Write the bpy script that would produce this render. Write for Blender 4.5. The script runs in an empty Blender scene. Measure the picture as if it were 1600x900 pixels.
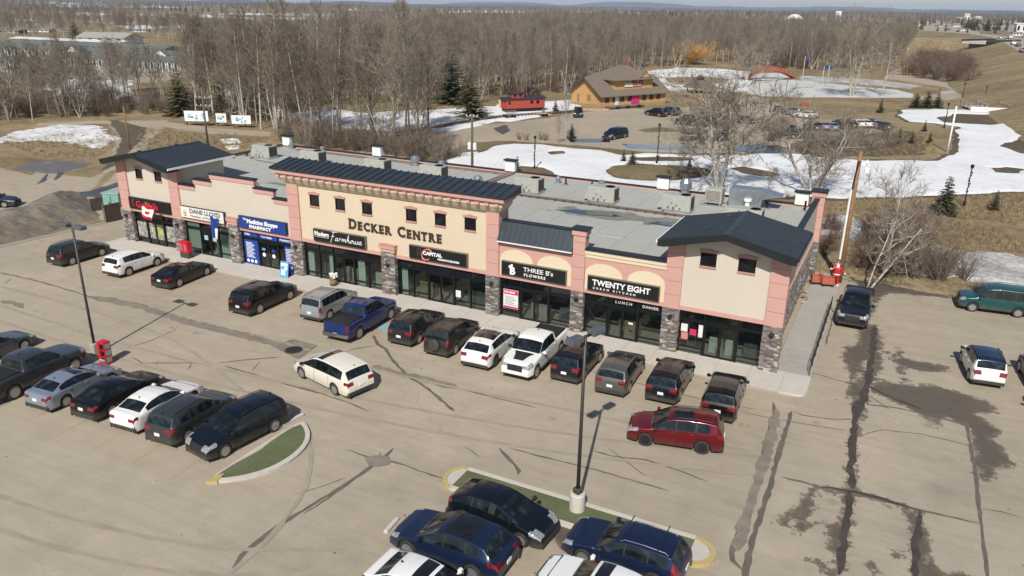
import bpy, bmesh, math, random
import numpy as np
from mathutils import Vector, Matrix
random.seed(11); np.random.seed(11)
SC = bpy.context.scene
COL = SC.collection
# ------------------------------------------------------------------ camera
FPX, YAW, PIT, ROL = 1210.5, -0.462946546, 0.350086627, 0.0145966152
CAM = np.array([59.8055, -43.5209, 20.0973])
def _rot():
    cy, sy, cp, sp, cr, sr = math.cos(YAW), math.sin(YAW), math.cos(PIT), math.sin(PIT), math.cos(ROL), math.sin(ROL)
    f = np.array([sy*cp, cy*cp, -sp]); r = np.array([cy, -sy, 0.]); u = np.cross(r, f)
    return cr*r+sr*u, -sr*r+cr*u, f
RR, UU, FF = _rot()
cd = bpy.data.cameras.new('camera'); cam = bpy.data.objects.new('camera', cd); COL.objects.link(cam)
cd.sensor_width = 36.0; cd.lens = FPX/1600*36; cd.clip_start = 0.5; cd.clip_end = 60000
m = Matrix.Identity(4)
for i in range(3):
    m[i][0] = RR[i]; m[i][1] = UU[i]; m[i][2] = -FF[i]; m[i][3] = CAM[i]
cam.matrix_world = m
SC.camera = cam
# ------------------------------------------------------------------ world, sun, exposure
SUN_AZ, SUN_EL = math.radians(104+180), math.radians(42)
sd = Vector((math.cos(SUN_AZ)*math.cos(SUN_EL), math.sin(SUN_AZ)*math.cos(SUN_EL), math.sin(SUN_EL)))
W = bpy.data.worlds.new('World'); SC.world = W; W.use_nodes = True
nt = W.node_tree; bg = nt.nodes['Background']
sky = nt.nodes.new('ShaderNodeTexSky'); sky.sky_type = 'NISHITA'; sky.sun_disc = False
sky.sun_elevation = SUN_EL; sky.sun_rotation = math.atan2(sd.x, sd.y); sky.altitude = 700
sky.air_density = 1.0; sky.dust_density = 0.8; sky.ozone_density = 1.0
nt.links.new(sky.outputs[0], bg.inputs[0]); bg.inputs[1].default_value = 0.085
sl = bpy.data.lights.new('sun', 'SUN'); sl.energy = 4.4; sl.angle = math.radians(0.53); sl.color = (1.0, 0.955, 0.89)
so = bpy.data.objects.new('sun', sl); COL.objects.link(so); so.rotation_euler = (-sd).to_track_quat('-Z', 'Y').to_euler(); so.location = (40, -60, 80)
SC.view_settings.view_transform = 'Standard'; SC.view_settings.look = 'None'
SC.view_settings.exposure = 0.15; SC.view_settings.gamma = 1.0
SC.cycles.max_bounces = 5; SC.cycles.diffuse_bounces = 2; SC.cycles.glossy_bounces = 3
SC.cycles.transmission_bounces = 3; SC.cycles.transparent_max_bounces = 6; SC.cycles.volume_bounces = 0
# ------------------------------------------------------------------ pixel of the 1600x900 photo -> point on a horizontal / vertical plane
def PL(px, py, ax=2, val=0.0):
    d = (px-800)/FPX*RR + (450-py)/FPX*UU + FF
    return CAM + (val-CAM[ax])/d[ax]*d
def G(px, py, z=0.0):
    p = PL(px, py, 2, z); return (float(p[0]), float(p[1]))
def GP(pts, z=0.0): return [G(x, y, z) for x, y in pts]
def PJ(P):
    d = np.asarray(P, float)-CAM; w = d@FF
    return 800+FPX*(d@RR)/w, 450-FPX*(d@UU)/w
# ------------------------------------------------------------------ tagging helpers
def tag(o, label=None, cat=None, group=None, kind=None):
    if label: o['label'] = label
    if cat: o['category'] = cat
    if group: o['group'] = group
    if kind: o['kind'] = kind
    return o
def empty(name, loc=(0, 0, 0), rz=0, label=None, cat=None, group=None):
    o = bpy.data.objects.new(name, None); COL.objects.link(o); o.location = loc; o.rotation_euler = (0, 0, rz)
    o.empty_display_size = 0.3
    return tag(o, label, cat, group)
def inst(name, me, parent=None, loc=(0, 0, 0), rz=0, sc=None):
    o = bpy.data.objects.new(name, me); COL.objects.link(o); o.parent = parent
    o.location = loc; o.rotation_euler = (0, 0, rz)
    if sc is not None: o.scale = (sc, sc, sc) if not hasattr(sc, '__len__') else sc
    return o
KIDS = {}
def kids(o): return [c for c in bpy.data.objects if c.parent == o]
def copy_tree(o, parent=None, ch=None):
    c = o.copy(); COL.objects.link(c); c.parent = parent
    for k in kids(o): copy_tree(k, c)
    return c
class MB:
    def __init__(s): s.v = []; s.f = []; s.m = []
    def add(s, vs, fs, mi=0):
        b = len(s.v); s.v += [tuple(map(float, p)) for p in vs]; s.f += [tuple(b+i for i in f) for f in fs]; s.m += [mi]*len(fs); return s
    def box(s, x0, x1, y0, y1, z0, z1, mi=0):
        return s.add([(x0,y0,z0),(x1,y0,z0),(x1,y1,z0),(x0,y1,z0),(x0,y0,z1),(x1,y0,z1),(x1,y1,z1),(x0,y1,z1)],
                     [(0,3,2,1),(4,5,6,7),(0,1,5,4),(1,2,6,5),(2,3,7,6),(3,0,4,7)], mi)
    def cbox(s, x0, x1, y0, y1, z0, z1, c=.02, mi=0):   # box with chamfered vertical edges and top
        P = [(x0+c,y0),(x1-c,y0),(x1,y0+c),(x1,y1-c),(x1-c,y1),(x0+c,y1),(x0,y1-c),(x0,y0+c)]
        cx, cy = (x0+x1)/2, (y0+y1)/2
        kx = 1-2*c/max(x1-x0, 1e-6); ky = 1-2*c/max(y1-y0, 1e-6)
        vs = [(x,y,z0) for x,y in P]+[(x,y,z1-c) for x,y in P]+[(cx+(x-cx)*kx, cy+(y-cy)*ky, z1) for x,y in P]
        fs = [tuple(range(7,-1,-1)), tuple(range(16,24))]
        for k in (0, 8):
            for i in range(8):
                j = (i+1)%8; fs.append((k+i, k+j, k+8+j, k+8+i))
        return s.add(vs, fs, mi)
    def obox(s, c, d, rz=0, mi=0):
        cx, cy, cz = c; dx, dy, dz = d[0]/2, d[1]/2, d[2]/2; C, S = math.cos(rz), math.sin(rz)
        vs = [(cx+a*dx*C-b*dy*S, cy+a*dx*S+b*dy*C, cz+e*dz) for e in (-1,1) for a,b in ((-1,-1),(1,-1),(1,1),(-1,1))]
        return s.add(vs, [(0,3,2,1),(4,5,6,7),(0,1,5,4),(1,2,6,5),(2,3,7,6),(3,0,4,7)], mi)
    def prism(s, poly, a, b, ax=1, mi=0):               # polygon in the other two axes, extruded along ax from a to b
        n = len(poly)
        def mk(p, t):
            if ax == 1: return (p[0], t, p[1])
            if ax == 0: return (t, p[0], p[1])
            return (p[0], p[1], t)
        vs = [mk(p, a) for p in poly]+[mk(p, b) for p in poly]
        fs = [tuple(range(n)), tuple(range(2*n-1, n-1, -1))]+[(i, n+i, n+(i+1)%n, (i+1)%n) for i in range(n)]
        return s.add(vs, fs, mi)
    def tube(s, pts, rad, n=6, mi=0, cap=True):
        pts = [Vector(p) for p in pts]; k = len(pts)
        if not hasattr(rad, '__len__'): rad = [rad]*k
        vs = []
        for i, p in enumerate(pts):
            t = (pts[min(i+1, k-1)]-pts[max(i-1, 0)]).normalized()
            a = t.cross(Vector((0,0,1)) if abs(t.z) < .9 else Vector((1,0,0))).normalized(); b = t.cross(a)
            for j in range(n):
                q = p+(a*math.cos(j*2*math.pi/n)+b*math.sin(j*2*math.pi/n))*rad[i]; vs.append(q)
        fs = [(i*n+j, i*n+(j+1)%n, (i+1)*n+(j+1)%n, (i+1)*n+j) for i in range(k-1) for j in range(n)]
        if cap: fs += [tuple(range(n-1,-1,-1)), tuple(range((k-1)*n, k*n))]
        return s.add(vs, fs, mi)
    def lathe(s, prof, n=12, c=(0,0,0), axis='z', mi=0):
        vs = []
        for r, h in prof:
            for j in range(n):
                a = j*2*math.pi/n; x, y = r*math.cos(a), r*math.sin(a)
                vs.append((c[0]+x, c[1]+y, c[2]+h) if axis == 'z' else (c[0]+x, c[1]+h, c[2]+y))
        k = len(prof)
        fs = [(i*n+j, i*n+(j+1)%n, (i+1)*n+(j+1)%n, (i+1)*n+j) for i in range(k-1) for j in range(n)]
        fs += [tuple(range(n-1,-1,-1)), tuple(range((k-1)*n, k*n))]
        return s.add(vs, fs, mi)
    def ico(s, c, r, sub=1, mi=0, jit=0):
        bm = bmesh.new(); bmesh.ops.create_icosphere(bm, subdivisions=sub, radius=1)
        r = (r, r, r) if not hasattr(r, '__len__') else r
        vs = [(c[0]+v.co.x*r[0]*(1+random.uniform(-jit, jit)), c[1]+v.co.y*r[1]*(1+random.uniform(-jit, jit)), c[2]+v.co.z*r[2]*(1+random.uniform(-jit, jit))) for v in bm.verts]
        fs = [tuple(v.index for v in f.verts) for f in bm.faces]; bm.free()
        return s.add(vs, fs, mi)
    def mesh(s, name, mats, smooth=False, off=(0,0,0)):
        me = bpy.data.meshes.new(name)
        v = [(x-off[0], y-off[1], z-off[2]) for x, y, z in s.v] if any(off) else s.v
        me.from_pydata(v, [], s.f)
        mats = mats if isinstance(mats, (list, tuple)) else [mats]
        for q in mats: me.materials.append(q)
        if len(mats) > 1: me.polygons.foreach_set('material_index', s.m)
        if smooth: me.polygons.foreach_set('use_smooth', [True]*len(s.f))
        me.update(); return me
    def build(s, name, mats, parent=None, smooth=False, off=(0,0,0)):
        return inst(name, s.mesh(name, mats, smooth, off), parent)
def aloc(p): return tuple(p.location)
# ------------------------------------------------------------------ value noise (numpy)
_perm = np.random.RandomState(5).rand(512, 512)
def vnoise(x, y):
    xi = np.floor(x).astype(int); yi = np.floor(y).astype(int); fx = x-xi; fy = y-yi
    fx = fx*fx*(3-2*fx); fy = fy*fy*(3-2*fy)
    g = lambda a, b: _perm[a % 512, b % 512]
    return (g(xi,yi)*(1-fx)+g(xi+1,yi)*fx)*(1-fy)+(g(xi,yi+1)*(1-fx)+g(xi+1,yi+1)*fx)*fy
def fbm(x, y, o=4):
    s = 0; a = .5
    for k in range(o):
        s = s+a*(vnoise(x*2**k+17.3*k, y*2**k+5.1*k)-.5)*2; a *= .5
    return s
def sdf(P, poly):
    poly = np.asarray(poly, float); x, y = P[:, 0], P[:, 1]; n = len(poly)
    d = np.full(len(P), 1e18); ins = np.zeros(len(P), bool)
    for i in range(n):
        a = poly[i]; b = poly[(i+1) % n]; e = b-a; w0 = x-a[0]; w1 = y-a[1]
        t = np.clip((w0*e[0]+w1*e[1])/max(e@e, 1e-12), 0, 1)
        d = np.minimum(d, (w0-e[0]*t)**2+(w1-e[1]*t)**2)
        c = (a[1] > y) != (b[1] > y)
        xc = (b[0]-a[0])*(y-a[1])/((b[1]-a[1]) if abs(b[1]-a[1]) > 1e-12 else 1e-12)+a[0]
        ins ^= c & (x < xc)
    return np.where(ins, 1, -1)*np.sqrt(d)
def chaikin(p, k=2):
    p = [tuple(q) for q in p]
    for _ in range(k):
        q = []
        for i in range(len(p)):
            a, b = p[i], p[(i+1) % len(p)]
            q += [(a[0]*.75+b[0]*.25, a[1]*.75+b[1]*.25), (a[0]*.25+b[0]*.75, a[1]*.25+b[1]*.75)]
        p = q
    return p
# ------------------------------------------------------------------ materials
def _nt(name):
    m = bpy.data.materials.new(name); m.use_nodes = True; t = m.node_tree
    return m, t, t.nodes['Principled BSDF'], t.nodes['Material Output']
def L(t, a, b): t.links.new(a, b)
def N(t, k, **kw):
    n = t.nodes.new(k)
    for a, b in kw.items(): setattr(n, a, b)
    return n
def rgb(c): return (c[0], c[1], c[2], 1)
def S2(h):   # '#rrggbb' -> linear
    v = [int(h[i:i+2], 16)/255 for i in (1, 3, 5)]
    return tuple(x/12.92 if x < .04045 else ((x+.055)/1.055)**2.4 for x in v)
def noise(t, vec, scale, detail=4, rough=.55, dist=0):
    n = N(t, 'ShaderNodeTexNoise'); n.inputs['Scale'].default_value = scale; n.inputs['Detail'].default_value = detail
    n.inputs['Roughness'].default_value = rough; n.inputs['Distortion'].default_value = dist
    if vec is not None: L(t, vec, n.inputs['Vector'])
    return n.outputs['Fac']
def ramp(t, fac, stops):
    r = N(t, 'ShaderNodeValToRGB'); e = r.color_ramp.elements
    while len(e) < len(stops): e.new(.5)
    for i, (p, c) in enumerate(stops):
        e[i].position = p; e[i].color = rgb(c) if hasattr(c, '__len__') else (c, c, c, 1)
    L(t, fac, r.inputs[0]); return r.outputs[0]
def mixc(t, fac, a, b, mode='MIX'):
    n = N(t, 'ShaderNodeMix', data_type='RGBA', blend_type=mode)
    for i, v in ((0, fac), (6, a), (7, b)):
        if hasattr(v, 'is_linked') or hasattr(v, 'links'): L(t, v, n.inputs[i])
        elif i == 0: n.inputs[0].default_value = v
        else: n.inputs[i].default_value = rgb(v)
    return n.outputs[2]
def mth(t, op, a, b=None, c=None):
    n = N(t, 'ShaderNodeMath', operation=op)
    for i, v in enumerate((a, b, c)):
        if v is None: continue
        if hasattr(v, 'links'): L(t, v, n.inputs[i])
        else: n.inputs[i].default_value = v
    return n.outputs[0]
def bump(t, b, h, s=.3, d=.02):
    n = N(t, 'ShaderNodeBump'); n.inputs['Strength'].default_value = s; n.inputs['Distance'].default_value = d
    L(t, h, n.inputs['Height']); L(t, n.outputs[0], b.inputs['Normal'])
def M(name, col, rough=.7, metal=0., var=.12, scale=3., bmp=0., coat=0., spec=.5, obj=True, fine=0):
    m, t, b, o = _nt(name)
    tc = N(t, 'ShaderNodeTexCoord'); v = tc.outputs['Object']
    f = noise(t, v, scale, 5)
    lo = tuple(x*(1-var) for x in col); hi = tuple(min(1, x*(1+var)) for x in col)
    c = ramp(t, f, [(.3, lo), (.7, hi)])
    if fine:
        c = mixc(t, .5, c, ramp(t, noise(t, v, fine, 3), [(.3, lo), (.7, hi)]))
    L(t, c, b.inputs['Base Color'])
    b.inputs['Roughness'].default_value = rough; b.inputs['Metallic'].default_value = metal
    b.inputs['Specular IOR Level'].default_value = spec
    if coat: b.inputs['Coat Weight'].default_value = coat; b.inputs['Coat Roughness'].default_value = .05
    if bmp: bump(t, b, noise(t, v, scale*6, 4), bmp, .02)
    return m
# ground surfaces (world coordinates)
def geo(t): return N(t, 'ShaderNodeNewGeometry').outputs['Position']
def groundmat(name, stops, s1, s2, s3=None, rough=.95, bmp=.5, streak=None):
    m, t, b, o = _nt(name); v = geo(t)
    n1 = noise(t, v, s1, 6, .6); n2 = noise(t, v, s2, 6, .65)
    f = mth(t, 'ADD', mth(t, 'MULTIPLY', n1, .55), mth(t, 'MULTIPLY', n2, .45))
    if s3: f = mth(t, 'ADD', mth(t, 'MULTIPLY', f, .7), mth(t, 'MULTIPLY', noise(t, v, s3, 4, .7), .3))
    L(t, ramp(t, f, stops), b.inputs['Base Color']); b.inputs['Roughness'].default_value = rough
    b.inputs['Specular IOR Level'].default_value = .2
    if bmp: bump(t, b, n2, bmp, .1)
    return m
def asphalt(name, base, wet=True):
    m, t, b, o = _nt(name); v = geo(t)
    big = noise(t, v, .07, 5, .6, .6); mid = noise(t, v, .6, 6, .65); fine = noise(t, v, 9, 4, .8)
    mp = N(t, 'ShaderNodeMapping'); L(t, v, mp.inputs['Vector']); mp.inputs['Rotation'].default_value = (0, 0, .15); mp.inputs['Scale'].default_value = (.12, 1.5, 1)
    st = noise(t, mp.outputs[0], 1.4, 5, .7)
    f = mth(t, 'ADD', mth(t, 'ADD', mth(t, 'MULTIPLY', big, .34), mth(t, 'MULTIPLY', mid, .26)), mth(t, 'ADD', mth(t, 'MULTIPLY', fine, .16), mth(t, 'MULTIPLY', st, .24)))
    k = lambda s: tuple(x*s for x in base)
    c = ramp(t, f, [(.32, k(.60)), (.45, k(.90)), (.54, k(1.05)), (.68, k(1.32))])
    # dark oil spots
    vo = N(t, 'ShaderNodeTexVoronoi'); vo.inputs['Scale'].default_value = .33; L(t, v, vo.inputs['Vector'])
    sp = ramp(t, mth(t, 'ADD', vo.outputs['Distance'], mth(t, 'MULTIPLY', mid, .16)), [(.10, 1.), (.20, 0.)])
    c = mixc(t, mth(t, 'MULTIPLY', sp, .45), c, k(.42))
    # hairline cracks
    vc = N(t, 'ShaderNodeTexVoronoi', feature='DISTANCE_TO_EDGE'); vc.inputs['Scale'].default_value = .13
    dv = N(t, 'ShaderNodeVectorMath', operation='ADD'); nn = N(t, 'ShaderNodeTexNoise'); nn.inputs['Scale'].default_value = .8; nn.inputs['Detail'].default_value = 6; L(t, v, nn.inputs['Vector'])
    sc = N(t, 'ShaderNodeVectorMath', operation='SCALE'); sc.inputs['Scale'].default_value = 2.2; L(t, nn.outputs['Color'], sc.inputs[0]); L(t, v, dv.inputs[0]); L(t, sc.outputs[0], dv.inputs[1]); L(t, dv.outputs[0], vc.inputs['Vector'])
    cr = ramp(t, vc.outputs['Distance'], [(.0018, 1.), (.005, 0.)])
    c = mixc(t, mth(t, 'MULTIPLY', cr, mth(t, 'MULTIPLY', ramp(t, big, [(.5, 0.), (.65, 1.)]), .4)), c, k(.45))
    rgh = .88
    if wet:
        at = N(t, 'ShaderNodeAttribute', attribute_name='wet')
        w = mth(t, 'ADD', at.outputs['Fac'], mth(t, 'MULTIPLY', mth(t, 'SUBTRACT', noise(t, v, 1.9, 13, .78), .5), 4.2))
        wm = ramp(t, w, [(.0, 0.), (.12, .75), (.6, 1.)])
        c = mixc(t, mth(t, 'MULTIPLY', wm, .86), c, mixc(t, noise(t, v, 2.2, 5), (.042, .030, .022), (.115, .086, .062)))
        r = mth(t, 'SUBTRACT', rgh, mth(t, 'MULTIPLY', wm, .4)); L(t, r, b.inputs['Roughness'])
        au = N(t, 'ShaderNodeAttribute', attribute_name='dust')
        c = mixc(t, mth(t, 'MULTIPLY', au.outputs['Fac'], .5), c, (.44, .37, .27))
    else: b.inputs['Roughness'].default_value = rgh
    L(t, c, b.inputs['Base Color']); b.inputs['Specular IOR Level'].default_value = .3
    bump(t, b, fine, .25, .02)
    return m
def paint(name, col, rough=.28, metal=.3, dust=.42):
    m, t, b, o = _nt(name); tc = N(t, 'ShaderNodeTexCoord'); v = tc.outputs['Object']
    sx = N(t, 'ShaderNodeSeparateXYZ'); L(t, v, sx.inputs[0])
    h = mth(t, 'MULTIPLY', mth(t, 'SUBTRACT', .72, sx.outputs['Z']), 1.5)
    n = noise(t, v, 5, 5, .6)
    d = mth(t, 'MULTIPLY', mth(t, 'ADD', h, mth(t, 'MULTIPLY', mth(t, 'SUBTRACT', n, .5), .7)), dust)
    cl = N(t, 'ShaderNodeClamp'); cl.inputs['Min'].default_value = .015*dust; cl.inputs['Max'].default_value = .5; L(t, d, cl.inputs['Value']); d = cl.outputs[0]
    L(t, mixc(t, d, col, (.23, .195, .15)), b.inputs['Base Color'])
    L(t, mth(t, 'ADD', rough, mth(t, 'MULTIPLY', d, .7)), b.inputs['Roughness'])
    b.inputs['Metallic'].default_value = metal; b.inputs['Coat Roughness'].default_value = .06; b.inputs['Specular IOR Level'].default_value = .35
    L(t, mth(t, 'SUBTRACT', .42, mth(t, 'MULTIPLY', d, .8)), b.inputs['Coat Weight'])
    return m
def glassmat(name, tint=(.80, .86, .83), op=.12, rough=.02):
    m, t, b, o = _nt(name); t.nodes.remove(b)
    tr = N(t, 'ShaderNodeBsdfTransparent'); tr.inputs[0].default_value = rgb(tint)
    gl = N(t, 'ShaderNodeBsdfGlossy'); gl.inputs['Roughness'].default_value = rough
    df = N(t, 'ShaderNodeBsdfDiffuse'); df.inputs[0].default_value = (.012, .016, .018, 1)
    lw = N(t, 'ShaderNodeLayerWeight'); lw.inputs[0].default_value = .5
    fr = mth(t, 'ADD', .045, mth(t, 'MULTIPLY', mth(t, 'POWER', lw.outputs['Facing'], 4.), .8))
    a = N(t, 'ShaderNodeMixShader'); a.inputs[0].default_value = op; L(t, tr.outputs[0], a.inputs[1]); L(t, df.outputs[0], a.inputs[2])
    c = N(t, 'ShaderNodeMixShader'); L(t, fr, c.inputs[0]); L(t, a.outputs[0], c.inputs[1]); L(t, gl.outputs[0], c.inputs[2])
    L(t, c.outputs[0], o.inputs[0]); return m
def carglass(name):
    m, t, b, o = _nt(name); v = N(t, 'ShaderNodeTexCoord').outputs['Object']
    L(t, ramp(t, noise(t, v, 2.5, 3), [(.35, (.004, .006, .007)), (.55, (.010, .014, .016)), (.75, (.04, .048, .047))]), b.inputs['Base Color'])  # paler teal-grey blotches paint sky reflections into the glass colour
    b.inputs['Roughness'].default_value = .06; b.inputs['Specular IOR Level'].default_value = .5
    return m
MT = {}
MT['tan'] = M('stucco_tan', (.60, .495, .355), .9, var=.05, scale=.7, bmp=.25, fine=9)
MT['beige'] = M('stucco_beige', (.55, .48, .395), .9, var=.05, scale=.7, bmp=.25, fine=9)
MT['cream'] = M('stucco_cream', (.66, .55, .38), .9, var=.05, scale=.7, bmp=.25, fine=9)
MT['pink'] = M('stucco_pink', (.53, .30, .250), .9, var=.06, scale=.8, bmp=.25, fine=9)
MT['pinkdk'] = M('stucco_pink_dark', (.44, .235, .19), .9, var=.06, scale=.8, bmp=.2)
MT['metal_roof'] = M('roof_metal_charcoal', (.045, .055, .066), .45, .35, var=.12, scale=1.2)
MT['metal_dark'] = M('metal_dark', (.02, .022, .026), .45, .3, var=.1)
MT['frame'] = M('frame_black', (.012, .013, .014), .4, .4, var=.1)
MT['signblack'] = M('sign_black', (.010, .010, .011), .45, var=.1)
MT['white'] = M('white_paint', (.75, .74, .71), .6, var=.06)
MT['concrete'] = groundmat('concrete', [(.3, (.42, .38, .32)), (.5, (.52, .475, .41)), (.7, (.60, .555, .48))], .35, 3, 14, .9, .15)
MT['conc_grey'] = groundmat('concrete_grey', [(.3, (.30, .27, .235)), (.5, (.37, .34, .295)), (.7, (.43, .40, .35))], .35, 3, 14, .9, .15)
MT['yellow'] = groundmat('yellow_paint', [(.35, (.36, .29, .14)), (.5, (.46, .36, .15)), (.65, (.36, .30, .19))], .9, 5, 14, .8, .1)
MT['yellowfade'] = groundmat('yellow_paint_worn', [(.38, (.30, .26, .19)), (.5, (.40, .325, .19)), (.6, (.31, .265, .20))], .9, 5, 14, .8, .1)
MT['turf'] = groundmat('artificial_turf', [(.35, (.085, .095, .045)), (.5, (.115, .132, .062)), (.65, (.155, .165, .09))], .5, 6, 25, .95, .3)
MT['asphalt'] = asphalt('asphalt_dusty', (.368, .308, .230))
MT['asphalt2'] = asphalt('asphalt_far', (.37, .305, .225), False)
MT['tar'] = M('tar_crack', (.125, .105, .083), .85, var=.25, scale=1.5)
MT['tarlight'] = M('tar_band', (.215, .180, .138), .85, var=.2, scale=1.5)
MT['snow'] = groundmat('snow', [(.31, (.36, .33, .29)), (.385, (.58, .565, .535)), (.48, (.71, .705, .69)), (.62, (.80, .80, .79))], .11, .9, 6, .8, .5)
MT['ice'] = groundmat('ice', [(.3, (.44, .43, .38)), (.5, (.56, .55, .50)), (.7, (.68, .67, .62))], .05, .4, 3, .6, .1)
MT['patchsnow'] = groundmat('patchy_snow', [(.40, (.24, .19, .12)), (.455, (.52, .49, .44)), (.52, (.74, .735, .72)), (.64, (.82, .82, .81))], .16, .8, 5, .85, .5)
MT['dirtysnow'] = groundmat('dirty_snow', [(.35, (.16, .145, .125)), (.48, (.34, .32, .29)), (.6, (.62, .61, .59))], .25, 1.2, 5, .9, .6)
MT['grass'] = groundmat('dry_grass', [(.34, (.085, .062, .036)), (.44, (.19, .14, .075)), (.55, (.28, .215, .12)), (.68, (.40, .32, .19))], .06, .5, 3.5, 1, .8)
MT['litter'] = groundmat('forest_floor', [(.3, (.06, .044, .028)), (.5, (.11, .082, .053)), (.7, (.18, .138, .09))], .1, .9, 4, 1, .8)
MT['mulch'] = groundmat('dead_grass_island', [(.3, (.10, .075, .040)), (.5, (.17, .13, .07)), (.7, (.235, .185, .105))], .25, 1.3, 5, 1, .8)
MT['mud'] = groundmat('mud', [(.3, (.075, .058, .042)), (.5, (.115, .09, .065)), (.7, (.19, .155, .11))], .25, 1.2, 5, .9, .8)
MT['mound'] = groundmat('gravel_mound', [(.3, (.10, .082, .062)), (.46, (.165, .138, .105)), (.58, (.235, .20, .155)), (.72, (.31, .27, .21))], .16, .9, 5, .95, 1.)
MT['water'] = M('puddle_water', (.035, .04, .05), .08, var=.3, scale=.5, spec=.6)
MT['wetroad'] = M('wet_asphalt', (.07, .064, .06), .35, var=.35, scale=.8)
MT['roofmem'] = groundmat('roof_membrane', [(.30, (.32, .32, .28)), (.48, (.385, .385, .34)), (.7, (.43, .43, .385))], .12, .8, 4, .85, .05)
MT['hvac'] = M('hvac_beige', (.40, .40, .345), .6, .1, var=.08, scale=2)
MT['galv'] = M('galvanised', (.42, .45, .47), .35, .8, var=.15, scale=4)
MT['blackplastic'] = M('black_plastic', (.014, .014, .015), .6, var=.2)
MT['chrome'] = M('chrome', (.55, .55, .55), .2, 1., var=.05)
MT['stone'] = M('stone_grey', (.20, .175, .158), .9, var=.3, scale=2.2, bmp=.4)
MT['stone2'] = M('stone_brown', (.125, .10, .088), .9, var=.3, scale=2.2, bmp=.4)
MT['stone3'] = M('stone_pale', (.40, .36, .31), .9, var=.25, scale=2.2, bmp=.4)
MT['glass'] = glassmat('shop_glass')
MT['darkglass'] = M('dark_glass', (.012, .012, .014), .08, var=.3, spec=.6)
MT['carglass'] = carglass('car_glass')
MT['tyre'] = M('tyre', (.030, .027, .024), .85, var=.25, scale=6)
MT['rim'] = M('alloy_rim', (.42, .41, .40), .35, .7, var=.15, scale=6)
MT['rimdark'] = M('dark_rim', (.03, .03, .03), .35, .5, var=.15, scale=6)
MT['clad'] = M('grey_cladding', (.055, .048, .040), .8, var=.3, scale=4)
MT['head'] = M('headlight_lens', (.34, .35, .35), .1, .3, var=.45, scale=14, coat=1)
MT['tail'] = M('tail_light', (.17, .008, .010), .15, var=.35, scale=9, coat=1)
MT['plate'] = M('licence_plate', (.72, .72, .70), .5, var=.05)
MT['red'] = M('red_paint', (.50, .015, .022), .4, var=.1)
MT['blue'] = M('blue_print', (.012, .045, .24), .45, var=.1)
MT['bark'] = M('bark_pale', (.42, .375, .31), .95, var=.35, scale=4, bmp=.3)
MT['bark2'] = M('bark_grey_brown', (.19, .155, .12), .95, var=.35, scale=4, bmp=.3)
MT['twig'] = M('twigs_brown', (.160, .124, .090), .95, var=.25, scale=.4)
MT['twigpale'] = M('twigs_pale', (.235, .195, .148), .95, var=.25, scale=.4)
MT['twigred'] = M('twigs_red', (.135, .080, .058), .95, var=.3, scale=.6)
MT['twigyel'] = M('willow_twigs', (.52, .30, .085), .95, var=.25, scale=.6)
MT['spruce'] = M('spruce_needles', (.055, .060, .026), .9, var=.45, scale=1.2)
MT['spruce2'] = M('spruce_needles_olive', (.095, .088, .028), .9, var=.45, scale=1.2)
MT['wood'] = M('weathered_wood', (.26, .16, .085), .9, var=.25, scale=3)
MT['wooddk'] = M('dark_wood', (.075, .05, .035), .9, var=.25, scale=3)
MT['ochre'] = M('ochre_siding', (.50, .29, .115), .9, var=.08, scale=2)
MT['shingle'] = M('cedar_shingle', (.17, .135, .10), .95, var=.3, scale=5, bmp=.5)
MT['cabred'] = M('caboose_red', (.36, .055, .035), .75, var=.15, scale=2)
def text(name, s, size, loc, mat, parent=None, ext=.02, align='LEFT', off=0., shear=0., sx=1., space=1., rot=(math.pi/2, 0, 0)):
    cu = bpy.data.curves.new(name, 'FONT'); cu.body = s; cu.size = size; cu.extrude = ext; cu.align_x = align
    cu.offset = off; cu.shear = shear; cu.space_character = space; cu.resolution_u = 3
    tmp = bpy.data.objects.new('tmp', cu); COL.objects.link(tmp)
    dg = bpy.context.evaluated_depsgraph_get(); me = bpy.data.meshes.new_from_object(tmp.evaluated_get(dg))
    bpy.data.objects.remove(tmp); bpy.data.curves.remove(cu)
    Mx = Matrix.Rotation(rot[2], 4, 'Z') @ Matrix.Rotation(rot[0], 4, 'X') @ Matrix.Diagonal((sx, 1, 1, 1))
    me.transform(Mx); me.materials.clear(); me.materials.append(mat); me.name = name
    pl = aloc(parent) if parent is not None and parent.parent is None else (0, 0, 0)
    if parent is not None and parent.parent is not None: pl = aloc(parent.parent)
    return inst(name, me, parent, (loc[0]-pl[0], loc[1]-pl[1], loc[2]-pl[2]))
# ------------------------------------------------------------------ the strip mall (x along the front, y to the back)
BL = (0., 0., 0.)
mall = empty('strip_mall', BL, label='long strip mall in tan, beige and pink stucco with stone piers', cat='shopping centre')
RZ = 5.45; YB = 20.3; XR = 54.75
def part(mb, name, mats, parent=mall, smooth=False): return mb.build(name, mats, parent, smooth)
Y0 = .14          # wall plane (pilasters stand proud to y=0)
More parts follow.
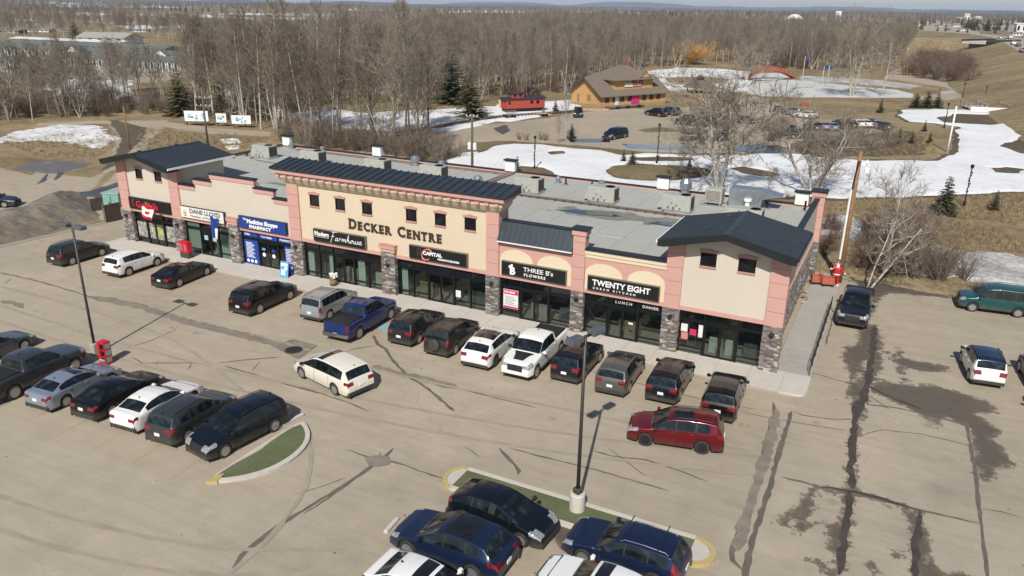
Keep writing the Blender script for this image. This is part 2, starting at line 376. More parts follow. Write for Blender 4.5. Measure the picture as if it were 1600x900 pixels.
# --- walls
def wall_with_holes(name, x0, x1, z0, top, holes, mat, y=Y0, th=.25):
    # top: list of (x,z); columns between holes
    xs = sorted({x0, x1, *[p[0] for p in top if x0 < p[0] < x1], *[h[0] for h in holes], *[h[1] for h in holes]})
    def zt(x, side):
        for i in range(len(top)-1):
            (xa, za), (xb, zb) = top[i], top[i+1]
            if xa == xb: continue
            if (xa <= x < xb and side > 0) or (xa < x <= xb and side < 0): return za+(zb-za)*(x-xa)/(xb-xa)
        return top[-1][1]
    b = MB()
    for a, c in zip(xs[:-1], xs[1:]):
        zs = z0; hs = [h for h in holes if h[0] <= a+1e-6 and h[1] >= c-1e-6]
        hs.sort(key=lambda h: h[2])
        for h in hs:
            b.prism([(a, zs), (c, zs), (c, h[2]), (a, h[2])], y, y+th); zs = h[3]
        b.prism([(a, zs), (c, zs), (c, zt(c, -1)), (a, zt(a, 1))], y, y+th)
    return part(b, name, mat)
WA = [(2.24, 3.06, 5.9, 6.72), (4.52, 5.34, 5.9, 6.72)]
WB = [(50.33, 51.27, 5.9, 6.72), (52.52, 53.5, 5.9, 6.72)]
WD = [(x, x+.88, 5.86, 6.72) for x in (21.08, 23.47, 25.88, 29.66, 32.03, 34.38)]
PX = [(0, 1.12), (6.2, 7.3), (12.68, 13.68), (19.02, 20.06), (27.58, 28.74), (36.1, 37.04), (42.34, 43.16), (48.4, 49.38), (54.38, 55.4)]
wall_with_holes('front_wall', 1.12, 6.2, 2.95, [(0, 7.42), (3.66, 8.05), (7.3, 7.42)], WA, MT['beige'])
wall_with_holes('front_wall', 7.3, 19.02, 2.95, [(7.3, 5.6), (9.1, 5.6), (9.1, 6.2), (11.0, 6.2), (11.0, 6.8), (15.6, 6.8), (15.6, 6.2), (17.5, 6.2), (17.5, 5.6), (19.1, 5.6)], [], MT['beige'])
wall_with_holes('front_wall', 20.06, 36.1, 2.95, [(19, 7.45), (37, 7.45)], WD, MT['tan'])
wall_with_holes('front_wall', 37.04, 42.34, 2.95, [(37, 5.5), (42.4, 5.5)], [], MT['pink'])
wall_with_holes('front_wall', 43.16, 48.4, 2.95, [(43, 5.28), (48.4, 5.28)], [], MT['pink'])
wall_with_holes('front_wall', 49.38, 54.38, 2.95, [(48.4, 7.42), (51.9, 8.05), (55.4, 7.42)], WB, MT['beige'])
# pink band above the shopfronts, 2.95-3.2
for a, c in ((1.12, 6.2), (7.3, 12.68), (13.68, 19.02), (20.06, 27.58), (28.74, 36.1), (37.04, 42.34), (43.16, 48.4), (49.38, 54.38)):
    part(MB().box(a, c, Y0-.07, Y0+.3, 2.93, 3.19), 'band', MT['pink'])
# stepped parapet with pink band and dark cap
for a, c, z in ((7.3, 9.1, 5.95), (9.1, 11.0, 6.55), (11.0, 15.6, 7.17), (15.6, 17.5, 6.55), (17.5, 19.02, 5.95)):
    e0 = .06 if z > 6 else 0
    p = part(MB().box(a-(e0 if a > 8 else 0), c+(e0 if c < 19 else 0), Y0-.06, Y0+.3, z-.38, z-.03), 'parapet_band', MT['pink'])
    part(MB().box(a-.1 if a > 8 else a, c+.1 if c < 19 else c, Y0-.13, Y0+.42, z-.03, z+.06), 'parapet_cap', MT['metal_dark'], p)
    if z > 6: part(MB().box(a+.02, c-.02, Y0+.02, Y0+.24, z-1.0, z-.381), 'parapet_core', MT['beige'], p)
# twenty-eight parapet: cream bands with cap
p = part(MB().box(43.16, 48.4, Y0-.06, Y0+.3, 5.281, 5.52).box(43.16, 48.4, Y0-.12, Y0+.3, 5.52, 5.78), 'parapet_band', MT['cream'])
part(MB().box(43.16, 48.4, Y0-.2, Y0+.45, 5.78, 5.88), 'parapet_cap', MT['metal_dark'], p)
# cream arches on the pink walls
def arch(x0, x1, z0, zs, zt):
    n = 14; P = [(x1, z0), (x1, zs)]
    for i in range(1, n):
        t = math.pi*i/n; P.append(((x0+x1)/2+(x1-x0)/2*math.cos(t), zs+(zt-zs)*math.sin(t)))
    P += [(x0, zs), (x0, z0)]
    part(MB().prism(P, Y0-.035, Y0+.02), 'arch_panel', MT['cream'])
for a, c in ((37.12, 39.5), (39.85, 42.25), (43.2, 45.65), (46.0, 48.38)): arch(a, c, 3.19, 4.25, 4.98)
# --- windows in the upper walls
for (a, c, z0, z1) in WA+WB+WD:
    w = part(MB().box(a+.05, c-.05, Y0+.06, Y0+.1, z0+.05, z1-.05), 'window', MT['darkglass'])
    fr = MB()
    fr.box(a, a+.05, Y0-.01, Y0+.12, z0, z1).box(c-.05, c, Y0-.01, Y0+.12, z0, z1).box(a+.05, c-.05, Y0-.01, Y0+.12, z1-.05, z1).box(a+.05, c-.05, Y0-.01, Y0+.12, z0, z0+.05)
    part(fr, 'frame', MT['frame'], w)
    part(MB().box(a-.02, c+.02, Y0-.07, Y0+.02, z0-.12, z0-.002), 'sill', MT['pinkdk'], w)
    mid = (a+c)/2
    part(MB().prism([(a-.08, z1+.002), (c+.08, z1+.002), (c+.08, z1+.15), (mid+.3, z1+.16), (mid, z1+.24), (mid-.3, z1+.16), (a-.08, z1+.15)], Y0-.08, Y0+.02), 'window_header', MT['pinkdk'], w)
# --- pilasters: stone base (each stone proud by its own amount), stucco blocks above
def stones(x0, x1, y0, y1, z0, z1, name='stone_cladding', parent=mall, side='x'):
    b = MB(); rnd = random.Random(int(x0*100)+int(y0*7)+3); z = z0; r = 0
    core = MB().box(x0+.03, x1-.03, y0+.03, y1-.03, z0, z1)
    core = part(core, 'pier_core', MT['stone2'], parent)
    while z < z1-.04:
        h = min(rnd.choice((.07, .09, .11, .14)), z1-z)
        for face in ('f', 'r', 'l', 'b'):
            a, c = (x0, x1) if face in 'fb' else (y0, y1)
            if face == 'b' and y1-y0 < 1.2: continue
            t = a
            while t < c-.02:
                w = min(rnd.uniform(.16, .48), c-t); w = c-t if c-t-w < .1 else w
                d = rnd.uniform(.0, .035); mi = rnd.choices((0, 1, 2), (.5, .33, .17))[0]
                if face == 'f': b.box(t+.006, t+w-.006, y0-d, y0+.028, z+.006, z+h-.006, mi)
                elif face == 'b': b.box(t+.006, t+w-.006, y1-.028, y1+d, z+.006, z+h-.006, mi)
                elif face == 'r': b.box(x1-.028, x1+d, t+.036, t+w-.036 if w > .1 else t+w, z+.006, z+h-.006, mi)
                else: b.box(x0-d, x0+.028, t+.036, t+w-.036 if w > .1 else t+w, z+.006, z+h-.006, mi)
                t += w
        z += h
    o = part(b, name, [MT['stone'], MT['stone2'], MT['stone3']], core); o['kind'] = 'stuff'
    return core
def pilaster(x0, x1, top, y0=0, y1=.62, cap=False, blocks=5, ztone=2.95):
    core = stones(x0-.02, x1+.02, y0-.03, y1, 0, ztone)
    core.name = 'pilaster'
    H = top-ztone; n = blocks
    part(MB().box(x0+.04, x1-.04, y0+.04, y1-.04, ztone, top-.02), 'backing', MT['pinkdk'], core)
    for i in range(n):
        a = ztone+H*i/n+(.012 if i else 0); c = ztone+H*(i+1)/n-.012
        part(MB().box(x0, x1, y0, y1, a, c), 'block', MT['pink'], core)
    if cap:
        part(MB().box(x0-.08, x1+.08, y0-.08, y1+.08, top-.34, top), 'cap_band', MT['pink'], core)
        part(MB().box(x0-.16, x1+.16, y0-.16, y1+.16, top+.002, top+.1), 'cap', MT['metal_dark'], core)
    return core
for i, (a, c) in enumerate(PX):
    if i in (2, 4):
        core = stones(a, c, -.16, .2, 0, 3.36); core.name = 'pilaster'
        part(MB().box(a-.03, c+.03, -.2, .2, 3.362, 3.62).box(a-.09, c+.09, -.27, .2, 3.622, 3.86), 'cap_band', MT['pink'], core)
        part(MB().box(a-.12, c+.12, -.3, .2, 3.862, 3.90), 'cap', MT['pinkdk'], core)
    else:
        pilaster(a, c, (7.38, 7.38, 0, 7.4, 0, 7.4, 7.0, 7.3, 7.3)[i], cap=(i == 6), y1=(.62 if i not in (5,) else 1.4))
# wall lamps
for x in (.55, 6.75, 13.2, 19.55, 28.2, 36.6, 42.75, 48.9, 54.9):
    y = -.2 if x in (13.2, 28.2) else -.06
    lp = MB().lathe([(.05, 0), (.13, .06), (.16, .16), (.10, .22), (.04, .25)], 10, (x, y-.12, 2.35)).box(x-.05, x+.05, y-.1, y+.04, 2.40, 2.52)
    part(lp, 'wall_lamp', MT['metal_dark'], smooth=False)
# --- gable volumes and roofs
def gable(x0, x1, ya, yb, wl, wr, mid):
    ez, rz = 7.42, 8.26; ov = .38; yf = -1.05
    cx = (x0+x1)/2
    # side and rear walls of the raised part
    b = MB().box(wl, wl+.2, .4, yb-.5, RZ-.1, 7.35).box(wr-.2, wr, .4, yb-.5, RZ-.1, 7.35).prism([(wl, RZ-.1), (wr, RZ-.1), (wr, 7.35), (cx, 8.05), (wl, 7.35)], yb-.5, yb-.3)
    part(b, 'gable_wall', MT['beige'])
    xl, xr = x0-ov, x1+ov
    th = .10
    root = part(MB().prism([(xl, ez), (cx, rz-.04), (xr, ez), (xr, ez-th), (cx, rz-th-.08), (xl, ez-th)], yf, yb), 'gable_roof', MT['metal_dark'])
    for sgn in (-1, 1):
        xa = xl if sgn < 0 else xr
        n = int((yb-yf)/.36)
        for i in range(n):
            ya_, yb_ = yf+(yb-yf)*i/n+.012, yf+(yb-yf)*(i+1)/n-.012
            q = MB()
            e = .02
            q.add([(xa, ya_, ez+e), (cx-sgn*(-.01), ya_, rz+e-.03), (cx+sgn*.01, yb_, rz+e-.03), (xa, yb_, ez+e),
                   (xa, ya_, ez-.01), (cx, ya_, rz-.06), (cx, yb_, rz-.06), (xa, yb_, ez-.01)],
                  [(0,1,2,3), (0,4,5,1), (1,5,6,2), (2,6,7,3), (3,7,4,0)])
            # raised rib along the down-slope edge
            q.add([(xa, yb_-.03, ez+.06), (cx, yb_-.03, rz+.03), (cx, yb_, rz+.03), (xa, yb_, ez+.06), (xa, yb_-.03, ez+e), (cx, yb_-.03, rz-.01), (cx, yb_, rz-.01), (xa, yb_, ez+e)],
                  [(0,1,2,3), (0,4,5,1), (2,6,7,3), (3,7,4,0), (1,5,6,2)])
            part(q, 'roof_panel', MT['metal_roof'], root)
    part(MB().prism([(cx-.18, rz-.01), (cx, rz+.07), (cx+.18, rz-.01)], yf-.02, yb+.02), 'ridge_cap', MT['metal_roof'], root)
    # fascia boards: deep front verge
    part(MB().prism([(xl, ez-.36), (xl, ez+.05), (cx, rz+.04), (xr, ez+.05), (xr, ez-.36), (xr-.4, ez-.36), (cx, rz-.34), (xl+.4, ez-.36)], yf-.06, yf-.002), 'fascia', MT['metal_dark'], root)
    part(MB().prism([(xl, ez-.3), (xl, ez), (cx, rz), (xr, ez), (xr, ez-.3), (cx, rz-.35)], yb+.002, yb+.05), 'fascia', MT['metal_dark'], root)
    part(MB().prism([(xl+.05, ez-.36), (cx, rz-.36), (xr-.05, ez-.36), (xr-.05, ez-.32), (cx, rz-.32), (xl+.05, ez-.32)], yf, -.002 if mid else .1), 'soffit', MT['metal_dark'], root)
    for xa in (xl, xr):
        o = -.09 if xa == xl else .002
        part(MB().box(xa+o, xa+o+.09, yf-.05, yb+.05, ez-.16, ez+.0), 'gutter', MT['metal_dark'] if (xa == xl) != (mid) else MT['white'], root)
    for k, (fx, fy) in enumerate(((.28, .62), (.27, .28))):
        x = xl+(cx-xl)*(.62 if k else .78); z = ez+(rz-ez)*(x-xl)/(cx-xl); y = yf+(yb-yf)*fy+(.9 if k == 0 else 0)
        part(MB().cbox(x-.14, x+.14, y-.14, y+.14, z-.02, z+.16, .03), 'roof_vent', MT['metal_roof'], root)
    return root
gable(0, 7.3, 0, 6.0, .05, 6.6, False)
gable(48.4, 55.4, 0, 5.0, 48.75, 55.3, True)
# --- decker cornice + metal roof
c = MB()
def ringprof(x0, x1, prof, yb):           # profile (out, z) flared on front and both ends
    vs = []; n = len(prof)
    for o, z in prof: vs += [(x0-o, yb, z), (x0-o, Y0-.14-o, z), (x1+o, Y0-.14-o, z), (x1+o, yb, z)]
    fs = []
    for i in range(n-1):
        for j in range(3): fs.append((i*4+j, i*4+j+1, i*4+4+j+1, i*4+4+j))
        fs.append((i*4+3, i*4, i*4+4, i*4+7))
    fs.append((3, 2, 1, 0)); fs.append(tuple(4*(n-1)+k for k in range(4)))
    return vs, fs
cor = part(MB().add(*ringprof(19.0, 37.06, [(.0, 7.32), (.10, 7.45), (.14, 7.47), (.42, 7.86), (.42, 8.08)], 1.15)), 'cornice', MT['tan'])
part(MB().add(*ringprof(19.0, 37.06, [(.50, 8.082), (.50, 8.16), (.66, 8.2), (.66, 8.46)], 1.2)), 'fascia_band', MT['pink'], cor)
nb = 27
for i in range(nb):
    x = 18.75+(37.15-18.75)*i/(nb-1)
    part(MB().box(x-.14, x+.14, -.62, -.421, 7.90, 8.078), 'bracket', MT['pink'], cor)
part(MB().box(19.05, 37.0, Y0+.26, 1.1, RZ, 7.45), 'parapet_core', MT['tan'], cor)
nr = 31; xa, xb = 18.2, 37.9
rf = part(MB().prism([(-.74, 8.462), (1.55, 8.462), (1.55, 8.93), (-.74, 8.53)], xa, xb, ax=0), 'cornice_roof', MT['metal_dark'], mall)
for i in range(nr):
    a, c_ = xa+(xb-xa)*i/nr, xa+(xb-xa)*(i+1)/nr
    q = MB().add([(a+.01, -.78, 8.545), (c_-.01, -.78, 8.545), (c_-.01, 1.6, 8.955), (a+.01, 1.6, 8.955), (a+.01, -.78, 8.50), (c_-.01, -.78, 8.50), (c_-.01, 1.6, 8.91), (a+.01, 1.6, 8.91)],
                 [(0,1,2,3), (4,7,6,5), (0,4,5,1), (1,5,6,2), (2,6,7,3), (3,7,4,0)])
    q.add([(a+.0, -.79, 8.62), (a+.05, -.79, 8.62), (a+.05, 1.61, 9.03), (a, 1.61, 9.03), (a, -.79, 8.54), (a+.05, -.79, 8.54), (a+.05, 1.61, 8.95), (a, 1.61, 8.95)],
          [(0,1,2,3), (0,4,5,1), (1,5,6,2), (2,6,7,3), (3,7,4,0)])
    part(q, 'roof_panel', MT['metal_roof'], rf)
part(MB().prism([(1.5, 8.9), (1.5, 7.2), (1.21, 7.2), (1.21, 8.45)], 19.1, 36.95, ax=0), 'rear_face', MT['tan'], rf)
# --- mansard over three-b unit
mr = part(MB().prism([(-.17, 5.54), (.50, 6.70), (.95, 6.70), (.95, 5.3), (.1, 5.3)], 37.06, 42.33, ax=0), 'mansard', MT['metal_dark'])
n = 14
for i in range(n):
    a, c_ = 37.06+5.27*i/n, 37.06+5.27*(i+1)/n
    q = MB().add([(a+.008, -.21, 5.55), (c_-.008, -.21, 5.55), (c_-.008, .47, 6.74), (a+.008, .47, 6.74)], [(0,1,2,3)])
    q.add([(a, -.25, 5.58), (a+.035, -.25, 5.58), (a+.035, .43, 6.77), (a, .43, 6.77), (a, -.19, 5.53), (a+.035, -.19, 5.53), (a+.035, .49, 6.72), (a, .49, 6.72)], [(0,1,2,3), (0,4,5,1), (1,5,6,2), (2,6,7,3), (3,7,4,0)])
    part(q, 'roof_panel', MT['metal_roof'], mr)
part(MB().box(37.06, 42.33, -.24, -.14, 5.46, 5.54), 'drip_edge', MT['white'], mr)
part(MB().box(37.06, 42.33, .42, 1.0, 6.74, 6.80), 'parapet_cap', MT['metal_dark'], mr)
# --- flat roof, rear and side parapets
part(MB().box(.1, XR-.1, .45, YB-.1, RZ-.25, RZ), 'flat_roof', MT['roofmem'])
part(MB().box(.05, XR, YB-.25, YB, 0, RZ+.16).box(.05, .3, 6.2, YB-.25, 0, RZ+.18).box(.05, .3, .6, 6.2, 0, 7.3), 'rear_wall', MT['pink'])
part(MB().box(0, XR+.02, YB-.33, YB+.05, RZ+.162, RZ+.23).box(-.02, .36, 5.9, YB-.33, RZ+.182, RZ+.25), 'parapet_cap', MT['metal_dark'])
part(MB().box(XR-.25, XR, .62, YB-.25, 2.95, 6.35).box(XR-.05, XR+.28, .63, 2.0, 2.96, 7.0), 'side_wall', MT['beige'])
part(MB().box(XR-.33, XR+.08, 4.8, YB-.2, 6.352, 6.44), 'parapet_cap', MT['metal_dark'])
part(MB().box(XR+.002, XR+.10, 2.0, YB-.1, 2.93, 3.16), 'band', MT['pink'])
stones(XR-.22, XR+.06, .66, YB-.6, 0, 2.92)
pl = pilaster(XR-.5, XR+.42, 6.9, y0=YB-.9, y1=YB+.1, cap=True, blocks=4)
pl = pilaster(XR-.2, XR+.40, 6.35, y0=2.0, y1=3.0, blocks=4)
# storm downpipe
part(MB().tube([(XR+.1, 1.2, 7.0), (XR+.1, 1.2, .2)], .05, 6), 'downpipe', MT['white'])
# --- shopfronts
def storefront(x0, x1, zt=2.93, door=None, splits=(), open_rail=.52, dark_top=False):
    s = MB(); y = .30; f = .07; root_b = MB()
    root_b.box(x0, x1, y-.05, y+.1, 0.0, .12).box(x0, x1, y-.05, y+.1, zt-.08, zt).box(x0, x0+.09, y-.05, y+.1, .12, zt-.08).box(x1-.09, x1, y-.05, y+.1, .12, zt-.08)
    root = part(root_b, 'storefront', MT['frame'])
    xs = [x0+.09]+sorted(splits)+[x1-.09]
    beam = MB().box(x0+.09, x1-.09, y-.06, y+.12, 2.22, 2.40); part(beam, 'transom_bar', MT['frame'], root)
    for k in range(len(xs)-1):
        a, c_ = xs[k], xs[k+1]
        if k: part(MB().box(a-.045, a+.045, y-.07, y+.11, .12, zt-.08), 'mullion', MT['frame'], root)
        a2 = a+(.045 if k else 0); c2 = c_-(.045 if k < len(xs)-2 else 0)
        part(MB().box(a2, c2, y+.0, y+.02, 2.40, zt-.08), 'transom_pane', MT['darkglass'] if dark_top else MT['glass'], root)
        isdoor = door and a >= door[0]-.05 and c_ <= door[1]+.05
        if isdoor:
            mid = (a2+c2)/2
            for (p, q, hs) in ((a2, mid, 1), (mid, c2, -1)):
                d = MB().box(p+.01, p+.09, y-.03, y+.04, .03, 2.2).box(q-.09, q-.01, y-.03, y+.04, .03, 2.2).box(p+.09, q-.09, y-.03, y+.04, 2.1, 2.2).box(p+.09, q-.09, y-.03, y+.04, .03, .25)
                dd = part(d, 'door', MT['frame'], root)
                dd_p = MB().box(p+.09, q-.09, y, y+.015, .25, 2.1); part(dd_p, 'door_pane', MT['glass'], root)
                hx = q-.13 if hs > 0 else p+.13
                part(MB().tube([(hx, y-.09, .8), (hx, y-.09, 1.5)], .015, 5), 'door_handle', MT['chrome'], root)
        else:
            part(MB().box(a2, c2, y-.04, y+.09, open_rail-.03, open_rail+.03), 'rail', MT['frame'], root)
            part(MB().box(a2, c2, y, y+.02, .12, open_rail-.03), 'pane', MT['glass'], root)
            part(MB().box(a2, c2, y, y+.02, open_rail+.03, 2.22), 'pane', MT['glass'], root)
    return root
SF = {}
SF['nails'] = storefront(1.14, 6.18, door=(2.62, 4.66), splits=(2.62, 4.66))
SF['office'] = storefront(7.32, 12.66, door=(9.0, 11.05), splits=(9.0, 11.05))
SF['pharm'] = storefront(13.7, 19.0, door=(15.35, 17.4), splits=(15.35, 17.4))
SF['farm'] = storefront(20.08, 27.56, door=(22.85, 24.8), splits=(21.5, 22.85, 24.8, 26.1), dark_top=True)
SF['cap'] = storefront(28.76, 36.08, door=(31.3, 33.45), splits=(30.05, 31.3, 33.45, 34.75), dark_top=True)
SF['bees'] = storefront(37.06, 42.32, door=(38.6, 40.7), splits=(38.6, 40.7))
SF['kitchen'] = storefront(43.18, 48.38, door=(44.75, 46.8), splits=(44.75, 46.8))
SF['end'] = storefront(49.4, 54.36, door=(50.95, 52.95), splits=(50.95, 52.95))
# interiors: floors, partitions and back walls seen through the glass
fl = MT['dkfloor'] = M('shop_floor', (.38, .33, .25), .5, var=.15, scale=2)
iw = M('shop_interior_wall', (.26, .24, .21), .8, var=.35, scale=1.5)
part(MB().box(.3, XR-.3, .45, 4.4, -.04, .02), 'shop_floor', fl)
b = MB().box(.3, XR-.3, 4.4, 4.5, .02, 3.3)
for x in (6.7, 13.2, 19.5, 28.2, 36.6, 42.8, 48.9): b.box(x-.06, x+.06, .7, 4.4, .02, 3.3)
part(b, 'interior_wall', iw)
part(MB().box(.3, XR-.3, .45, 4.4, 3.3, 3.36), 'shop_ceiling', iw)
CUR = M('curtain', (.62, .66, .60), .9, var=.08, scale=3)
def curtain(x0, x1, z0=.14, z1=2.2, y=.5, mat=CUR, parent=None):
    n = max(4, int((x1-x0)/.05)); vs = []; fs = []
    for i in range(n+1):
        x = x0+(x1-x0)*i/n; yy = y+.04*math.sin(i*1.9)
        vs += [(x, yy, z0), (x, yy, z1)]
    fs = [(2*i, 2*i+2, 2*i+3, 2*i+1) for i in range(n)]
    part(MB().add(vs, fs), 'curtain', mat, parent, True)
for a, c_ in ((20.2, 20.75), (22.25, 22.8), (24.95, 25.6), (27.1, 27.5)): curtain(a, c_, parent=SF['farm'])
curtain(28.9, 29.4, parent=SF['cap'])
BLD = M('blind', (.44, .50, .44), .8, var=.05, scale=2)
for a, c_ in ((7.45, 8.92), (11.13, 12.55)):
    part(MB().box(a, c_, .36, .38, .14, 2.2).box(a, c_, .36, .38, 2.42, 2.84), 'blind', BLD, SF['office'])
random.seed(4)
# a few counters and things inside the shops
cm = [M('interior_%d' % i, c_, .7, var=.2) for i, c_ in enumerate(((.55, .55, .50), (.28, .20, .13), (.10, .10, .10), (.35, .33, .28)))]
for x0, x1, m_ in ((51.1, 51.9, 0), (52.1, 52.8, 0), (53.2, 54.2, 2), (49.6, 50.3, 2), (45.2, 46.6, 1), (38.9, 40.2, 3), (41.0, 42.1, 2), (33.9, 35.6, 2), (29.8, 31.2, 1), (25.8, 27.0, 0), (23.1, 24.2, 3), (20.9, 22.2, 2), (2.8, 4.4, 1), (9.3, 10.8, 3)):
    part(MB().cbox(x0, x1, 1.3, 1.9, .03, 1.0, .04), 'shop_counter', cm[m_])
# ------------------------------------------------------------------ signs and lettering on the front
TXW = M('letter_white', (.80, .79, .76), .5, var=.03); TXK = M('letter_black', (.02, .015, .014), .5, var=.05)
TXR = M('letter_red', (.60, .02, .03), .5, var=.03); TXG = M('letter_grey', (.16, .16, .17), .5, var=.03); TXP = M('letter_rose', (.62, .16, .14), .5, var=.03)
TXD = M('letter_brown', (.05, .025, .018), .5, var=.05); SGREY = M('sign_edge_tan', (.18, .15, .11), .6, var=.1)
def signbox(x0, x1, label, face=None, z0=3.23, z1=4.19, edge=None, d=.24):
    e = empty('shop_sign', ((x0+x1)/2, -.12, z0), label=label, cat='shop sign', group='signs on the front of the strip mall')
    off = aloc(e); yf = Y0-.02-d
    MB().box(x0, x1, yf+.02, Y0-.01, z0, z1).build('sign_box', edge or MT['signblack'], e, off=off)
    MB().box(x0+.03, x1-.03, yf, yf+.019, z0+.03, z1-.03).build('sign_face', face or MT['signblack'], e, off=off)
    return e, yf-.002
e, y = signbox(1.14, 6.16, 'black sign with red lettering on the left gable, half covered by a flag')
text('lettering', 'G', .80, (2.05, y, 3.40), TXR, e, off=.012); text('lettering', 'Nails', .78, (3.15, y, 3.42), TXR, e, off=.012)
for k in range(5):
    a = math.radians(120+k*28)
    MB().obox((1.98+.30*math.cos(a)-.05, y-.01, 3.74+.34*math.sin(a)), (.20, .02, .045)).build('ray', TXR, e, off=aloc(e))
WH = M('sign_white', (.72, .70, .62), .5, var=.04)
e, y = signbox(7.42, 12.25, 'white sign with dark grey capitals and a small crest', WH)
text('lettering', 'DANE LLOYD', .50, (8.45, y, 3.72), TXG, e, off=.018, sx=1.12); text('lettering', 'Member of Parliament', .30, (8.5, y, 3.38), TXG, e, sx=1.2)
MB().lathe([(.05, 0), (.16, .06), (.12, .18), (.18, .30), (.14, .42), (.05, .52)], 8, (7.92, y+.02, 3.42)).build('crest', M('crest_gold', (.45, .38, .24), .6), e, off=aloc(e))
BLU = MT['blue']
e, y = signbox(13.82, 18.72, 'royal blue pharmacy sign with two lines of white lettering', BLU)
text('lettering', 'The', .22, (14.35, y, 3.93), TXW, e, off=.008); text('lettering', 'Medicine Shoppe', .45, (14.72, y, 3.72), TXW, e, off=.018, sx=1.02, shear=.12)
text('lettering', 'PHARMACY', .36, (14.95, y, 3.33), TXW, e, off=.02, sx=1.05, space=1.18)
e, y = signbox(21.38, 26.18, 'black sign with one plain and one handwritten white word, left on the tan front', edge=SGREY)
text('lettering', 'Modern', .46, (21.52, y, 3.70), TXW, e, off=.016, sx=.92)
MB().box(21.55, 22.85, y-.01, y+.005, 3.60, 3.62).build('underline', TXW, e, off=aloc(e))
# handwritten word drawn as pen strokes
def pen(strokes, ox, oz, s, name, mat, parent, r=.022):
    off = aloc(parent)
    b = MB()
    for st in strokes:
        P = [Vector((p[0], p[1], 0)) for p in st]; Q = []
        for i in range(len(P)-1):
            p0, p1, p2, p3 = P[max(i-1, 0)], P[i], P[i+1], P[min(i+2, len(P)-1)]
            for k in range(4):
                t = k/4; Q.append(.5*((2*p1)+(-p0+p2)*t+(2*p0-5*p1+4*p2-p3)*t*t+(-p0+3*p1-3*p2+p3)*t**3))
        Q.append(P[-1])
        b.tube([(ox+q.x*s+q.y*s*.22, y-.004, oz+q.y*s) for q in Q], r, 4)
    b.build(name, mat, parent, off=off)
FARM = [[(0, -.25), (.1, .3), (.22, .95)], [(-.02, .98), (.3, 1.0), (.7, 1.05)], [(.02, .45), (.4, .5)],
        [(.85, .35), (.65, .3), (.6, .05), (.8, .05), (.92, .38), (.9, .05), (1.05, .1)], [(1.12, .05), (1.18, .4), (1.25, .3), (1.4, .38)],
        [(1.5, .05), (1.55, .38), (1.6, .2), (1.75, .38), (1.78, .05)], [(1.82, .2), (1.95, .38), (2.0, .05), (2.1, .1)],
        [(2.15, .05), (2.35, .95), (2.3, .2), (2.42, .4), (2.5, .05), (2.62, .12)], [(2.85, .35), (2.68, .2), (2.75, .03), (2.95, .15), (2.88, .35), (3.1, .3)],
        [(3.15, .36), (3.15, .08), (3.3, .06), (3.42, .36), (3.42, .05), (3.55, .12)], [(3.85, .36), (3.65, .3), (3.82, .15), (3.7, .03), (3.58, .08)],
        [(3.95, .18), (4.15, .3), (4.0, .38), (3.95, .1), (4.1, .02), (4.3, .15)]]
pen(FARM, 23.05, 3.50, .66, 'lettering', TXW, e, .026)
e, y = signbox(29.98, 34.68, 'black sign with a rose swoosh and white capitals, right half of the tan front', edge=SGREY)
text('lettering', 'CAPITAL', .34, (31.15, y-.02, 3.66), TXW, e, off=.014, sx=1.18); text('lettering', 'INSURANCE BROKERS', .19, (32.35, y, 3.42), TXW, e, off=.006, sx=.92)
pen([[(.95, .78), (.5, .95), (.1, .75), (-.08, .4), (.1, .05), (.45, -.08), (.85, .05)], [(.9, .84), (.5, 1.0), (.06, .8), (-.12, .4), (.06, 0), (.45, -.14), (.8, 0)]], 31.05, 3.36, .74, 'swoosh', TXP, e, .035)
pen([[(0, 1), (.0, .5), (.12, .2), (.18, 0)], [(0, 1), (.32, 1), (.32, .3)]], 30.62, 3.42, .62, 'outline_mark', TXG, e, .012)
e, y = signbox(37.32, 41.98, 'black sign with a white monogram and thin white capitals, under the mansard roof', edge=SGREY)
text('lettering', 'B', .72, (37.95, y, 3.36), TXW, e, off=.03); text('lettering', "THREE B's", .42, (38.95, y, 3.70), TXW, e, sx=1.18, off=.002); text('lettering', 'FLOWERS', .26, (39.0, y, 3.38), TXW, e, sx=1.1, space=1.35, off=.006)
MB().lathe([(.02, 0), (.12, .02), (.02, .04)], 8, (37.98, y-.02, 3.85), axis='y').lathe([(.02, 0), (.09, .02), (.02, .04)], 8, (38.1, y-.02, 3.97), axis='y').build('emblem', TXW, e, off=aloc(e))
e, y = signbox(43.45, 48.12, 'black sign with bold white capitals over a widely spaced small line, beside the right gable', edge=SGREY)
text('lettering', 'TWENTY EIGHT', .52, (43.80, y, 3.62), TXW, e, off=.014, sx=1.0, space=1.0); text('lettering', 'URBAN KITCHEN', .18, (43.85, y, 3.36), TXW, e, sx=1.1, off=.004, space=2.05)
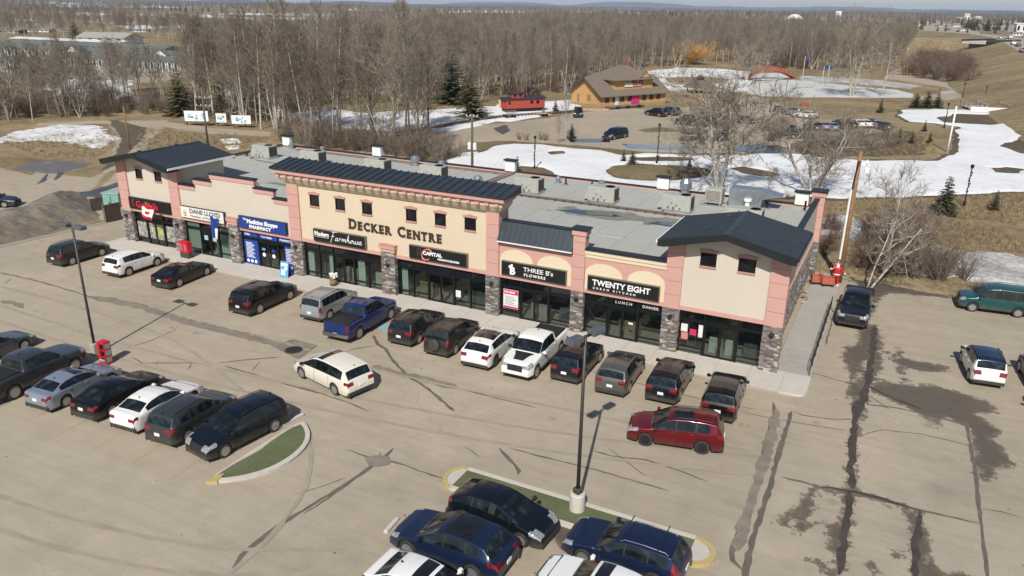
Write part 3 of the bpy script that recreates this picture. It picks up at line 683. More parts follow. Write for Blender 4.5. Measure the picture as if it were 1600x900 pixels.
# building name in small capitals
nm = empty('building_lettering', (28.2, -.02, 4.6), label='dark brown raised capitals naming the centre on the tan middle wall', cat='lettering')
xx = 24.62
for w in ('DECKER', 'CENTRE'):
    for i, ch in enumerate(w):
        sz = 1.02 if i == 0 else .84
        o = text('letter', ch, sz, (xx, Y0-.05, 4.62), TXD, nm, off=.024, ext=.05, sx=.93)
        wd = max(v.co.x for v in o.data.vertices)
        # serifs
        yb_ = Y0-.10; off = aloc(nm)
        if ch not in 'C':
            b = MB().box(xx-.03, xx+.2, yb_, Y0-.002, 4.60, 4.655)
            h = sz*.70
            if ch in 'NK' or ch == 'R': b.box(xx+wd-.17, xx+wd+.05, yb_, Y0-.002, 4.60, 4.655)
            b.box(xx-.03, xx+.16, yb_, Y0-.002, 4.62+h-.05, 4.62+h)
            if ch == 'T': b = MB().box(xx+wd/2-.12, xx+wd/2+.12, yb_, Y0-.002, 4.60, 4.65)
            b.build('serif', TXD, nm, off=off)
        xx += wd+.13
    xx += .42
# posters and window print (parts of each shopfront)
def poster(sf, x0, x1, z0, z1, mat, name='poster', y=.285):
    return part(MB().box(x0, x1, y-.012, y, z0, z1), name, mat, SF[sf])
PW = M('poster_white', (.66, .64, .62), .6, var=.06); PR = M('poster_red', (.55, .02, .09), .6, var=.06); PC = M('poster_photo', (.30, .28, .24), .5, var=.75, scale=5)
PB = M('poster_blue', (.015, .05, .28), .5, var=.2, scale=4); PBL = M('poster_light_blue', (.10, .35, .55), .5, var=.3, scale=4)
p = poster('bees', 37.30, 38.42, .74, 2.08, PW)
part(MB().box(37.32, 38.40, .265, .272, 1.74, 2.05).box(37.32, 38.40, .265, .272, .76, .88), 'red_print', PR, SF['bees'])
for k in range(6): part(MB().box(37.44, 38.28-.12*(k % 3), .266, .272, 1.0+.11*k, 1.03+.11*k), 'text_line', TXG, SF['bees'])
text('lettering', 'FOR LEASE', .17, (37.36, .262, 1.84), TXW, SF['bees'], off=.008, ext=.002)
poster('pharm', 13.82, 15.26, .16, 2.18, PB, y=.27); poster('pharm', 13.80, 15.28, 2.44, 2.83, PB); poster('pharm', 15.42, 17.32, 2.44, 2.83, PB); poster('pharm', 17.48, 18.9, 2.44, 2.83, PB)
poster('pharm', 18.05, 18.9, .16, 2.18, PB, y=.27)
for k in range(12): part(MB().box(14.0, 14.9-.25*((k*7) % 3)/2, .250, .257, .72+k*.11, .77+k*.11), 'text_line', TXW, SF['pharm'])
for k in range(10): part(MB().box(18.15, 18.8-.2*((k*5) % 3)/2, .250, .257, .85+k*.12, .90+k*.12), 'text_line', TXW, SF['pharm'])
for x in (14.1, 14.5, 14.9, 18.3, 18.7): part(MB().lathe([(.14, 0), (.14, .01)], 12, (x, .245, .42), axis='y'), 'round_print', TXW, SF['pharm'])
for a, t_ in ((13.95, 'OPEN'), (15.7, 'Your Health'), (17.6, 'PHARMACY')): text('lettering', t_, .22, (a, .262, 2.56), TXW, SF['pharm'], off=.006, ext=.002)
for x in (15.85, 16.85):
    part(MB().box(x-.18, x+.18, .262, .27, 1.5, 1.7), 'sticker', PBL if x < 16 else PB, SF['pharm']); part(MB().lathe([(.17, 0), (.17, .01)], 12, (x, .262, 1.15), axis='y'), 'round_print', TXW, SF['pharm'])
for a, c_ in ((1.35, 2.45), (2.8, 3.5), (3.75, 4.5), (4.85, 5.95)): poster('nails', a, c_, .65, 2.0, PC)
poster('nails', 3.8, 4.45, 1.0, 1.95, M('poster_green', (.35, .40, .12), .5, var=.5, scale=5), y=.265)
for x in (9.35, 10.3): poster('office', x, x+.42, 1.45, 1.85, M('sticker_aqua', (.30, .50, .50), .5))
poster('end', 49.55, 49.95, 1.5, 2.0, PW); poster('end', 49.6, 50.0, 1.0, 1.45, M('poster_pale_red', (.55, .2, .18), .5)); poster('end', 50.1, 50.5, 1.35, 1.75, PR); poster('end', 50.62, 50.88, 1.3, 2.1, PW)
poster('kitchen', 46.2, 46.5, 1.25, 1.38, PW); poster('cap', 33.55, 33.95, .8, 1.3, PW)
text('lettering', 'LUNCH', .26, (45.25, .27, 2.52), TXW, SF['kitchen'], space=1.45, ext=.003); text('lettering', 'DINNER', .26, (47.02, .27, 2.52), TXW, SF['kitchen'], space=1.15, ext=.003)
# flags hung in front of the signs
def flag(x, z, w, h, mats, label, fn, rz):
    e = empty('flag', (x, -.55, z), label=label, cat='flag', group='flags hung on the strip mall front')
    MB().tube([(0, .5, -.1), (0, -.35, .75)], .02, 6).build('flagpole', MT['white'], e)
    n, k = 14, 10; vs = []; fs = []; mi = []
    for i in range(n+1):
        for j in range(k+1):
            u, v = i/n, j/k
            X = (u-.35)*w*(1-.15*v)-.25*v*w; Z = .55-v*h-.22*u+.03*math.sin(u*9); Yy = -.32+.07*math.sin(u*9+v*2)
            vs.append((X, Yy, Z))
    for i in range(n):
        for j in range(k):
            fs.append((i*(k+1)+j, (i+1)*(k+1)+j, (i+1)*(k+1)+j+1, i*(k+1)+j+1)); mi.append(fn((i+.5)/n, (j+.5)/k))
    b = MB(); b.v = vs; b.f = fs; b.m = mi; b.build('cloth', mats, e, True)
flag(4.25, 3.5, 1.5, 1.15, [MT['red'], MT['white']], 'drooping red and white flag hung across the black and red sign', lambda u, v: 0 if (v < .22 or v > .78 or (.38 < u < .62 and .35 < v < .65)) else 1, 0)
flag(11.9, 3.5, .9, 1.7, [BLU, MT['white']], 'drooping royal blue and white flag hung at the right end of the white sign', lambda u, v: 1 if (v > .45 and u > .55) else 0, 0)
# ------------------------------------------------------------------ rooftop equipment
def hvac(cx, cy, w=2.35, d=1.2, h=1.25, label='', faceX=1):
    e = empty('rooftop_unit', (cx, cy, RZ), label=label, cat='air conditioner', group='rooftop air conditioners on the flat roof')
    MB().box(-w/2-.05, w/2+.05, -d/2-.05, d/2+.05, .0, .14).build('curb', MT['galv'], e)
    MB().cbox(-w/2, w/2, -d/2, d/2, .14, h, .02).build('housing', MT['hvac'], e)
    MB().lathe([(.36, 0), (.40, .04), (.33, .05), (.33, -.02)], 16, (w/2-.55, 0, h)).build('fan_ring', MT['metal_dark'], e)
    for k in range(4): MB().box(-w/2+.05+k*(w-.1)/4+.02, -w/2+.05+(k+1)*(w-.1)/4-.02, -d/2-.012, -d/2+.01, .2, h-.08).build('panel', MT['hvac'], e)
    MB().box(w/2-.01, w/2+.015, -d/2+.08, d/2-.08, .25, h-.12).build('coil_grille', MT['clad'], e)
    g = MB()
    for (x, z, r) in ((-.6, .35, .10), (-.2, .3, .12), (.05, .55, .08), (.3, .3, .09), (-.35, .7, .07)): g.obox((x, -d/2-.02, z), (r*1.6, .03, r*2))
    g.build('access_cover', MT['galv'], e)
    # sloping intake hood at the left end
    MB().prism([(-w/2-.42, .22), (-w/2-.002, .22), (-w/2-.002, h-.1)], -d/2+.1, d/2-.1).build('intake_hood', MT['hvac'], e)
    MB().tube([(-.9, -d/2-.1, .07), (-.9, -d/2-.6, .07), (-.3, -d/2-.6, .07)], .03, 5).build('gas_pipe', MT['wooddk'], e)
for cx, cy, lb in ((3.2, 14.3, 'beige rooftop unit nearest the left gable, first from the left'), (9.3, 14.4, 'beige rooftop unit behind the left end of the tan cornice'), (17.1, 14.1, 'beige rooftop unit behind the middle of the tan cornice'), (23.1, 14.2, 'beige rooftop unit nearest the right end of the tan cornice'),
                   (32.6, 13.9, 'beige rooftop unit left of the first roof puddle'), (39.2, 13.8, 'beige rooftop unit behind the first roof puddle'), (45.2, 14.0, 'beige rooftop unit just left of the right gable roof'), (50.2, 14.2, 'low beige rooftop unit half hidden behind the ridge of the right gable')):
    hvac(cx, cy, label=lb, w=2.2 if cx < 50 else 2.6, h=1.28 if cx < 50 else .8)
e = empty('evaporative_cooler', (47.2, 17.4, RZ), label='square louvred cooler box on legs on the right part of the roof', cat='cooler unit')
MB().cbox(-.65, .65, -.6, .6, .25, 1.35, .03).build('housing', MT['hvac'], e)
for k in range(9): MB().box(-.55, .55, -.63, -.605, .35+k*.1, .39+k*.1).build('louvre', MT['stone'], e)
MB().box(-.9, .9, -.7, -.6, 0, .12).box(-.9, .9, .6, .7, 0, .12).box(-.6, -.5, -.6, .6, .12, .25).box(.5, .6, -.6, .6, .12, .25).build('skid', MT['galv'], e)
e = empty('kitchen_exhaust', (49.9, 18.0, RZ), label='blue-grey galvanised kitchen make-up air unit with sloping hood on the right end of the roof', cat='exhaust unit')
MB().cbox(-1.6, .9, -.7, .7, .2, 1.5, .03).build('housing', MT['galv'], e)
MB().prism([(.9, .8), (.9, 1.45), (2.4, 1.2)], -.65, .65).build('hood', MT['galv'], e)
MB().box(-1.6, -1.5, -.6, .6, 0, .2).box(.7, .8, -.6, .6, 0, .2).build('skid', MT['galv'], e)
MB().lathe([(.18, 0), (.18, .4), (.3, .45), (.3, .6)], 10, (-.1, -.9, .2)).build('fan', MT['white'], e)
for k in range(3): MB().box(-1.6+.62*k+.05, -1.6+.62*(k+1), -.715, -.69, .3, 1.4).build('panel', MT['galv'], e)
def vent(x, y, r, h, label, kind=0):
    e = empty('roof_vent', (x, y, RZ), label=label, cat='roof vent', group='small vents on the flat roof')
    if kind == 0:
        MB().lathe([(r*.7, 0), (r*.7, h*.4), (r, h*.45), (r, h*.8), (r*.6, h)], 12).build('vent_body', MT['galv'], e)
        MB().box(-r, r, -r, r, 0, .05).build('flashing', MT['galv'], e)
    else:
        MB().tube([(0, 0, 0), (0, 0, h)], r, 8).build('pipe', MT['metal_dark'], e); MB().cbox(-r*2.5, r*2.5, -r*2.5, r*2.5, 0, .08, .01).build('flashing', MT['galv'], e)
s_ = 1600/260
for px, py, r, h, k, lb in ((649, 258, .45, .9, 0, 'large round galvanised vent behind the rooftop units, middle of the left roof'), (690, 262, .35, .7, 0, 'round galvanised vent close to the rear parapet, right of the large one'), (747, 291, .4, .9, 0, 'round galvanised vent at the roof firewall just behind the right end of the cornice'),
                         (872, 286, .25, .6, 0, 'square-topped galvanised vent at the rear edge, left of a black pipe'), (884, 289, .08, .6, 1, 'black vent pipe right of the square-topped vent'), (925, 293, .08, .5, 1, 'black vent pipe left of the galvanised box at the rear edge'), (940, 292, .3, .6, 0, 'galvanised vent behind the middle right rooftop unit'),
                         (1070, 307, .5, 1.5, 0, 'tall ribbed galvanised turbine vent near the rear chimney box'), (1257, 330, .08, .8, 1, 'black vent pipe at the right end of the roof'), (1198, 326, .1, .6, 1, 'short black pipe behind the right gable roof'),
                         (402, 293, .2, .4, 0, 'small vent just behind the step of the left parapet'), (433, 273, .2, .4, 0, 'small vent right of the dark damp mark on the left roof'), (386, 244, .1, .4, 1, 'small pipe left of the first rooftop unit'), (507, 237, .25, .6, 0, 'galvanised vent at the rear parapet behind the second rooftop unit'), (461, 231, .3, .6, 0, 'galvanised vent at the rear left corner of the roof')):
    p = PL(px, py, 2, RZ); vent(p[0], min(p[1], YB-.7), r, h, lb, k)
for px, py in ((428, 223), (579, 246), (785, 272), (1031, 298), (1268, 322)):
    p = PL(px, py, 2, RZ+.2); x = min(max(p[0], .9), XR-1.3)
    e = empty('parapet_pier', (x, YB-.2, RZ+.2), label={428: 'small white capped pier at the far left rear corner of the roof', 579: 'small white capped pier on the rear parapet behind the left rooftop units', 785: 'small white capped pier on the rear parapet just right of the tan cornice', 1031: 'small white capped pier on the rear parapet beside the ribbed vent', 1268: 'small white capped pier at the rear right corner of the roof'}[px], cat='roof pier', group='capped piers on the rear parapet')
    MB().box(-.5, .5, -.22, .22, 0, .95).build('pier', MT['white'], e); MB().box(-.62, .62, -.34, .34, .952, 1.08).build('cap', MT['metal_dark'], e)
# roof puddles, damp marks, conduit runs, membrane seams
def flatpatch(name, poly, z, mat, res=.12, amp=.35, ns=.8, label=None, parent=None, kind=None, top=.004, seed=0):
    poly = [tuple(p) for p in poly]; a = np.array(poly); lo = a.min(0)-1; hi = a.max(0)+1
    nx = int((hi[0]-lo[0])/res)+2; ny = int((hi[1]-lo[1])/res)+2
    X, Y = np.meshgrid(lo[0]+np.arange(nx)*res, lo[1]+np.arange(ny)*res, indexing='ij')
    P = np.stack([X.ravel(), Y.ravel()], 1); s = sdf(P, poly)+amp*fbm(P[:, 0]*ns+seed, P[:, 1]*ns, 4)
    Z = z+np.clip(s*.25, -.03, top)
    keep = s > -res*1.6
    idx = np.arange(nx*ny).reshape(nx, ny); q = np.stack([idx[:-1, :-1], idx[1:, :-1], idx[1:, 1:], idx[:-1, 1:]], -1).reshape(-1, 4)
    q = q[keep[q].any(1)]; u, inv = np.unique(q, return_inverse=True); q = inv.reshape(-1, 4)
    me = bpy.data.meshes.new(name); V = np.stack([P[u, 0], P[u, 1], Z[u]], 1)
    me.from_pydata(V.tolist(), [], q.tolist()); me.materials.append(mat); me.polygons.foreach_set('use_smooth', [True]*len(q)); me.update()
    o = inst(name, me, parent)
    if kind: o['kind'] = kind
    if label: o['label'] = label
    return o
damp = M('damp_roof', (.20, .19, .15), .8, var=.3, scale=1.2); wet = M('roof_water', (.02, .032, .055), .04, var=.3, scale=1, spec=.8)
flatpatch('damp_patch', [(36.2, 9.0), (43.5, 9.2), (47.6, 9.3), (48.3, 11.2), (44, 11.3), (40, 11.4), (36.6, 10.8)], RZ, damp, amp=1.0, ns=.9, parent=mall, kind='structure')
flatpatch('roof_puddle', [(37.4, 9.6), (39.2, 9.2), (41.5, 9.7), (42.3, 10.3), (40.4, 10.7), (38.2, 10.5)], RZ+.014, wet, amp=.25, parent=mall, kind='structure')
flatpatch('roof_puddle', [(44.4, 9.4), (46.2, 9.2), (48.2, 9.6), (48.2, 10.6), (46.5, 10.5), (44.9, 10.2)], RZ+.014, wet, amp=.2, parent=mall, kind='structure')
flatpatch('damp_patch', [(11.2, 5.4), (14.6, 5.5), (14.8, 6.3), (12.0, 6.2)], RZ, damp, amp=.4, parent=mall, kind='structure')
cond = MB(); random.seed(8)
part(MB().box(28.6, 48.0, 12.3, 12.75, RZ, RZ+.09), 'expansion_curb', M('brown_flashing', (.17, .12, .095), .85, var=.3, scale=2))
part(MB().box(27.6, 28.3, 8.5, YB-.4, RZ, RZ+.12), 'expansion_curb', M('brown_flashing2', (.20, .145, .115), .85, var=.3, scale=2))
part(MB().box(3.0, 27.6, YB-1.4, YB-.75, RZ, RZ+.1), 'expansion_curb', M('brown_flashing3', (.20, .15, .12), .85, var=.3, scale=2))
for k in range(26):
    x = 28.9+k*.75; cond.box(x, x+.15, 12.1, 12.3, RZ, RZ+.12)
cond.tube([(28.6, 12.15, RZ+.1), (48.0, 12.1, RZ+.1)], .03, 5); cond.tube([(9.5, 12.0, RZ+.1), (3.5, 12.6, RZ+.1)], .03, 5).tube([(9.5, 12.0, RZ+.1), (18, 12.9, RZ+.1)], .03, 5)
part(cond, 'gas_line', MT['wooddk'])
part(MB().box(42.6, 44.1, 4.6, 5.0, RZ-.002, RZ+.06), 'hatch_curb', MT['hvac'])
sm = MB()
for k in range(26): sm.box(1+k*2.05, 1.03+k*2.05, .6, YB-.4, RZ, RZ+.008)
part(sm, 'membrane_seam', M('seam', (.27, .27, .245), .85, var=.1))
# ------------------------------------------------------------------ the ground
def heightpatch(name, polys, holes, res, hfun, mat, amp, ns, zb=-.06, kind='structure', label=None, bounds=None, seed=0, smooth=True, attr=None):
    allp = np.concatenate([np.asarray(p, float) for p in polys]); lo = allp.min(0)-2; hi = allp.max(0)+2
    nx = int((hi[0]-lo[0])/res)+2; ny = int((hi[1]-lo[1])/res)+2
    X, Y = np.meshgrid(lo[0]+np.arange(nx)*res, lo[1]+np.arange(ny)*res, indexing='ij')
    P = np.stack([X.ravel(), Y.ravel()], 1)
    s = np.full(len(P), -1e9)
    for p in polys: s = np.maximum(s, sdf(P, p))
    for h in holes: s = np.minimum(s, -sdf(P, h))
    s = s+amp*fbm(P[:, 0]*ns+seed, P[:, 1]*ns+seed, 4)
    Z = hfun(s, P)
    keep = s > -res*1.8
    idx = np.arange(nx*ny).reshape(nx, ny); q = np.stack([idx[:-1, :-1], idx[1:, :-1], idx[1:, 1:], idx[:-1, 1:]], -1).reshape(-1, 4)
    q = q[keep[q].any(1)]; u, inv = np.unique(q, return_inverse=True); q = inv.reshape(-1, 4)
    me = bpy.data.meshes.new(name); me.from_pydata(np.stack([P[u, 0], P[u, 1], Z[u]], 1).tolist(), [], q.tolist())
    me.materials.append(mat)
    if smooth: me.polygons.foreach_set('use_smooth', [True]*len(q))
    me.update(); o = inst(name, me)
    o['kind'] = kind
    if label: o['label'] = label
    return o
def snowh(h=.22, k=.35, zb=-.05): return lambda s, P: zb+np.clip(s*k, -.06, h)+np.clip(s, 0, 1)*.05*fbm(P[:, 0]*.5, P[:, 1]*.5, 3)
def flath(z, k=.3): return lambda s, P: z+np.clip(s*k, -.08, 0)
# one big sheet of dry grass and fields to the horizon
xs = [-26000, -9000, -4000, -2000, -1000, -500, -250, -120, -60, 0, 60, 120, 250, 500, 1000, 2000, 4000, 9000, 26000]
ys = [-3000, -1000, -300, -60, 0, 60, 150, 300, 600, 1200, 2500, 5000, 9000, 16000, 34000]
me = bpy.data.meshes.new('ground'); me.from_pydata([(x, y, -.05) for x in xs for y in ys], [], [(i*len(ys)+j, (i+1)*len(ys)+j, (i+1)*len(ys)+j+1, i*len(ys)+j+1) for i in range(len(xs)-1) for j in range(len(ys)-1)])
GM, t, b, o_ = _nt('ground_fields'); v = geo(t)
n1 = noise(t, v, .06, 6, .6); n2 = noise(t, v, .5, 6, .65); n3 = noise(t, v, 3.5, 4, .7)
f = mth(t, 'ADD', mth(t, 'ADD', mth(t, 'MULTIPLY', n1, .42), mth(t, 'MULTIPLY', n2, .33)), mth(t, 'MULTIPLY', n3, .25))
near = ramp(t, f, [(.34, (.09, .066, .038)), (.44, (.19, .14, .077)), (.54, (.285, .22, .125)), (.67, (.42, .34, .21))])
vo = N(t, 'ShaderNodeTexVoronoi'); vo.inputs['Scale'].default_value = .0022; mp = N(t, 'ShaderNodeMapping'); mp.inputs['Scale'].default_value = (1, .55, 1); mp.inputs['Rotation'].default_value = (0, 0, .35); L(t, v, mp.inputs['Vector']); L(t, mp.outputs[0], vo.inputs['Vector'])
sep = N(t, 'ShaderNodeSeparateColor'); L(t, vo.outputs['Color'], sep.inputs[0])
far = ramp(t, sep.outputs[0], [(.0, (.13, .10, .062)), (.35, (.24, .19, .12)), (.55, (.10, .08, .055)), (.75, (.30, .245, .165)), (.93, (.5, .48, .45))])
far = mixc(t, .5, far, near)
sx = N(t, 'ShaderNodeSeparateXYZ'); L(t, v, sx.inputs[0])
dist = N(t, 'ShaderNodeMapRange'); dist.inputs['From Min'].default_value = 350; dist.inputs['From Max'].default_value = 700; L(t, sx.outputs['Y'], dist.inputs['Value'])
L(t, mixc(t, dist.outputs[0], near, far), b.inputs['Base Color']); b.inputs['Roughness'].default_value = 1; b.inputs['Specular IOR Level'].default_value = .1
bump(t, b, n3, .7, .12)
me.materials.append(GM); g = inst('ground', me); g['kind'] = 'structure'
# ---- parking lot: a fine grid carrying the wet stains as an attribute
Q = lambda pts, s, ox, oy: [(ox+x/s, oy+y/s) for x, y in pts]
Z7 = lambda p: GP(Q(p, 3.6, 1200, 400)); Z8 = lambda p: GP(Q(p, 3.0, 1120, 600))
WET = [Z7([(440,110),(600,130),(830,195),(1030,215),(1020,238),(850,222),(680,205),(610,260),(600,310),(555,340),(560,250),(520,170)]),
       Z7([(550,380),(610,390),(640,480),(630,540),(640,640),(600,700),(560,730),(550,900),(495,900),(485,830),(445,780),(455,650),(415,570),(430,515),(500,500),(515,420)]),
       Z7([(640,520),(740,570),(860,590),(1010,625),(1010,650),(880,650),(790,630),(740,640),(700,580)]),
       Z7([(620,690),(760,740),(900,720),(1060,760),(1240,820),(1290,880),(1100,890),(900,850),(720,820),(640,760)]),
       Z7([(730,510),(745,510),(760,640),(800,740),(780,740),(735,650)]),
       Z8([(612,0),(705,0),(700,90),(655,270),(655,490),(640,520),(620,720),(580,920),(545,920),(560,840),(520,720),(510,660),(580,650),(592,510),(612,460),(622,300),(655,120)]),
       Z8([(705,0),(900,0),(1080,60),(1200,130),(1330,220),(1300,260),(1400,380),(1300,395),(1300,460),(1220,440),(1185,200),(1050,150),(1030,200),(930,130),(720,30)]),
       Z8([(470,480),(600,490),(880,570),(950,590),(960,640),(1000,700),(1005,820),(1040,870),(1190,900),(1190,930),(920,930),(915,700),(892,650),(885,590),(640,525),(480,500)]),
       Z8([(470,475),(445,590),(420,700),(365,700),(300,660),(270,635),(330,610),(390,565),(410,510)]),
       Z8([(395,825),(440,818),(520,850),(560,900),(520,900),(470,850)]), Z8([(700,840),(730,840),(780,890),(780,905),(740,905)]), Z8([(820,790),(850,780),(855,810),(830,810)])]
WET += [GP([(836,800),(905,822),(925,870),(880,858),(850,830)])]
HOLE = [Z7([(520,600),(560,585),(570,620),(545,640)]), Z7([(500,670),(520,660),(522,710),(505,705)]), Z8([(720,45),(830,110),(830,125),(740,90)]), Z8([(345,645),(375,640),(382,658),(350,660)])]
x0, x1, y0_, y1 = -46, 100, -47, 26; res = .34
nx = int((x1-x0)/res)+1; ny = int((y1-y0_)/res)+1
X, Y = np.meshgrid(x0+np.arange(nx)*res, y0_+np.arange(ny)*res, indexing='ij'); P = np.stack([X.ravel(), Y.ravel()], 1)
LOT = [(-46, -47), (100, -47), (100, 22.6), (82, 22), (70, 21.2), (63, 20.6), (58.6, 20.6), (55.2, 23.0), (42, 23.0), (-9.5, 22.5), *GP([(178, 300), (183, 328), (170, 346), (120, 358), (60, 372), (0, 387), (-90, 410), (-200, 440)])]
sl_ = sdf(P, LOT)+.35*fbm(P[:, 0]*.7, P[:, 1]*.7, 3)*(P[:, 1] > 15)
w = np.full(len(P), -3.)
for p in WET:
    sub = np.abs(P-np.mean(p, 0)).max(1) < 30
    w[sub] = np.maximum(w[sub], np.clip(sdf(P[sub], p), -1.4, 1.1)*1.7+.12)
for p in HOLE:
    sub = np.abs(P-np.mean(p, 0)).max(1) < 10
    w[sub] = np.minimum(w[sub], -sdf(P[sub], p)*2)
keep = sl_ > -res*1.2
idx = np.arange(nx*ny).reshape(nx, ny); q = np.stack([idx[:-1, :-1], idx[1:, :-1], idx[1:, 1:], idx[:-1, 1:]], -1).reshape(-1, 4)
q = q[keep[q].any(1)]; u, inv = np.unique(q, return_inverse=True); q = inv.reshape(-1, 4)
Zl = np.clip(sl_*.5, -.09, 0)
me = bpy.data.meshes.new('parking_lot'); me.from_pydata(np.stack([P[u, 0], P[u, 1], Zl[u]], 1).tolist(), [], q.tolist())
at = me.attributes.new('wet', 'FLOAT', 'POINT'); at.data.foreach_set('value', w[u].astype(np.float32))
dst = np.clip(1-np.abs((P[:, 1]+26)/20), 0, 1)*np.clip((40-P[:, 0])/30, 0, 1)
at = me.attributes.new('dust', 'FLOAT', 'POINT'); at.data.foreach_set('value', dst[u].astype(np.float32))
me.materials.append(MT['asphalt']); me.polygons.foreach_set('use_smooth', [True]*len(q)); me.update(); o = inst('parking_lot', me); o['kind'] = 'structure'
# ---- tar-sealed cracks and seams in the lot
RZC = [0]
def ribbon(b, pts, w, z=.005, jit=.25, step=.35, mi=0):
    pts = [Vector((p[0], p[1], 0)) for p in pts]; R = []
    for i in range(len(pts)-1):
        n = max(1, int((pts[i+1]-pts[i]).length/step))
        for k in range(n): R.append(pts[i].lerp(pts[i+1], k/n))
    R.append(pts[-1])
    R = [p+Vector((random.uniform(-1, 1), random.uniform(-1, 1), 0))*jit*w*1.2 for p in R]
    vs = []; 
    for i, p in enumerate(R):
        t_ = (R[min(i+1, len(R)-1)]-R[max(i-1, 0)]).normalized(); nn = Vector((-t_.y, t_.x, 0)); ww = w*random.uniform(.6, 1.3)/2
        if i in (0, len(R)-1): ww *= .2
        vs += [tuple(p+nn*ww+Vector((0, 0, z))), tuple(p-nn*ww+Vector((0, 0, z)))]
    RZC[0] += 1; dz_ = .00035*(RZC[0] % 60); vs = [(x_, y_, z_+dz_) for x_, y_, z_ in vs]
    b.add(vs, [(2*i, 2*i+1, 2*i+3, 2*i+2) for i in range(len(R)-1)], mi)
b = MB(); random.seed(3)
Z5 = lambda p: GP(Q(p, 4.5, 540, 700)); Z6 = lambda p: GP(Q(p, 4.5, 820, 700)); Z3 = lambda p: GP(Q(p, 4, 440, 420)); Z1 = lambda p: GP(Q(p, 3, 0, 480)); Z2 = lambda p: GP(Q(p, 3.333, 0, 330))
for pts, w_ in ((Z8([(265,85),(275,150),(240,230),(215,330),(205,420),(180,500),(150,600),(120,690),(70,790),(75,830),(130,880)]), .22), (Z8([(350,130),(320,230),(280,360),(250,480),(210,600),(170,720),(130,890),(120,930)]), .24),
                (Z8([(110,130),(300,170),(620,220)]), .06), (Z8([(345,125),(400,145),(520,165),(650,165)]), .10), (Z8([(670,240),(780,215),(960,235),(1090,265),(1180,290)]), .06), (Z8([(300,435),(480,480),(650,515),(890,575),(1230,655)]), .12),
                (Z8([(700,0),(705,95),(860,115),(1170,190),(1210,400),(1230,580),(1270,920)]), .16), (Z8([(1235,585),(1340,600),(1440,630)]), .07), (Z8([(125,700),(160,720)]), .15),
                (Z3([(575,415),(600,470),(650,500),(700,580),(800,680),(870,715),(960,790),(1080,890)]), .20), (Z3([(390,520),(480,495),(600,480)]), .12), (Z3([(0,715),(190,760),(400,830),(540,890)]), .10), (Z3([(1100,745),(1300,800),(1600,870)]), .09),
                (Z6([(0,30),(260,95),(500,155),(800,240),(1010,305)]), .09), (Z6([(480,20),(600,55),(850,85),(1100,165),(1290,240)]), .09), (Z6([(1530,520),(1470,640),(1450,760),(1530,860)]), .10), (Z5([(840,-10),(940,65)]), .09), (Z5([(1080,0),(1150,80),(1220,160),(1215,190)]), .18),
                (Z5([(0,10),(150,60),(380,110),(600,190),(700,220)]), .10), (Z5([(340,0),(250,80),(100,190),(-120,330),(-450,530),(-700,720),(-800,850)]), .20), (Z5([(250,30),(180,130),(0,270),(-300,470)]), .10), (Z5([(640,240),(760,200)]), .05), (Z5([(1150,0),(1440,80)]), .07),
                (Z1([(620,235),(665,262),(800,262),(960,262)]), .08), (Z1([(1010,265),(1120,250),(1310,235)]), .09), (Z1([(1050,275),(1220,325),(1500,405)]), .12), (Z1([(880,295),(900,262)]), .06), (Z1([(1180,300),(1220,255)]), .04), (Z1([(600,190),(700,160),(825,105),(790,90)]), .05),
                (Z1([(1380,880),(1500,845),(1620,800)]), .05), (Z2([(0,320),(200,365),(420,430),(520,465)]), .14), (Z2([(20,380),(60,350)]), .06), (GP([(600,485),(700,508)]), .05), (GP([(1240,575),(1330,600),(1390,640)]), .07), (GP([(1290,480),(1300,500),(1290,540)]), .10),
                (GP([(160,385),(300,400),(480,455),(700,530),(900,575),(1100,625),(1180,640)]), .05), (GP([(300,330),(350,420)]), .01), (GP([(950,700),(1010,745)]), .06)):
    ribbon(b, pts, w_, jit=.25 if w_ < .15 else .12)
o = b.build('sealed_crack', MT['tar']); o['kind'] = 'structure'
b = MB()
for pts, w_ in ((Z8([(655,80),(650,160),(640,260),(630,360),(627,490)]), .55), (Z8([(625,500),(612,600),(600,720),(575,900)]), .5), (Z8([(480,482),(600,497),(760,535),(890,575),(950,592)]), .3), (Z8([(945,595),(938,700),(935,800),(930,920)]), .45), (Z7([(600,395),(590,520),(570,640),(550,760),(520,880)]), .6), (Z7([(555,730),(700,800),(860,860)]), .25)):
    ribbon(b, pts, w_*.6, z=.002, jit=.22, step=.45)
o = b.build('wet_seam', M('wet_seam', (.065, .050, .038), .6, var=.3, scale=2)); o['kind'] = 'structure'
b = MB()
for pts, w_ in ((Z2([(480,445),(750,500),(950,570),(1200,630),(1480,705)]), .75), (Z3([(560,610),(850,680),(1100,745)]), .55), (Z5([(150,70),(210,85),(260,98),(320,112)]), .9), (Z2([(0,470),(80,480),(120,505)]), .5), (GP([(1150,860),(1200,700),(1215,640)]), .5)):
    ribbon(b, pts, w_, z=.003, jit=.1)
o = b.build('dark_track', MT['tarlight']); o['kind'] = 'structure'
b = MB(); random.seed(14)
arcs = [[(30,-16.2),(20,-13.0),(8,-12.2),(-6,-12.8)], [(56,-9.6),(46,-12.2),(34,-14.0),(20,-15.0),(4,-14.6)], [(56,-11.4),(46,-14.0),(34,-15.8),(20,-16.6),(4,-16.2)],
        [(43,-24),(38,-26.5),(30,-28),(20,-28.5)], [(43,-25.6),(38,-28.1),(30,-29.6),(20,-30.1)], [(36,-18),(39,-22),(40,-28),(38,-36)], [(24,-10),(36,-10.5),(48,-9.5),(56,-9.2)]]
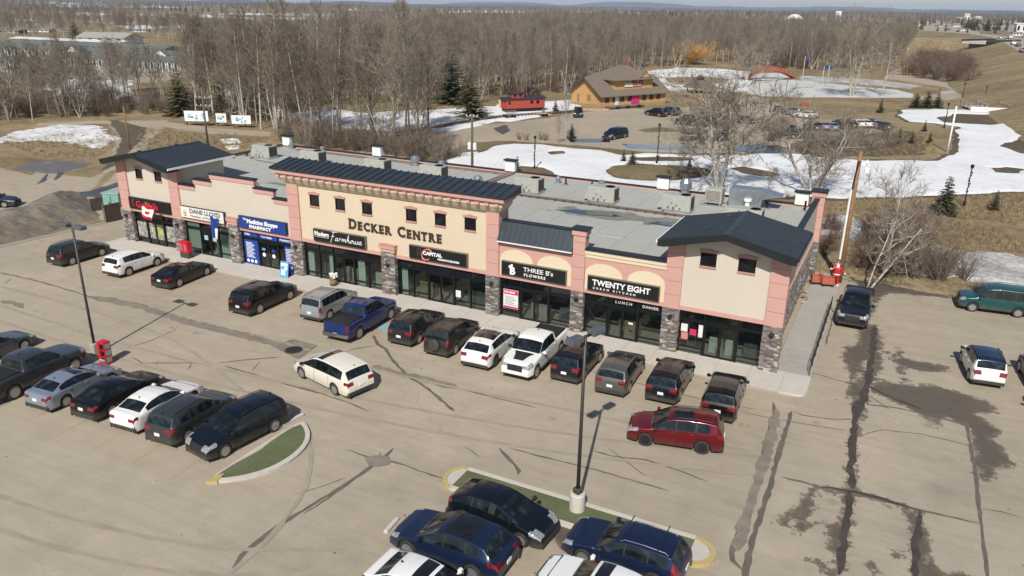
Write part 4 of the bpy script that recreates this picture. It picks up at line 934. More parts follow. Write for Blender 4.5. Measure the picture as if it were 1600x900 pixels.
for a_ in arcs:
    P_ = [Vector((*p, 0)) for p in a_]; Q_ = []
    for i in range(len(P_)-1):
        p0, p1, p2, p3 = P_[max(i-1, 0)], P_[i], P_[i+1], P_[min(i+2, len(P_)-1)]
        for k in range(10): t_ = k/10; Q_.append(.5*((2*p1)+(-p0+p2)*t_+(2*p0-5*p1+4*p2-p3)*t_*t_+(-p0+3*p1-3*p2+p3)*t_**3))
    ribbon(b, Q_, .22, z=.002, jit=.1, step=.5)
o = b.build('tyre_track', M('tyre_track', (.322, .272, .206), .9, var=.12, scale=.9)); o['kind'] = 'structure'
b = MB()
for k in range(420):
    x_, y_ = random.uniform(5, 88), random.uniform(-42, 16)
    if y_ > -3 and x_ < 58: continue
    r_ = random.uniform(.02, .07); n_ = 5; a0 = random.uniform(0, 6)
    b.add([(x_+r_*random.uniform(.5, 1.3)*math.cos(a0+i*6.28/n_), y_+r_*random.uniform(.5, 1.3)*math.sin(a0+i*6.28/n_), .004) for i in range(n_)]+[(x_, y_, .004+r_*.5)], [(i, (i+1) % n_, n_) for i in range(n_)])
o = b.build('grit', MT['tar']); o['kind'] = 'stuff'
# drain with its patched square
b = MB(); c4 = GP([(430, 543), (455, 531), (496, 540), (466, 561)])
for i in range(4): ribbon(b, [c4[i], c4[(i+1) % 4]], .05, jit=.1)
o = b.build('patch_outline', MT['tar']); o['kind'] = 'structure'
b = MB(); b.add([(x, y, .004) for x, y in c4], [(0, 1, 2, 3)]); o = b.build('patched_square', MT['tarlight']); o['kind'] = 'structure'
cx, cy = G(459, 547)
e = empty('manhole', (cx, cy, .006), label='round dark iron manhole cover in a patched square of the lot', cat='manhole cover')
MB().lathe([(.55, 0), (.55, .02), (.48, .03), (.47, .02)], 24).build('ring', MT['clad'], e); MB().lathe([(.46, 0), (.46, .022)], 20).build('lid', MT['metal_dark'], e)
# ---- yellow stall lines
def line(b, p, q_, w_=.10, z=.006):
    p, q_ = Vector(p), Vector(q_); d = (q_-p).normalized(); n_ = Vector((-d.y, d.x))*w_/2
    b.add([(*(p+n_), z), (*(p-n_), z), (*(q_-n_), z), (*(q_+n_), z)], [(0, 1, 2, 3)])
b = MB()
for k in range(20):
    x = 54.95-2.76*k
    line(b, (x+.15, -2.45), (x-.05 if k < 2 else x, -7.6 if k > 1 else -8.2))
o = b.build('stall_lines', MT['yellowfade']); o['kind'] = 'structure'
b = MB()
for k in range(11): x = 33.1-2.62*k; line(b, (x, -23.9), (x-.35, -18.9), .11)
for k in range(8): x = 44.0-0*k; y_ = -20.0-2.7*k; line(b, (44.6, y_-1.6), (50.4, y_-1.6), .11)
for k in range(6): line(b, (50.9, -17.6-2.7*k-3.6), (56.0, -17.6-2.7*k-3.6), .11)
o = b.build('worn_stall_lines', MT['yellowfade']); o['kind'] = 'structure'
b = MB(); hc = GP([(588, 512), (602, 505), (615, 508), (604, 520)]); b.add([(x, y, .007) for x, y in hc], [(0, 1, 2, 3)])
o = b.build('accessible_marking', groundmat('pale_blue_paint', [(.4, (.30, .36, .34)), (.55, (.22, .40, .44))], 2, 6, 14, .8, .1)); o['kind'] = 'structure'
b = MB()
for k in range(6):
    pass

# ---- sidewalk (0.13 m step) with joints, and the side ramp
def slabs(name, x0, x1, y0, y1, nx_, ny_, z, mat, gap=.012):
    root = MB().box(x0, x1, y0, y1, -.05, z-.02).build(name, MT['conc_grey']); root['kind'] = 'structure'
    for i in range(nx_):
        for j in range(ny_):
            a, c_ = x0+(x1-x0)*i/nx_+gap, x0+(x1-x0)*(i+1)/nx_-gap; e_, f_ = y0+(y1-y0)*j/ny_+gap, y0+(y1-y0)*(j+1)/ny_-gap
            dz = random.uniform(-.003, .003)
            MB().cbox(a, c_, e_, f_, z-.02, z+dz, .008).build('slab', mat, root)
    return root
slabs('sidewalk', -1.0, 55.9, -2.3, .40, 30, 1, .13, MT['concrete'])
P_ = [(55.91, -2.3), (56.7, -2.3)]+[(56.7+.62*math.sin(a), -1.68-.62*math.cos(a)) for a in (.3, .6, .9, 1.2, 1.57)]+[(57.32, .35), (55.91, .35)]
o = MB().prism(P_, -.05, .13, ax=2).build('sidewalk_corner', MT['concrete']); o['kind'] = 'structure'
slabs('ramp', 55.2, 57.3, .36, 17.9, 1, 9, .14, MT['conc_grey'])
# curbs
def kerb(name, pts, w_, h, mat, closed=False, z0=-.03, label=None):
    pts = [Vector((p[0], p[1])) for p in pts]; n = len(pts); vs = []
    for i, p in enumerate(pts):
        a = pts[(i-1) % n] if (closed or i) else p; c_ = pts[(i+1) % n] if (closed or i < n-1) else p
        t_ = (c_-a).normalized(); nn = Vector((-t_.y, t_.x))*w_/2
        vs += [(*(p+nn), z0), (*(p+nn*.85), h), (*(p-nn*.85), h), (*(p-nn), z0)]
    m_ = n if closed else n-1
    fs = [(i*4+k, i*4+k+1, ((i+1) % n)*4+k+1, ((i+1) % n)*4+k) for i in range(m_) for k in range(3)]
    o = MB().add(vs, fs).build(name, mat); o['kind'] = 'structure'; return o
kerb('curb', GP([(200, 331), (188, 341), (167, 348), (120, 359), (60, 373), (0, 387), (-90, 411), (-200, 441)]), .3, .12, MT['conc_grey'])
# crescent island
I1 = GP(Q([(965,828),(1060,762),(1180,685),(1300,608),(1418,540)], 3, 0, 480)); I2 = GP(Q([(1440,560),(1458,605),(1440,660),(1380,720),(1290,770),(1180,805),(1060,825)], 3, 0, 480))
isl = I1+I2
def island(name, poly, label):
    e = empty(name, (*np.mean(poly, 0), 0), label=label, cat='traffic island'); off = aloc(e); n = len(poly)
    c_ = Vector(np.mean(poly, 0)); inner = [tuple(c_+(Vector(p)-c_)*(1-.28/max((Vector(p)-c_).length, .5))) for p in poly]
    fs = []
    vs = [(*p, -.03) for p in poly]+[(*p, .14) for p in poly]+[(*p, .15) for p in inner]+[(*p, .09) for p in inner]
    for k in range(3): fs += [(k*n+i, k*n+(i+1) % n, (k+1)*n+(i+1) % n, (k+1)*n+i) for i in range(n)]
    MB().add(vs, fs).build('kerb', MT['concrete'], e, off=off)
    MB().add([(*p, .10) for p in inner], [tuple(range(n))]).build('turf', MT['turf'], e, off=off)
    return e
e = island('traffic_island', chaikin(isl, 1), 'crescent-shaped kerbed island of artificial turf at the end of the left parking row')
tip = GP([(322, 757), (334, 748), (352, 744), (340, 757)]); MB().prism(tip, -.03, .165, ax=2).build('painted_tip', MT['yellow'], e, off=aloc(e))
# long island by the lamp
A_ = G(733, 735); B_ = G(1085, 838); C_ = G(1098, 868); D_ = G(880, 804); E_ = G(713, 750)
d_ = Vector(B_)-Vector(A_)
e = empty('traffic_island', (*((Vector(A_)+Vector(B_))/2), 0), label='long narrow kerbed island of artificial turf around the near lamp post', cat='traffic island'); off = aloc(e)
yN, yS, xa_, xb_ = A_[1]+.05, A_[1]-1.75, A_[0], B_[0]+.1
MB().box(xa_, xb_, yN-.2, yN, -.03, .15).box(xa_, xb_, yS, yS+.2, -.03, .15).build('kerb', MT['concrete'], e, off=off)
MB().box(xa_, xb_, yS+.2, yN-.2, -.03, .10).build('turf', MT['turf'], e, off=off)
def halfring(xc, s, r0, r1, z, name, mat, rx=1.):
    ym = (yN+yS)/2; P1 = [(xc+s*rx*r1*math.cos(a), ym+r1*math.sin(a)) for a in np.linspace(-math.pi/2, math.pi/2, 13)]
    P0 = [(xc+s*rx*r0*math.cos(a), ym+r0*math.sin(a)) for a in np.linspace(math.pi/2, -math.pi/2, 13)] if r0 else []
    MB().prism(P1+P0, -.03, z, ax=2).build(name, mat, e, off=off)
R_ = (yN-yS)/2
halfring(xb_+.001, 1, R_-.22, R_, .152, 'painted_nose', MT['yellow'], 1.1); halfring(xb_+.001, 1, 0, R_-.225, .12, 'island_end', MT['concrete'], 1.1)
halfring(xa_-.001, -1, R_-.22, R_, .152, 'painted_nose', MT['yellow'], .8); halfring(xa_-.001, -1, 0, R_-.225, .12, 'island_end', MT['concrete'], .8)
ISL_E = e
# wheel stop by the van
x_, y_ = G(453, 660); e = empty('wheel_stop', (x_, y_, 0), rz=math.radians(84), label='pale concrete wheel stop behind the navy crossover', cat='wheel stop'); MB().cbox(-.9, .9, -.1, .1, 0, .14, .03).build('block', MT['concrete'], e)
x_, y_ = G(612, 822); e = empty('wheel_stop', (x_, y_, 0), rz=math.radians(95), label='pale concrete wheel stop ahead of the navy crossover in the front row', cat='wheel stop'); MB().cbox(-.5, .5, -.1, .1, 0, .12, .03).build('block', MT['concrete'], e)
# ---- left: road, gravel mound, snow patch, wet tracks
heightpatch('side_road', [GP([(-300,300),(0,300),(60,268),(140,278),(185,262),(215,238),(250,205),(262,188),(205,188),(190,196),(170,188),(178,240),(150,290),(60,330),(0,330)]),
                         GP([(-400,330),(-60,300),(0,262),(80,280),(150,300),(215,240),(420,240),(420,300),(230,330),(190,345),(165,346),(110,300),(0,340),(-200,400),(-400,430)])], [], .5, flath(-.012), MT['asphalt2'], .25, .5)
heightpatch('gravel_mound', [GP([(-250,420),(-120,372),(0,338),(60,312),(108,298),(128,300),(150,325),(158,336),(138,346),(112,352),(60,368),(0,382),(-90,405),(-200,432)])], [], .3,
            lambda s, P: -.06+np.clip(s*.45, -.1, 1.5)*(1+.22*fbm(P[:, 0]*.35, P[:, 1]*.35, 3))+np.clip(s, 0, .7)*.32*fbm(P[:, 0]*1.1, P[:, 1]*1.1, 4), MT['mound'], .3, .6, smooth=False)
heightpatch('wet_track', [GP([(-20,366),(20,350),(60,335),(95,318),(100,302),(140,298),(185,285),(188,291),(140,306),(112,312),(70,330),(30,348),(-20,362)])], [], .25, flath(.004), MT['wetroad'], .3, .6)
heightpatch('wet_track', [GP([(133,307),(150,297),(172,308),(170,314),(155,318),(148,308)])], [], .25, flath(.006), MT['wetroad'], .3, .6, seed=3)
heightpatch('slush_puddle', [GP([(22,263),(60,250),(110,252),(140,256),(128,262),(95,270),(60,271)])], [], .3, flath(.002), groundmat('slush', [(.38, (.09, .075, .06)), (.47, (.17, .155, .14)), (.54, (.11, .10, .095)), (.62, (.36, .345, .33))], .5, 2.2, 6, .4, .2), .8, .5)
heightpatch('wet_track', [GP([(60,286),(72,272),(76,270),(72,282),(52,290)]), GP([(84,280),(92,270),(97,269),(94,277),(86,281)])], [], .2, flath(.004), MT['wetroad'], .12, .9, seed=7)
heightpatch('verge', [GP([(-200,262),(0,222),(60,215),(170,196),(185,210),(180,228),(160,245),(130,256),(60,245),(0,232),(-200,270)])], [], .5, flath(.0), MT['grass'], .5, .4)
heightpatch('snow', [GP([(-200,262),(0,212),(40,202),(100,195),(150,196),(175,205),(165,212),(178,216),(176,228),(140,234),(110,222),(60,220),(0,223),(-200,250)])], [], .45, snowh(.15, .3), MT['patchsnow'], 2.0, .35)
heightpatch('gravel_track', [GP([(168,188),(185,188),(230,200),(225,215),(205,235),(185,258),(160,266),(180,240),(190,215)])], [], .4, flath(.004), MT['mud'], .5, .5)
heightpatch('gravel_track', [GP([(60,192),(160,188),(260,190),(330,200),(420,205),(420,212),(330,208),(250,196),(160,192),(60,196)])], [], .5, flath(.0), MT['asphalt2'], .5, .4, seed=9)
heightpatch('snow', [GP([(342,217),(370,215),(378,223),(350,224)]), GP([(352,228),(372,226),(376,232),(356,233)])], [], .4, snowh(.1), MT['snow'], .4, .6, seed=3)
heightpatch('yard', [GP([(-80,84),(60,80),(300,88),(330,110),(250,128),(60,130),(-80,120)])], [], 1.2, flath(-.02, .1), MT['asphalt2'], 2, .1)
heightpatch('snow', [GP([(60,128),(120,122),(200,126),(210,150),(150,156),(80,146)]), GP([(330,140),(380,136),(400,150),(350,156)]), GP([(200,150),(250,148),(256,158),(210,160)])], [], 1.0, snowh(.1, .1), MT['patchsnow'], 3.2, .12, seed=21)
# ---- behind: snow field and the grassy islands in it
SN = [(748,238),(770,228),(800,224),(850,226),(900,232),(940,234),(975,242),(1010,240),(1080,243),(1130,243),(1180,240),(1240,240),(1290,246),(1340,250),(1400,250),(1460,250),(1490,240),(1500,215),(1495,198),(1460,192),(1420,190),(1405,180),(1410,172),(1460,171),(1530,172),(1580,180),(1640,190),(1700,215),(1700,290),(1600,300),(1500,302),(1400,308),(1300,309),(1200,308),(1100,308),(900,300),(780,285),(700,262),(690,250)]
H1 = [(946,266),(960,258),(1000,256),(1060,258),(1100,263),(1108,270),(1085,278),(1040,282),(1000,282),(960,276)]; H2 = [(800,266),(812,258),(850,262),(878,276),(870,282),(820,282)]
H3 = [(985,246),(1040,244),(1085,246),(1080,250),(1030,252),(1000,251)]; H4 = [(1140,262),(1160,260),(1210,268),(1225,274),(1190,276),(1160,270)]; H5 = [(1548,262),(1570,260),(1597,264),(1590,270),(1560,269)]; H6 = [(1460,184),(1500,178),(1560,180),(1583,190),(1550,196),(1480,192)]; H7 = [(1565,228),(1590,214),(1660,220),(1680,240),(1600,240)]; H8 = [(855,237),(878,236),(880,240),(862,241)]
heightpatch('thaw_mud', [GP(SN)], [], .6, lambda s, P: -.045+np.clip((s+.9)*.3, -.1, .03), MT['litter'], 1.1, .22)
heightpatch('snow', [GP(SN)], [GP(h) for h in (H1, H2, H3, H4, H5, H6, H7, H8)], .55, snowh(.2, .25), MT['snow'], 1.1, .22)
heightpatch('grass_mound', [GP(chaikin(H1)), ], [], .5, lambda s, P: -.05+np.clip(s*.16, -.1, .8), MT['mulch'], .5, .4)
heightpatch('grass_mound', [GP(chaikin(H2))], [], .5, lambda s, P: -.05+np.clip(s*.16, -.1, .5), MT['mulch'], .5, .4)
heightpatch('snow', [GP([(430,180),(520,168),(560,178),(640,172),(700,170),(780,165),(785,188),(700,205),(600,205),(520,198)])], [], .7, snowh(.12, .12), MT['patchsnow'], 2.2, .2, seed=11)
heightpatch('snow', [GP([(780,160),(850,158),(910,155),(905,170),(862,178),(800,190),(740,188)])], [], .7, snowh(.12, .12), MT['snow'], .8, .2, seed=4)
heightpatch('snow', [GP([(690,262),(720,240),(745,236),(760,262),(720,270)])], [], .5, snowh(.12, .12), MT['snow'], 1., .3, seed=5)
heightpatch('snow', [GP([(1000,112),(1060,105),(1130,108),(1175,112),(1172,124),(1165,142),(1100,146),(1035,140),(1010,128)])], [GP([(1040,122),(1100,118),(1140,124),(1100,134),(1050,132)]), GP([(1060,140),(1120,136),(1130,146),(1070,150)])], 1., snowh(.12, .12), MT['patchsnow'], 2.6, .12, seed=6)
heightpatch('frozen_pond', [GP([(1160,128),(1240,124),(1330,134),(1400,140),(1425,146),(1420,152),(1330,152),(1260,152),(1190,150),(1165,145)])], [], .9, flath(-.03, .1), MT['ice'], 1.5, .15)
heightpatch('frozen_pond', [GP([(1168,120),(1180,114),(1226,114),(1232,121),(1210,125),(1180,125)])], [], .8, flath(-.03, .1), MT['ice'], .6, .15, seed=2)
heightpatch('path', [GP([(1400,112),(1470,128),(1530,136),(1530,146),(1480,156),(1440,156),(1440,150),(1500,142),(1470,134),(1380,122)])], [], .8, flath(-.02, .1), MT['asphalt2'], .5, .2)
heightpatch('snow', [GP([(1250,118),(1340,122),(1400,128),(1440,134),(1420,138),(1330,130),(1250,126)]), GP([(1470,142),(1490,141),(1492,145),(1474,146)]), GP([(1470,112),(1500,113),(1495,122),(1475,120)])], [], .8, snowh(.1, .1), MT['dirtysnow'], 1.6, .2, seed=8)
# station lot (tan gravel), dark wet edge, meltwater
LOT2 = [(560,240),(620,215),(700,200),(745,196),(800,191),(860,184),(903,176),(960,170),(1050,168),(1110,165),(1180,150),(1225,165),(1260,190),(1330,190),(1400,205),(1395,215),(1300,215),(1230,230),(1180,238),(1100,238),(1000,236),(900,226),(800,220),(740,222),(700,235),(640,250)]
heightpatch('gravel_lot', [GP(LOT2)], [], .7, flath(-.02, .2), MT['asphalt2'], .7, .2)
heightpatch('grass_verge', [GP([(700,240),(740,222),(800,220),(860,226),(930,230),(1000,238),(1100,240),(1180,240),(1270,242),(1270,248),(1180,248),(1090,244),(1010,244),(940,238),(880,240),(800,228),(740,236)])], [], .6, flath(.01, .3), MT['mulch'], .7, .35)
heightpatch('meltwater', [GP([(888,217),(950,217),(952,222),(893,222)])], [], .4, flath(-.005, .1), MT['water'], .3, .5)
heightpatch('meltwater', [GP([(975,225),(1040,228),(1090,229),(1090,233),(1040,233),(985,231)])], [], .4, flath(.02, .1), M('melt_blue', (.16, .20, .24), .15, var=.3, scale=.5), .3, .5, seed=2)
heightpatch('meltwater', [GP([(1140,228),(1200,226),(1235,232),(1210,238),(1150,236)])], [], .4, flath(.02, .1), MT['water'], .6, .5, seed=3)
heightpatch('wet_patch', [GP([(772,200),(790,195),(797,203),(785,210),(778,206)])], [], .4, flath(-.008, .1), MT['wetroad'], .5, .5, seed=1)
heightpatch('parking_island', [GP([(994,203),(1030,198),(1060,202),(1110,203),(1105,207),(1050,206),(1010,207)])], [], .5, lambda s, P: -.03+np.clip(s*.2, -.1, .2), MT['mulch'], .3, .5)
heightpatch('brush_ground', [GP([(1240,225),(1300,212),(1420,205),(1440,215),(1440,240),(1300,244),(1250,240)])], [], .6, flath(.015, .2), MT['litter'], 1., .3)
# ditch with old snow behind the building, right side
heightpatch('old_snow', [GP([(1270,338),(1330,335),(1400,370),(1480,385),(1560,395),(1640,405),(1640,450),(1540,445),(1450,428),(1400,405),(1340,375),(1280,365)])], [], .35, lambda s, P: -.05+np.clip(s*.2, -.05, .12)+.08*fbm(P[:, 0]*.6, P[:, 1]*.6, 3), MT['dirtysnow'], 1.6, .35)
heightpatch('verge', [GP([(1262,425),(1300,428),(1345,434),(1400,446),(1460,460),(1560,478),(1700,500),(1700,470),(1560,452),(1460,440),(1400,425),(1340,412),(1262,402)])], [], .35, lambda s, P: -.03+np.clip(s*.2, -.05, .12)+.05*fbm(P[:, 0]*.9, P[:, 1]*.9, 3), M('verge_straw', (.27, .20, .11), 1, var=.5, scale=1.3, bmp=.8, fine=7), .4, .6)
# ------------------------------------------------------------------ vehicles
def interp(tab, x):
    if x <= tab[0][0]: return tab[0][1]
    for i in range(len(tab)-1):
        if x <= tab[i+1][0]:
            (a, p), (b_, q) = tab[i], tab[i+1]; return p+(q-p)*(x-a)/max(b_-a, 1e-9)
    return tab[-1][1]
SPEC = {}
def spec(k, **kw): SPEC[k] = kw
# profile: (s, z) from the bottom of the front bumper over the roof to the bottom of the rear bumper
spec('suv', L=4.62, W=1.86, H=1.68, wb=2.69, fo=.92, r=.36, belt=[(0, .80), (.3, .92), (1.2, 1.02), (4.2, 1.14), (4.6, 1.1)],
     prof=[(0, .30), (0, .55), (.04, .74), (.14, .86), (.45, .95), (1.10, 1.05), (1.95, 1.56), (2.25, 1.64), (2.9, 1.68), (3.7, 1.66), (4.2, 1.60), (4.27, 1.55), (4.47, 1.14), (4.55, 1.03), (4.60, .82), (4.62, .55), (4.56, .32)],
     ws=(1.14, 1.93), rw=(4.29, 4.46), sun=(2.15, 3.1), win=[(1.25, 2.30), (2.36, 3.22), (3.30, 3.90)], doors=(1.42, 2.34, 3.26), hl=(.05, .55, .70, .84), tl=(4.28, .86, 1.07), rails=True, roofw=.76)
spec('bigsuv', L=5.05, W=1.98, H=1.74, wb=3.02, fo=.95, r=.38, belt=[(0, .85), (.3, .97), (1.25, 1.08), (4.6, 1.18), (5.0, 1.12)],
     prof=[(0, .30), (0, .6), (.04, .82), (.15, .92), (.5, 1.0), (1.2, 1.10), (2.05, 1.62), (2.4, 1.71), (3.2, 1.74), (4.1, 1.72), (4.66, 1.64), (4.73, 1.59), (4.92, 1.18), (4.98, 1.05), (5.03, .8), (5.05, .55), (4.98, .34)],
     ws=(1.24, 2.02), rw=(4.75, 4.91), sun=(2.4, 3.3), win=[(1.35, 2.45), (2.51, 3.5), (3.58, 4.45)], doors=(1.5, 2.48, 3.54), hl=(.05, .55, .76, .90), tl=(4.75, .88, 1.08), rails=True, roofw=.77)
spec('boxsuv', L=4.5, W=1.82, H=1.74, wb=2.62, fo=.84, r=.36, belt=[(0, .85), (.3, .98), (1.2, 1.05), (4.3, 1.12), (4.5, 1.1)],
     prof=[(0, .32), (0, .6), (.03, .82), (.12, .94), (.45, 1.0), (1.15, 1.08), (1.75, 1.6), (2.05, 1.7), (2.8, 1.74), (3.8, 1.73), (4.22, 1.68), (4.36, 1.16), (4.42, 1.0), (4.48, .8), (4.5, .55), (4.44, .34)],
     ws=(1.18, 1.72), rw=(4.23, 4.35), sun=None, win=[(1.25, 2.2), (2.27, 3.1), (3.2, 4.05)], doors=(1.35, 2.23, 3.15), hl=(.04, .45, .74, .90), tl=(4.26, .84, 1.2), rails=True, roofw=.82)
spec('coupe_suv', L=4.86, W=1.95, H=1.66, wb=2.86, fo=.93, r=.38, belt=[(0, .78), (.3, .90), (1.3, 1.04), (4.2, 1.16), (4.8, 1.12)],
     prof=[(0, .30), (0, .55), (.05, .74), (.18, .86), (.55, .95), (1.25, 1.06), (2.15, 1.55), (2.5, 1.64), (3.0, 1.66), (3.8, 1.60), (4.15, 1.53), (4.62, 1.16), (4.76, 1.05), (4.84, .85), (4.86, .55), (4.78, .34)],
     ws=(1.3, 2.12), rw=(4.18, 4.60), sun=(2.3, 3.6), win=[(1.42, 2.5), (2.56, 3.45), (3.52, 4.0)], doors=(1.55, 2.53, 3.48), hl=(.04, .6, .72, .82), tl=(4.45, .86, 1.03), rails=False, roofw=.74)
spec('sedan', L=4.75, W=1.82, H=1.46, wb=2.75, fo=.93, r=.335, belt=[(0, .68), (.3, .78), (1.3, .92), (3.9, 1.02), (4.7, 1.0)],
     prof=[(0, .24), (0, .45), (.05, .62), (.18, .72), (.6, .82), (1.35, .95), (2.15, 1.36), (2.5, 1.44), (2.9, 1.46), (3.4, 1.41), (3.62, 1.35), (4.22, 1.07), (4.55, 1.05), (4.66, .96), (4.74, .7), (4.75, .48), (4.68, .30)],
     ws=(1.4, 2.12), rw=(3.64, 4.2), sun=(2.25, 2.75), win=[(1.55, 2.55), (2.61, 3.5), (3.54, 3.85)], doors=(1.5, 2.58, 3.6), hl=(.05, .65, .56, .70), tl=(4.45, .74, .90), rails=False, roofw=.72, tl_in=.42)
spec('coupe', L=4.85, W=1.86, H=1.45, wb=2.84, fo=.95, r=.36, belt=[(0, .68), (.3, .80), (1.4, .93), (4.1, 1.05), (4.8, 1.03)],
     prof=[(0, .24), (0, .45), (.05, .62), (.2, .74), (.65, .85), (1.45, .97), (2.3, 1.36), (2.65, 1.43), (3.0, 1.45), (3.5, 1.40), (3.8, 1.33), (4.45, 1.10), (4.7, 1.05), (4.8, .92), (4.85, .65), (4.84, .48), (4.76, .30)],
     ws=(1.5, 2.27), rw=(3.83, 4.42), sun=(2.4, 3.2), win=[(1.65, 2.75), (2.81, 3.65), (3.7, 4.0)], doors=(1.6, 2.78, 3.7), hl=(.05, .65, .6, .74), tl=(4.5, .74, .90), rails=False, roofw=.70, tl_in=.4)
spec('hatch', L=4.48, W=1.77, H=1.50, wb=2.70, fo=.92, r=.33, belt=[(0, .68), (.3, .80), (1.1, .95), (3.9, 1.08), (4.4, 1.06)],
     prof=[(0, .24), (0, .45), (.06, .64), (.2, .76), (.55, .88), (1.0, .99), (1.95, 1.42), (2.3, 1.49), (2.7, 1.50), (3.3, 1.45), (3.65, 1.38), (4.22, 1.16), (4.38, 1.05), (4.44, .85), (4.48, .55), (4.40, .32)],
     ws=(1.06, 1.92), rw=(3.67, 4.2), sun=None, win=[(1.2, 2.15), (2.45, 3.2), (3.28, 3.75)], doors=(1.45, 2.4, 3.25), hl=(.06, .75, .66, .82), tl=(4.2, .80, 1.12), rails=False, roofw=.72)
spec('wagon', L=4.73, W=1.86, H=1.56, wb=2.76, fo=.94, r=.345, belt=[(0, .74), (.3, .84), (1.3, .96), (4.3, 1.04), (4.7, 1.02)],
     prof=[(0, .28), (0, .5), (.04, .68), (.16, .80), (.5, .88), (1.4, .98), (2.1, 1.42), (2.4, 1.50), (2.9, 1.54), (3.8, 1.52), (4.25, 1.47), (4.55, 1.08), (4.64, .95), (4.71, .75), (4.73, .55), (4.66, .32)],
     ws=(1.44, 2.07), rw=(4.28, 4.53), sun=None, win=[(1.55, 2.5), (2.57, 3.4), (3.48, 4.15)], doors=(1.55, 2.53, 3.42), hl=(.04, .5, .62, .76), tl=(4.35, .80, 1.34), rails=True, roofw=.75)
spec('crossover', L=4.89, W=1.88, H=1.70, wb=2.89, fo=.95, r=.36, belt=[(0, .80), (.3, .92), (1.2, 1.02), (4.4, 1.12), (4.8, 1.1)],
     prof=[(0, .28), (0, .55), (.05, .76), (.18, .88), (.5, .95), (1.12, 1.06), (1.98, 1.56), (2.3, 1.64), (3.0, 1.70), (3.9, 1.68), (4.5, 1.61), (4.57, 1.56), (4.76, 1.16), (4.82, 1.04), (4.87, .82), (4.89, .55), (4.82, .32)],
     ws=(1.16, 1.95), rw=(4.59, 4.75), sun=None, win=[(1.28, 2.35), (2.42, 3.35), (3.42, 4.3)], doors=(1.45, 2.38, 3.38), hl=(.05, .6, .70, .86), tl=(4.6, .86, 1.08), rails=True, roofw=.77)
spec('minivan', L=5.16, W=2.0, H=1.74, wb=3.0, fo=.98, r=.35, belt=[(0, .74), (.3, .84), (1.0, .98), (4.5, 1.08), (5.1, 1.06)],
     prof=[(0, .26), (0, .5), (.06, .68), (.22, .80), (.55, .90), (.95, 1.02), (1.95, 1.58), (2.3, 1.68), (3.0, 1.74), (4.1, 1.72), (4.72, 1.64), (5.02, 1.14), (5.08, .98), (5.14, .78), (5.16, .5), (5.08, .30)],
     ws=(1.0, 1.92), rw=(4.75, 5.0), sun=(2.25, 2.75), win=[(1.12, 2.2), (2.27, 3.45), (3.53, 4.6)], doors=(1.35, 2.23, 3.5), hl=(.06, .8, .62, .76), tl=(4.85, .82, 1.0), rails=False, roofw=.78)
spec('boxvan', L=4.82, W=1.95, H=1.92, wb=2.82, fo=.86, r=.345, belt=[(0, .86), (.3, .98), (1.0, 1.08), (4.7, 1.14), (4.8, 1.12)],
     prof=[(0, .34), (0, .62), (.02, .86), (.08, .98), (.35, 1.04), (.95, 1.12), (1.55, 1.72), (1.8, 1.84), (2.4, 1.92), (4.3, 1.90), (4.68, 1.82), (4.76, 1.2), (4.79, 1.0), (4.82, .8), (4.82, .5), (4.76, .36)],
     ws=(.98, 1.52), rw=(4.69, 4.75), sun=None, win=[(1.1, 1.95), (2.08, 3.3), (3.4, 4.55)], doors=(1.05, 2.0, 3.35), hl=(.02, .35, .70, .86), tl=(4.6, .86, 1.25), rails=True, roofw=.84)
spec('mini_suv', L=4.24, W=1.80, H=1.69, wb=2.57, fo=.82, r=.35, belt=[(0, .85), (.3, 1.0), (1.0, 1.08), (4.0, 1.14), (4.2, 1.12)],
     prof=[(0, .32), (0, .6), (.03, .84), (.12, .96), (.4, 1.02), (1.0, 1.10), (1.6, 1.58), (1.85, 1.66), (2.5, 1.69), (3.5, 1.68), (3.86, 1.62), (4.05, 1.16), (4.14, 1.02), (4.22, .82), (4.24, .55), (4.18, .34)],
     ws=(1.04, 1.58), rw=(3.88, 4.04), sun=None, win=[(1.15, 2.05), (2.12, 2.9), (3.0, 3.7)], doors=(1.25, 2.08, 2.95), hl=(.03, .4, .78, .94), tl=(4.02, .84, 1.04), rails=True, roofw=.82)
spec('pickup', L=5.85, W=2.02, H=1.93, wb=3.65, fo=.96, r=.42, belt=[(0, .95), (.3, 1.10), (1.3, 1.22), (3.6, 1.28), (5.8, 1.30)],
     prof=[(0, .42), (0, .72), (.03, 1.0), (.1, 1.12), (.4, 1.17), (1.45, 1.27), (2.15, 1.80), (2.4, 1.90), (2.9, 1.93), (3.55, 1.91), (3.78, 1.84), (3.92, 1.34), (3.96, 1.33), (5.72, 1.34), (5.80, 1.30), (5.83, .95), (5.85, .72), (5.78, .5)],
     ws=(1.5, 2.13), rw=(3.79, 3.91), sun=None, win=[(1.6, 2.62), (2.7, 3.62)], doors=(1.6, 2.66, 3.75), hl=(.03, .45, .88, 1.04), tl=(5.68, .82, 1.24), rails=False, roofw=.76, bed=(4.02, 5.70))
PAINTS = {}
def pmat(k, c, **kw):
    if k not in PAINTS: PAINTS[k] = paint('paint_'+k, c, **kw)
    return PAINTS[k]
